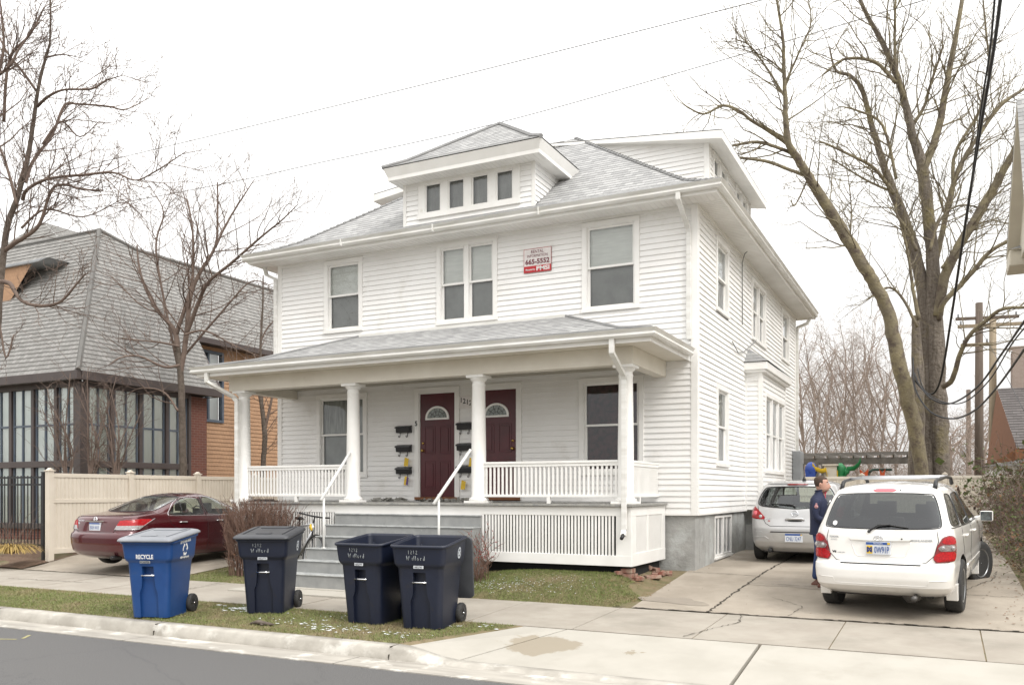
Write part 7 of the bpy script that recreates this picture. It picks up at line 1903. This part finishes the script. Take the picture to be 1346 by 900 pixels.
# ---------------------------------------------------------------- wheeled carts
def lin(z, T): return pw(z, T)
HW = [(0, .265), (.76, .310), (.80, .342), (.83, .350), (1.03, .368)]
YF = [(0, -.285), (.76, -.345), (.80, -.375), (.83, -.38), (1.03, -.405)]
YB = [(0, .30), (.76, .36), (.80, .37), (1.03, .395)]
def slope(y, z): return .115*(y+.40)*max(0, min(1, (z-.80)/.2)) if z < 1.3 else 0
def cart_ring(z, ins=0, n=6, r=.075):
    hw, yf, yb = lin(z, HW)-ins, lin(z, YF)+ins, lin(z, YB)-ins; pts = []
    r = max(.02, r-ins)
    for cx, cy, a0 in ((hw-r, yb-r, 0), (-hw+r, yb-r, PI/2), (-hw+r, yf+r, PI), (hw-r, yf+r, 1.5*PI)):
        for k in range(n+1): a = a0+PI/2*k/n; pts.append((cx+r*math.cos(a), cy+r*math.sin(a), z))
    return pts
def loft(mb, rings, cap0=True, cap1=True, smooth=True):
    n = len(rings[0]); fs = [(i*n+k, i*n+(k+1) % n, (i+1)*n+(k+1) % n, (i+1)*n+k) for i in range(len(rings)-1) for k in range(n)]
    if cap0: fs.append(tuple(range(n))[::-1])
    if cap1: fs.append(tuple(range((len(rings)-1)*n, len(rings)*n)))
    mb.add([p for r in rings for p in r], fs, smooth)
def cart(loc, rz, body, lidmat, label, name, closed, recycle=False, tiltx=0):
    r = empty(name, loc, rz); r.rotation_euler = (tiltx, 0, rz); tag(r, label, 'wheeled bin', 'wheeled carts on the verge')
    mb = MB(); loft(mb, [cart_ring(z) for z in (0, .02, .2, .4, .6, .755, .77, .79, .81, .83, .9, 1.03)])
    B = mb.build('body', [body], r, fixn=True)
    cut = []
    m = MB(); loft(m, [cart_ring(z, .014) for z in (.72, .755, .81, 1.03)]+[[(x, y, 1.2) for x, y, z in cart_ring(1.03, .014)]]); cut.append(m.build('c', body, fixn=True)) if not closed else None
    m = MB(); m.box(-.085, .085, -.5, -.24, .56, .71); cut.append(m.build('c', body))
    m = MB(); m.prism([(-.085, .60), (.085, .60), (.10, .42), (.13, .34), (.13, -.05), (-.13, -.05), (-.13, .34), (-.10, .42)], 'y', -.5, -.285); m.v = [(x, y+(.045*(1-z/.6)) if y > -.4 else y, z) for x, y, z in m.v]; cut.append(m.build('c', body, fixn=True))
    m = MB(); m.prism([(.235, -.05), (.6, -.05), (.6, .24), (.33, .27), (.235, .20)], 'x', -.6, .6); cut.append(m.build('c', body, fixn=True))
    boolean_cut(B, cut); shade_auto(B, .6)
    b = B.modifiers.new('bevel', 'BEVEL'); b.width = .008; b.segments = 2; b.limit_method = 'ANGLE'; b.angle_limit = .7
    # rim
    m = MB(); o_ = [cart_ring(1.025, -.018, r=.08), cart_ring(1.03, -.024, r=.08), cart_ring(1.045, -.024, r=.08), cart_ring(1.05, -.014, r=.08)]
    for k, z in enumerate((1.02, 1.025, 1.048, 1.054)): o_[k] = [(x, y, z) for x, y, _ in o_[k]]
    i_ = [[(x, y, 1.054) for x, y, _ in cart_ring(1.03, .006)], [(x, y, 1.02) for x, y, _ in cart_ring(1.03, .010)]]
    loft(m, o_+i_, False, False); m.build('rim', body, r, fixn=True)
    # grab bar and handle
    m = MB(); m.tube([(-.095, -.332, .585), (.095, -.332, .585)], .012, 10); m.build('grab_bar', 'chrome', r)
    m = MB(); m.tube([(-.28, .36, .93), (-.27, .47, .985), (-.24, .50, 1.0), (.24, .50, 1.0), (.27, .47, .985), (.27, .36, .93)], .016, 10); m.build('handle', body, r)
    for s in (-1, 1):
        m = MB(); m.lathe([(.10, -.032), (.125, -.034), (.135, -.02), (.135, .02), (.125, .034), (.10, .032)], (s*.302, .33, .135), 28, 'x'); w = m.build('wheel', 'rubber', r)
        m = MB(); m.lathe([(.0, s*.035), (.03, s*.034), (.03, s*.028), (.10, s*.010), (.10, -s*.01)], (s*.302, .33, .135), 20, 'x')
        for k in range(8):
            a = PI*k/4; m.tube([(s*.335, .33+.02*math.cos(a), .135+.02*math.sin(a)), (s*.328, .33+.1*math.cos(a), .135+.1*math.sin(a))], .008, 5)
        m.build('rim', 'black', w); m = MB(); m.ball((s*.338, .33, .135), .014, 8, 6); m.build('hub', 'chrome', w)
    m = MB(); m.cyl((-.29, .33, .135), (.29, .33, .135), .012); m.build('axle', 'black', r)
    # lid
    def lid_shape(M_):
        m = MB(); m.T = M_; n = 8
        def rr(hw, y0, y1, z, rad=.07):
            P = []
            for cx, cy, a0 in ((hw-rad, y1-rad, 0), (-hw+rad, y1-rad, PI/2), (-hw+rad, y0+rad, PI), (hw-rad, y0+rad, 1.5*PI)):
                for k in range(7): a = a0+PI/2*k/6; P.append((cx+rad*math.cos(a), cy+rad*math.sin(a), z))
            return P
        loft(m, [rr(.392, -.03, .855, -.022), rr(.402, -.04, .865, -.02), rr(.402, -.04, .865, .0), rr(.38, -.015, .84, .022), rr(.33, .02, .80, .038), rr(.31, .04, .78, .036)])
        L_ = m.build('lid', lidmat, r, fixn=True)
        m = MB(); m.T = M_
        for x0, x1 in ((-.29, -.27), (.27, .29)): m.box(x0, x1, .08, .74, .036, .048)
        m.prism([(-.20, .60), (.20, .60), (.24, .74), (-.24, .74)], 'z', .035, .050); m.box(-.11, .11, .10, .16, .037, .046)
        m.build('lid_ridge', lidmat, L_, bevel=.006)
    if closed: lid_shape(Matrix.Translation((0, -.425, 1.078)))
    else: lid_shape(Matrix.Translation((0, .475, 1.03))@Matrix.Rotation(math.radians(-93), 4, 'X')@Matrix.Scale(-1, 4, (0, 1, 0))@Matrix.Translation((0, -.87, -.02))) if False else lid_shape(Matrix.Translation((0, .50, .99))@Matrix.Rotation(math.radians(-84), 4, 'X')@Matrix.Scale(.80, 4, (0, 1, 0)))
    for ob in list(r.children)+[q for c in r.children for q in c.children]:
        for v in ob.data.vertices: v.co.z += slope(v.co.y, v.co.z)
    ff = lambda u, v, off=0: (u, lin(v, YF)-off, v+slope(lin(v, YF), v))
    fsd = lambda u, v, off=0: (lin(v, HW)+off, u, v+slope(u, v))
    g = random.Random(hash(label) % 1000 if False else len(label))
    if recycle:
        text_on('RECYCLE', .25, .062, -.02, .845, ff, 'white', r, .003, .03)
        m = MB(); patch(m, [(-.09, .755), (.06, .755), (.06, .79), (-.09, .79)], lambda u, v, off=0: (u, -.378-off, v), .003, 2, 2, 0, 0); m.build('number_tag', 'metalbox', r)
        text_on('FC43720', .13, .026, -.015, .772, lambda u, v, off=0: (u, -.378-off, v), 'black', r, .006, .02)
        text_on('CITY OF ANN ARBOR', .30, .034, .02, 1.0-.005, fsd, 'white', r, .003, .06, flip=1, rot=0); text_on('a2gov.org/recycle', .25, .034, .02, .815, fsd, 'white', r, .003, .06)
        m = MB(); cy, cz, R = .02, .905, .058
        for k in range(3):
            a0 = PI/2+2*PI*k/3
            arc = [a0-.25-i*.2 for i in range(7)]
            P = [(cy+R*math.cos(a), cz+R*math.sin(a)) for a in arc]
            for (a, b) in zip(arc, arc[1:]):
                q = [fsd(cy+rr*math.cos(t), cz+rr*math.sin(t), .003) for rr, t in ((R-.012, a), (R+.012, a), (R+.012, b), (R-.012, b))]; m.add(q, [(0, 1, 2, 3)])
            t = arc[-1]; m.add([fsd(cy+(R-.028)*math.cos(t), cz+(R-.028)*math.sin(t), .003), fsd(cy+(R+.028)*math.cos(t), cz+(R+.028)*math.sin(t), .003), fsd(cy+R*math.cos(t-.5), cz+R*math.sin(t-.5), .003)], [(0, 1, 2)])
        m.build('recycling_mark', 'white', r)
    else:
        # hand-painted address
        glyph = {'1': [[(0, 0), (.0, 1)]], '2': [[(0, .8), (.3, 1), (.55, .8), (.1, .1), (0, 0), (.6, .05)]], 'W': [[(0, 1), (.2, 0), (.45, .7), (.65, 0), (.95, 1)]], 'i': [[(0, 0), (0, .6)]], 'l': [[(0, 0), (0.03, 1)]], 'a': [[(.4, .5), (.15, .55), (0, .25), (.2, 0), (.42, .3), (.45, 0)]], 'r': [[(0, 0), (0, .55)], [(0, .35), (.2, .55), (.35, .5)]], 'd': [[(.42, .3), (.2, .5), (0, .2), (.2, 0), (.42, .2)], [(.42, 0), (.42, 1)]]}
        m = MB()
        def wr(s, x, z, hh):
            for ch in s:
                for st in glyph[ch]:
                    P = [ff(x+px_*hh*.7, z+pz*hh+g.uniform(-.002, .002), .003) for px_, pz in st]; m.tube(P, .0032, 4)
                x += {'1': .032, '2': .055, 'W': .078, 'i': .022, 'l': .022, 'a': .045, 'r': .036, 'd': .045}[ch]*hh/.055
        wr('1212', -.12, .945, .045); wr('Willard', -.15, .865, .055)
        m.build('painted_address', 'ink', r)
        fl = lambda u, v, off=0: (u, lin(v, YF)-off, v)
        m = MB(); patch(m, [(-.06, .765), (.075, .765), (.075, .80), (-.06, .80)], lambda u, v, off=0: (u, -.379-off, v), .002, 2, 2, 0, 0); m.build('number_tag', 'plate', r)
        text_on({0: '1052797', 1: '1052774', 2: '1052777'}[recycle if False else len(label) % 3], .115, .024, .007, .782, lambda u, v, off=0: (u, -.379-off, v), 'black', r, .004, .03)
        # round city decal on the side
        m = MB(); cy, cz = .12, .905
        for R0, R1 in ((.042, .056), (.0, .020)):
            for k in range(24):
                a, b = 2*PI*k/24, 2*PI*(k+1)/24
                m.add([fsd(cy+rr*math.cos(t), cz+rr*math.sin(t), .003) for rr, t in ((R0, a), (R1, a), (R1, b), (R0, b))], [(0, 1, 2, 3)] if R0 else [(1, 2, 0)])
        for k in range(6):
            a = 2*PI*k/6+.3; m.add([fsd(cy+rr*math.cos(t), cz+rr*math.sin(t), .003) for rr, t in ((.026, a), (.038, a-.1), (.038, a+.5), (.027, a+.35))], [(0, 1, 2, 3)])
        m.build('round_decal', 'decalw', r)
    return r
m_['decalw'] = M('worn_white_decal', (.62, .66, .70), .5, (.42, .46, .5), 60)
cart((-6.07, -6.13, .165), math.radians(20), 'binblue', 'bingrey', 'blue recycling cart with closed grey lid lettered RECYCLE', 'recycling_cart', True, True)
cart((-4.86, -5.23, .185), math.radians(24), 'binnavy', 'binlid', 'navy trash cart with closed dark lid, second from the left', 'trash_cart', True)
cart((-2.95, -5.34, .18), math.radians(1), 'binnavy', 'binlid', 'open navy trash cart third from left, partly behind another', 'trash_cart', False)
cart((-2.08, -5.36, .18), math.radians(9), 'binnavy', 'binlid', 'open navy trash cart at the right with its black lid hanging down behind', 'trash_cart', False)

# ---------------------------------------------------------------- the man beside the suv
def skin_mesh(name, chains, mat, parent, sub=2, root=0, loc=None):
    """chains: list of (points, radii); points that coincide are joined"""
    key = {}; vs, es, rs = [], [], []
    def idx(p, r_):
        k = tuple(round(c, 3) for c in p)
        if k not in key: key[k] = len(vs); vs.append(p); rs.append(r_)
        return key[k]
    for P, R in chains:
        I = [idx(p, r_) for p, r_ in zip(P, R)]
        es += list(zip(I, I[1:]))
    me = bpy.data.meshes.new(name); me.from_pydata(vs, es, []); o = bpy.data.objects.new(name, me); COL.objects.link(o)
    m = o.modifiers.new('skin', 'SKIN'); m.use_smooth_shade = True
    for i, r_ in enumerate(rs):
        s = me.skin_vertices[0].data[i]; s.radius = (r_, r_) if not hasattr(r_, '__len__') else r_; s.use_root = (i == root)
    q = o.modifiers.new('s', 'SUBSURF'); q.levels = sub; q.render_levels = sub
    dg = bpy.context.evaluated_depsgraph_get(); nm = bpy.data.meshes.new_from_object(o.evaluated_get(dg))
    bpy.data.objects.remove(o); nm.materials.clear(); nm.materials.append(m_[mat]); nm.name = name
    nm.polygons.foreach_set('use_smooth', [True]*len(nm.polygons))
    o = bpy.data.objects.new(name, nm); COL.objects.link(o); o.parent = parent; return o
def man():
    # local frame: faces +x, left side +y (away from camera), right side -y (toward camera)
    r = empty('person', (2.12, -.90, .452), math.radians(2)); tag(r, 'man in navy jacket and jeans standing beside the white suv, looking right', 'person')
    # head with face
    mb = MB(); n = 28; rings = []
    hc = V((.035, 0, 1.56))
    prof = [(-.125, .048, .050, -.01), (-.112, .062, .056, .012), (-.09, .078, .062, .022), (-.06, .090, .070, .018), (-.03, .094, .074, .012), (0, .098, .077, .004), (.03, .100, .078, -.002), (.06, .098, .077, -.006), (.085, .088, .070, -.010), (.105, .068, .055, -.012), (.118, .04, .034, -.012), (.123, .01, .01, -.012)]
    for z, a, b, ox in prof:
        ring = []
        for k in range(n):
            t = 2*PI*k/n; x, y = a*math.cos(t), b*math.sin(t)
            f = max(0, math.cos(t))**6
            if z < .02 and z > -.075: x += f*.004
            # nose
            nn = max(0, math.cos(t))**30
            x += nn*max(0, 1-abs(z+.028)/.042)*.030
            x += nn*max(0, 1-abs(z-.0)/.03)*.006
            # brow, eye sockets, lips, chin
            x += max(0, math.cos(t))**8*max(0, 1-abs(z-.035)/.02)*.006
            eye = max(0, 1-abs(abs(y)-.034)/.02)*(1 if math.cos(t) > 0 else 0); x -= eye*max(0, 1-abs(z-.008)/.02)*.010
            x += max(0, math.cos(t))**14*max(0, 1-abs(z+.068)/.012)*.007
            x += max(0, math.cos(t))**10*max(0, 1-abs(z+.105)/.02)*.008
            ring.append((hc.x+ox+x, hc.y+y, hc.z+z))
        rings.append(ring)
    loft(mb, rings)
    mb.tube([(.012, 0, 1.36), (.02, 0, 1.43), (.03, 0, 1.50)], [.064, .058, .056], 16)
    for s in (-1, 1):   # ears
        mb.ball((.028, s*.080, 1.553), .034, 10, 8, (.62, .28, 1)); mb.ball((.032, s*.088, 1.562), .020, 8, 6, (.6, .4, .9))
    # forearm stub skin and hands: fingers as tapered chains
    head = mb.build('body', 'skin', r, fixn=True)
    mb = MB()
    for s in (-1, 1): mb.ball((hc.x+.083, s*.033, hc.z+.010), .0115, 8, 6)
    mb.build('eyes', 'white', r)
    mb = MB()
    for s in (-1, 1): mb.ball((hc.x+.0925, s*.033, hc.z+.010), .0055, 8, 6); mb.tube([(hc.x+.094, s*.018, hc.z+.034), (hc.x+.096, s*.034, hc.z+.038), (hc.x+.084, s*.052, hc.z+.032)], .005, 5)
    mb.build('eyebrows', 'hair', r)
    mb = MB(); mb.tube([(hc.x+.103, -.022, hc.z-.069), (hc.x+.110, 0, hc.z-.068), (hc.x+.103, .022, hc.z-.069)], [.003, .0055, .003], 6); mb.build('lips', 'lips', r)
    # stubble and hair cap
    mb = MB(); rr = []
    for z, a, b, ox in prof:
        if z < -.04: continue
        ring = []
        for k in range(n):
            t = 2*PI*k/n; x, y = a*math.cos(t), b*math.sin(t); c_ = math.cos(t)
            lim = .075 if c_ > .3 else (.02 if c_ > -.1 else -.05)
            g_ = 1.055 if z >= lim else .93
            ring.append((hc.x+ox+x*g_, hc.y+y*g_, hc.z+z+(.008 if z > .08 else 0)))
        rr.append(ring)
    loft(mb, rr); mb.build('hair', 'hair', r, fixn=True)
    mb = MB(); sr = []
    for z, a, b, ox in prof:
        if z > -.055: continue
        sr.append([(hc.x+ox+a*math.cos(2*PI*k/n)*1.03+(.004 if math.cos(2*PI*k/n) > .6 else 0), hc.y+b*math.sin(2*PI*k/n)*1.03, hc.z+z-.002) for k in range(n)])
    loft(mb, sr); mb.build('beard', 'stubble', r, fixn=True)
    # jacket torso as loft, sleeves as skin
    mb = MB(); T = [(.80, .125, .172, .0), (.83, .132, .178, .0), (.90, .130, .176, .0), (1.0, .128, .172, .0), (1.10, .132, .182, .0), (1.20, .135, .196, .0), (1.28, .130, .205, -.005), (1.34, .112, .195, -.01), (1.38, .088, .150, -.008), (1.41, .070, .090, .0), (1.44, .066, .074, .008), (1.475, .068, .074, .014)]
    g = random.Random(3); rs = []
    for z, a, b, ox in T:
        rs.append([(ox+a*math.cos(t)*(1+.02*math.sin(5*t+z*30)), b*math.sin(t)*(1+.015*math.sin(4*t-z*25)), z) for t in [2*PI*k/36 for k in range(36)]])
    loft(mb, rs, True, False); J = mb.build('jacket', 'navy', r, fixn=True)
    mb = MB(); mb.tube([(.07*math.cos(t)+.012, .076*math.sin(t), 1.47+.012*math.cos(t)) for t in [2*PI*k/24 for k in range(25)]], .009, 6, False); mb.build('collar', 'navy', r)
    mb = MB(); 
    z = .80
    mb.tube([(.128*math.cos(t), .174*math.sin(t), .805) for t in [2*PI*k/30 for k in range(31)]], .014, 6, False); mb.build('waistband', 'navy', r)
    mb = MB(); mb.prism([(.085, 1.33), (.096, 1.33), (.100, 1.47), (.086, 1.47)], 'y', -.022, .022); mb.ball((.092, -.015, 1.44), .022, 8, 6); mb.build('pink_collar_tag', 'pinkc', r)
    sl = lambda s, P, R: skin_mesh('sleeve', [(P, R)], 'navy', r, 2)
    sh = lambda s: (-.01, s*.185, 1.33)
    P0 = [(-.01, -.165, 1.335), (-.015, -.215, 1.28), (-.03, -.232, 1.16), (-.03, -.235, 1.06), (.06, -.215, 1.02), (.15, -.17, 1.01), (.20, -.14, 1.01)]; R0 = [.075, .072, .062, .056, .054, .046, .042]
    P1 = [(x, -y, z) for x, y, z in P0]
    sl(-1, P0, R0); sl(1, P1, R0)
    # hands held together in front, five fingers each
    for s in (-1, 1):
        w = V((.205, s*.135, 1.01)); palm = V((.265, s*.105, 1.015))
        ch = [([tuple(w-V((.03, 0, 0))), tuple(w), tuple(palm)], [.026, .025, .034])]
        for f in range(4):
            b = palm; k1 = palm+V((.035, -s*.012, .026-.018*f)); k2 = k1+V((.026-.002*abs(f-1), -s*.020, -.006)); k3 = k2+V((.006, -s*.026, -.012))
            ch.append(([tuple(palm), tuple(k1), tuple(k2), tuple(k3)], [.034, .0105, .0095, .008]))
        th = w+V((.03, s*.0, .03)); ch.append(([tuple(w), tuple(th), tuple(th+V((.03, -s*.012, .012))), tuple(th+V((.05, -s*.03, .010)))], [.025, .014, .011, .009]))
        skin_mesh('hand', ch, 'skin', r, 2)
    # sleeve patch
    mb = MB(); mb.lathe([(.0, -.0), (.028, .0), (.028, .004)], (-.012, -.286, 1.225), 16, 'y'); mb.lathe([(.0, -.0), (.015, .0), (.015, .004)], (-.012, -.286, 1.262), 12, 'y'); mb.build('sleeve_patch', 'patchpink', r)
    mb = MB(); mb.box(.125, .13, -.09, -.05, 1.25, 1.262); mb.build('chest_logo', 'metalbox', r)
    # legs: one continuous pair of trousers
    L = []
    for s in (-1, 1):
        fx = .05 if s < 0 else -.06
        L.append(([(0, 0, .86), (0, s*.085, .80), (fx*.4+.01, s*.098, .50), (fx*.8-.0, s*.10, .28), (fx, s*.105, .09)], [(.10, .10), (.092, .092), (.066, .066), (.056, .056), (.058, .058)]))
    skin_mesh('jeans', L, 'jeans', r, 2)
    for s in (-1, 1):
        fx = .05 if s < 0 else -.06; mb = MB()
        loft(mb, [[(fx+.045+a*math.cos(t)*(1 if math.cos(t) > 0 else .75), s*.108+b*math.sin(t), z) for t in [2*PI*k/20 for k in range(20)]] for z, a, b in ((0, .135, .046), (.012, .148, .052), (.035, .142, .050), (.06, .11, .046), (.085, .07, .044), (.10, .055, .042))])
        mb.build('shoe', 'shoe', r, fixn=True)
    bpy.context.view_layer.update()
m_['lips'] = M('lips', (.40, .15, .13), .5)
m_['stubble'] = M('stubble_skin', (.24, .13, .09), .7, (.30, .17, .12), 80)
m_['pinkc'] = M('pink_collar_lining', (.55, .06, .10), .7)
m_['patchpink'] = M('pink_sleeve_patch', (.50, .16, .18), .7, (.55, .40, .40), 60)
man()
# ---------------------------------------------------------------- camera, sky, sun
cam = bpy.data.cameras.new('camera'); co = bpy.data.objects.new('camera', cam); COL.objects.link(co)
co.location = CC; co.rotation_euler = (PI/2, 0, CA)
cam.sensor_width = 36; cam.lens = 1138/1346*36; cam.shift_y = 196/1346; cam.clip_end = 2000; cam.clip_start = .1
S.camera = co
w = bpy.data.worlds.new('World'); S.world = w; w.use_nodes = True
nt = w.node_tree; bg = nt.nodes['Background']
sky = nt.nodes.new('ShaderNodeTexSky'); sky.sky_type = 'NISHITA'; sky.sun_disc = False
sky.sun_elevation = math.radians(46); sky.sun_rotation = math.radians(118); sky.air_density = 1; sky.dust_density = 6; sky.ozone_density = .5
hs = nt.nodes.new('ShaderNodeHueSaturation'); hs.inputs['Saturation'].default_value = .10
nt.links.new(sky.outputs[0], hs.inputs['Color'])
# overcast: an even cloud layer over the sky
mx = nt.nodes.new('ShaderNodeMix'); mx.data_type = 'RGBA'; mx.inputs[0].default_value = .82; mx.inputs[7].default_value = (9.6, 9.55, 9.5, 1)
# brighter overhead than at the horizon, as an overcast sky is
tc = nt.nodes.new('ShaderNodeTexCoord'); sx = nt.nodes.new('ShaderNodeSeparateXYZ'); nt.links.new(tc.outputs['Generated'], sx.inputs[0])
mr = nt.nodes.new('ShaderNodeMapRange'); mr.inputs['From Min'].default_value = 0; mr.inputs['From Max'].default_value = 1; mr.inputs['To Min'].default_value = .78; mr.inputs['To Max'].default_value = 2.3
nt.links.new(sx.outputs['Z'], mr.inputs['Value'])
vm = nt.nodes.new('ShaderNodeVectorMath'); vm.operation = 'SCALE'; vm.inputs[0].default_value = (9.1, 9.0, 8.85); nt.links.new(mr.outputs[0], vm.inputs['Scale']); nt.links.new(vm.outputs[0], mx.inputs[7])
nt.links.new(hs.outputs[0], mx.inputs[6]); nt.links.new(mx.outputs[2], bg.inputs['Color']); bg.inputs['Strength'].default_value = .12
sl = bpy.data.lights.new('sun', 'SUN'); so = bpy.data.objects.new('sun', sl); COL.objects.link(so)
sl.energy = 1.5; sl.angle = math.radians(18); sl.color = (1, .965, .92)
so.rotation_euler = (math.radians(90-46), 0, math.radians(62))   # high and from the right of the street
S.view_settings.view_transform = 'Standard'; S.view_settings.look = 'None'; S.view_settings.exposure = 0.34; S.view_settings.gamma = 1
S.render.engine = 'CYCLES'; S.cycles.max_bounces = 8; S.cycles.transparent_max_bounces = 16
S.cycles.use_denoising = True
S.cycles.sample_clamp_indirect = 8
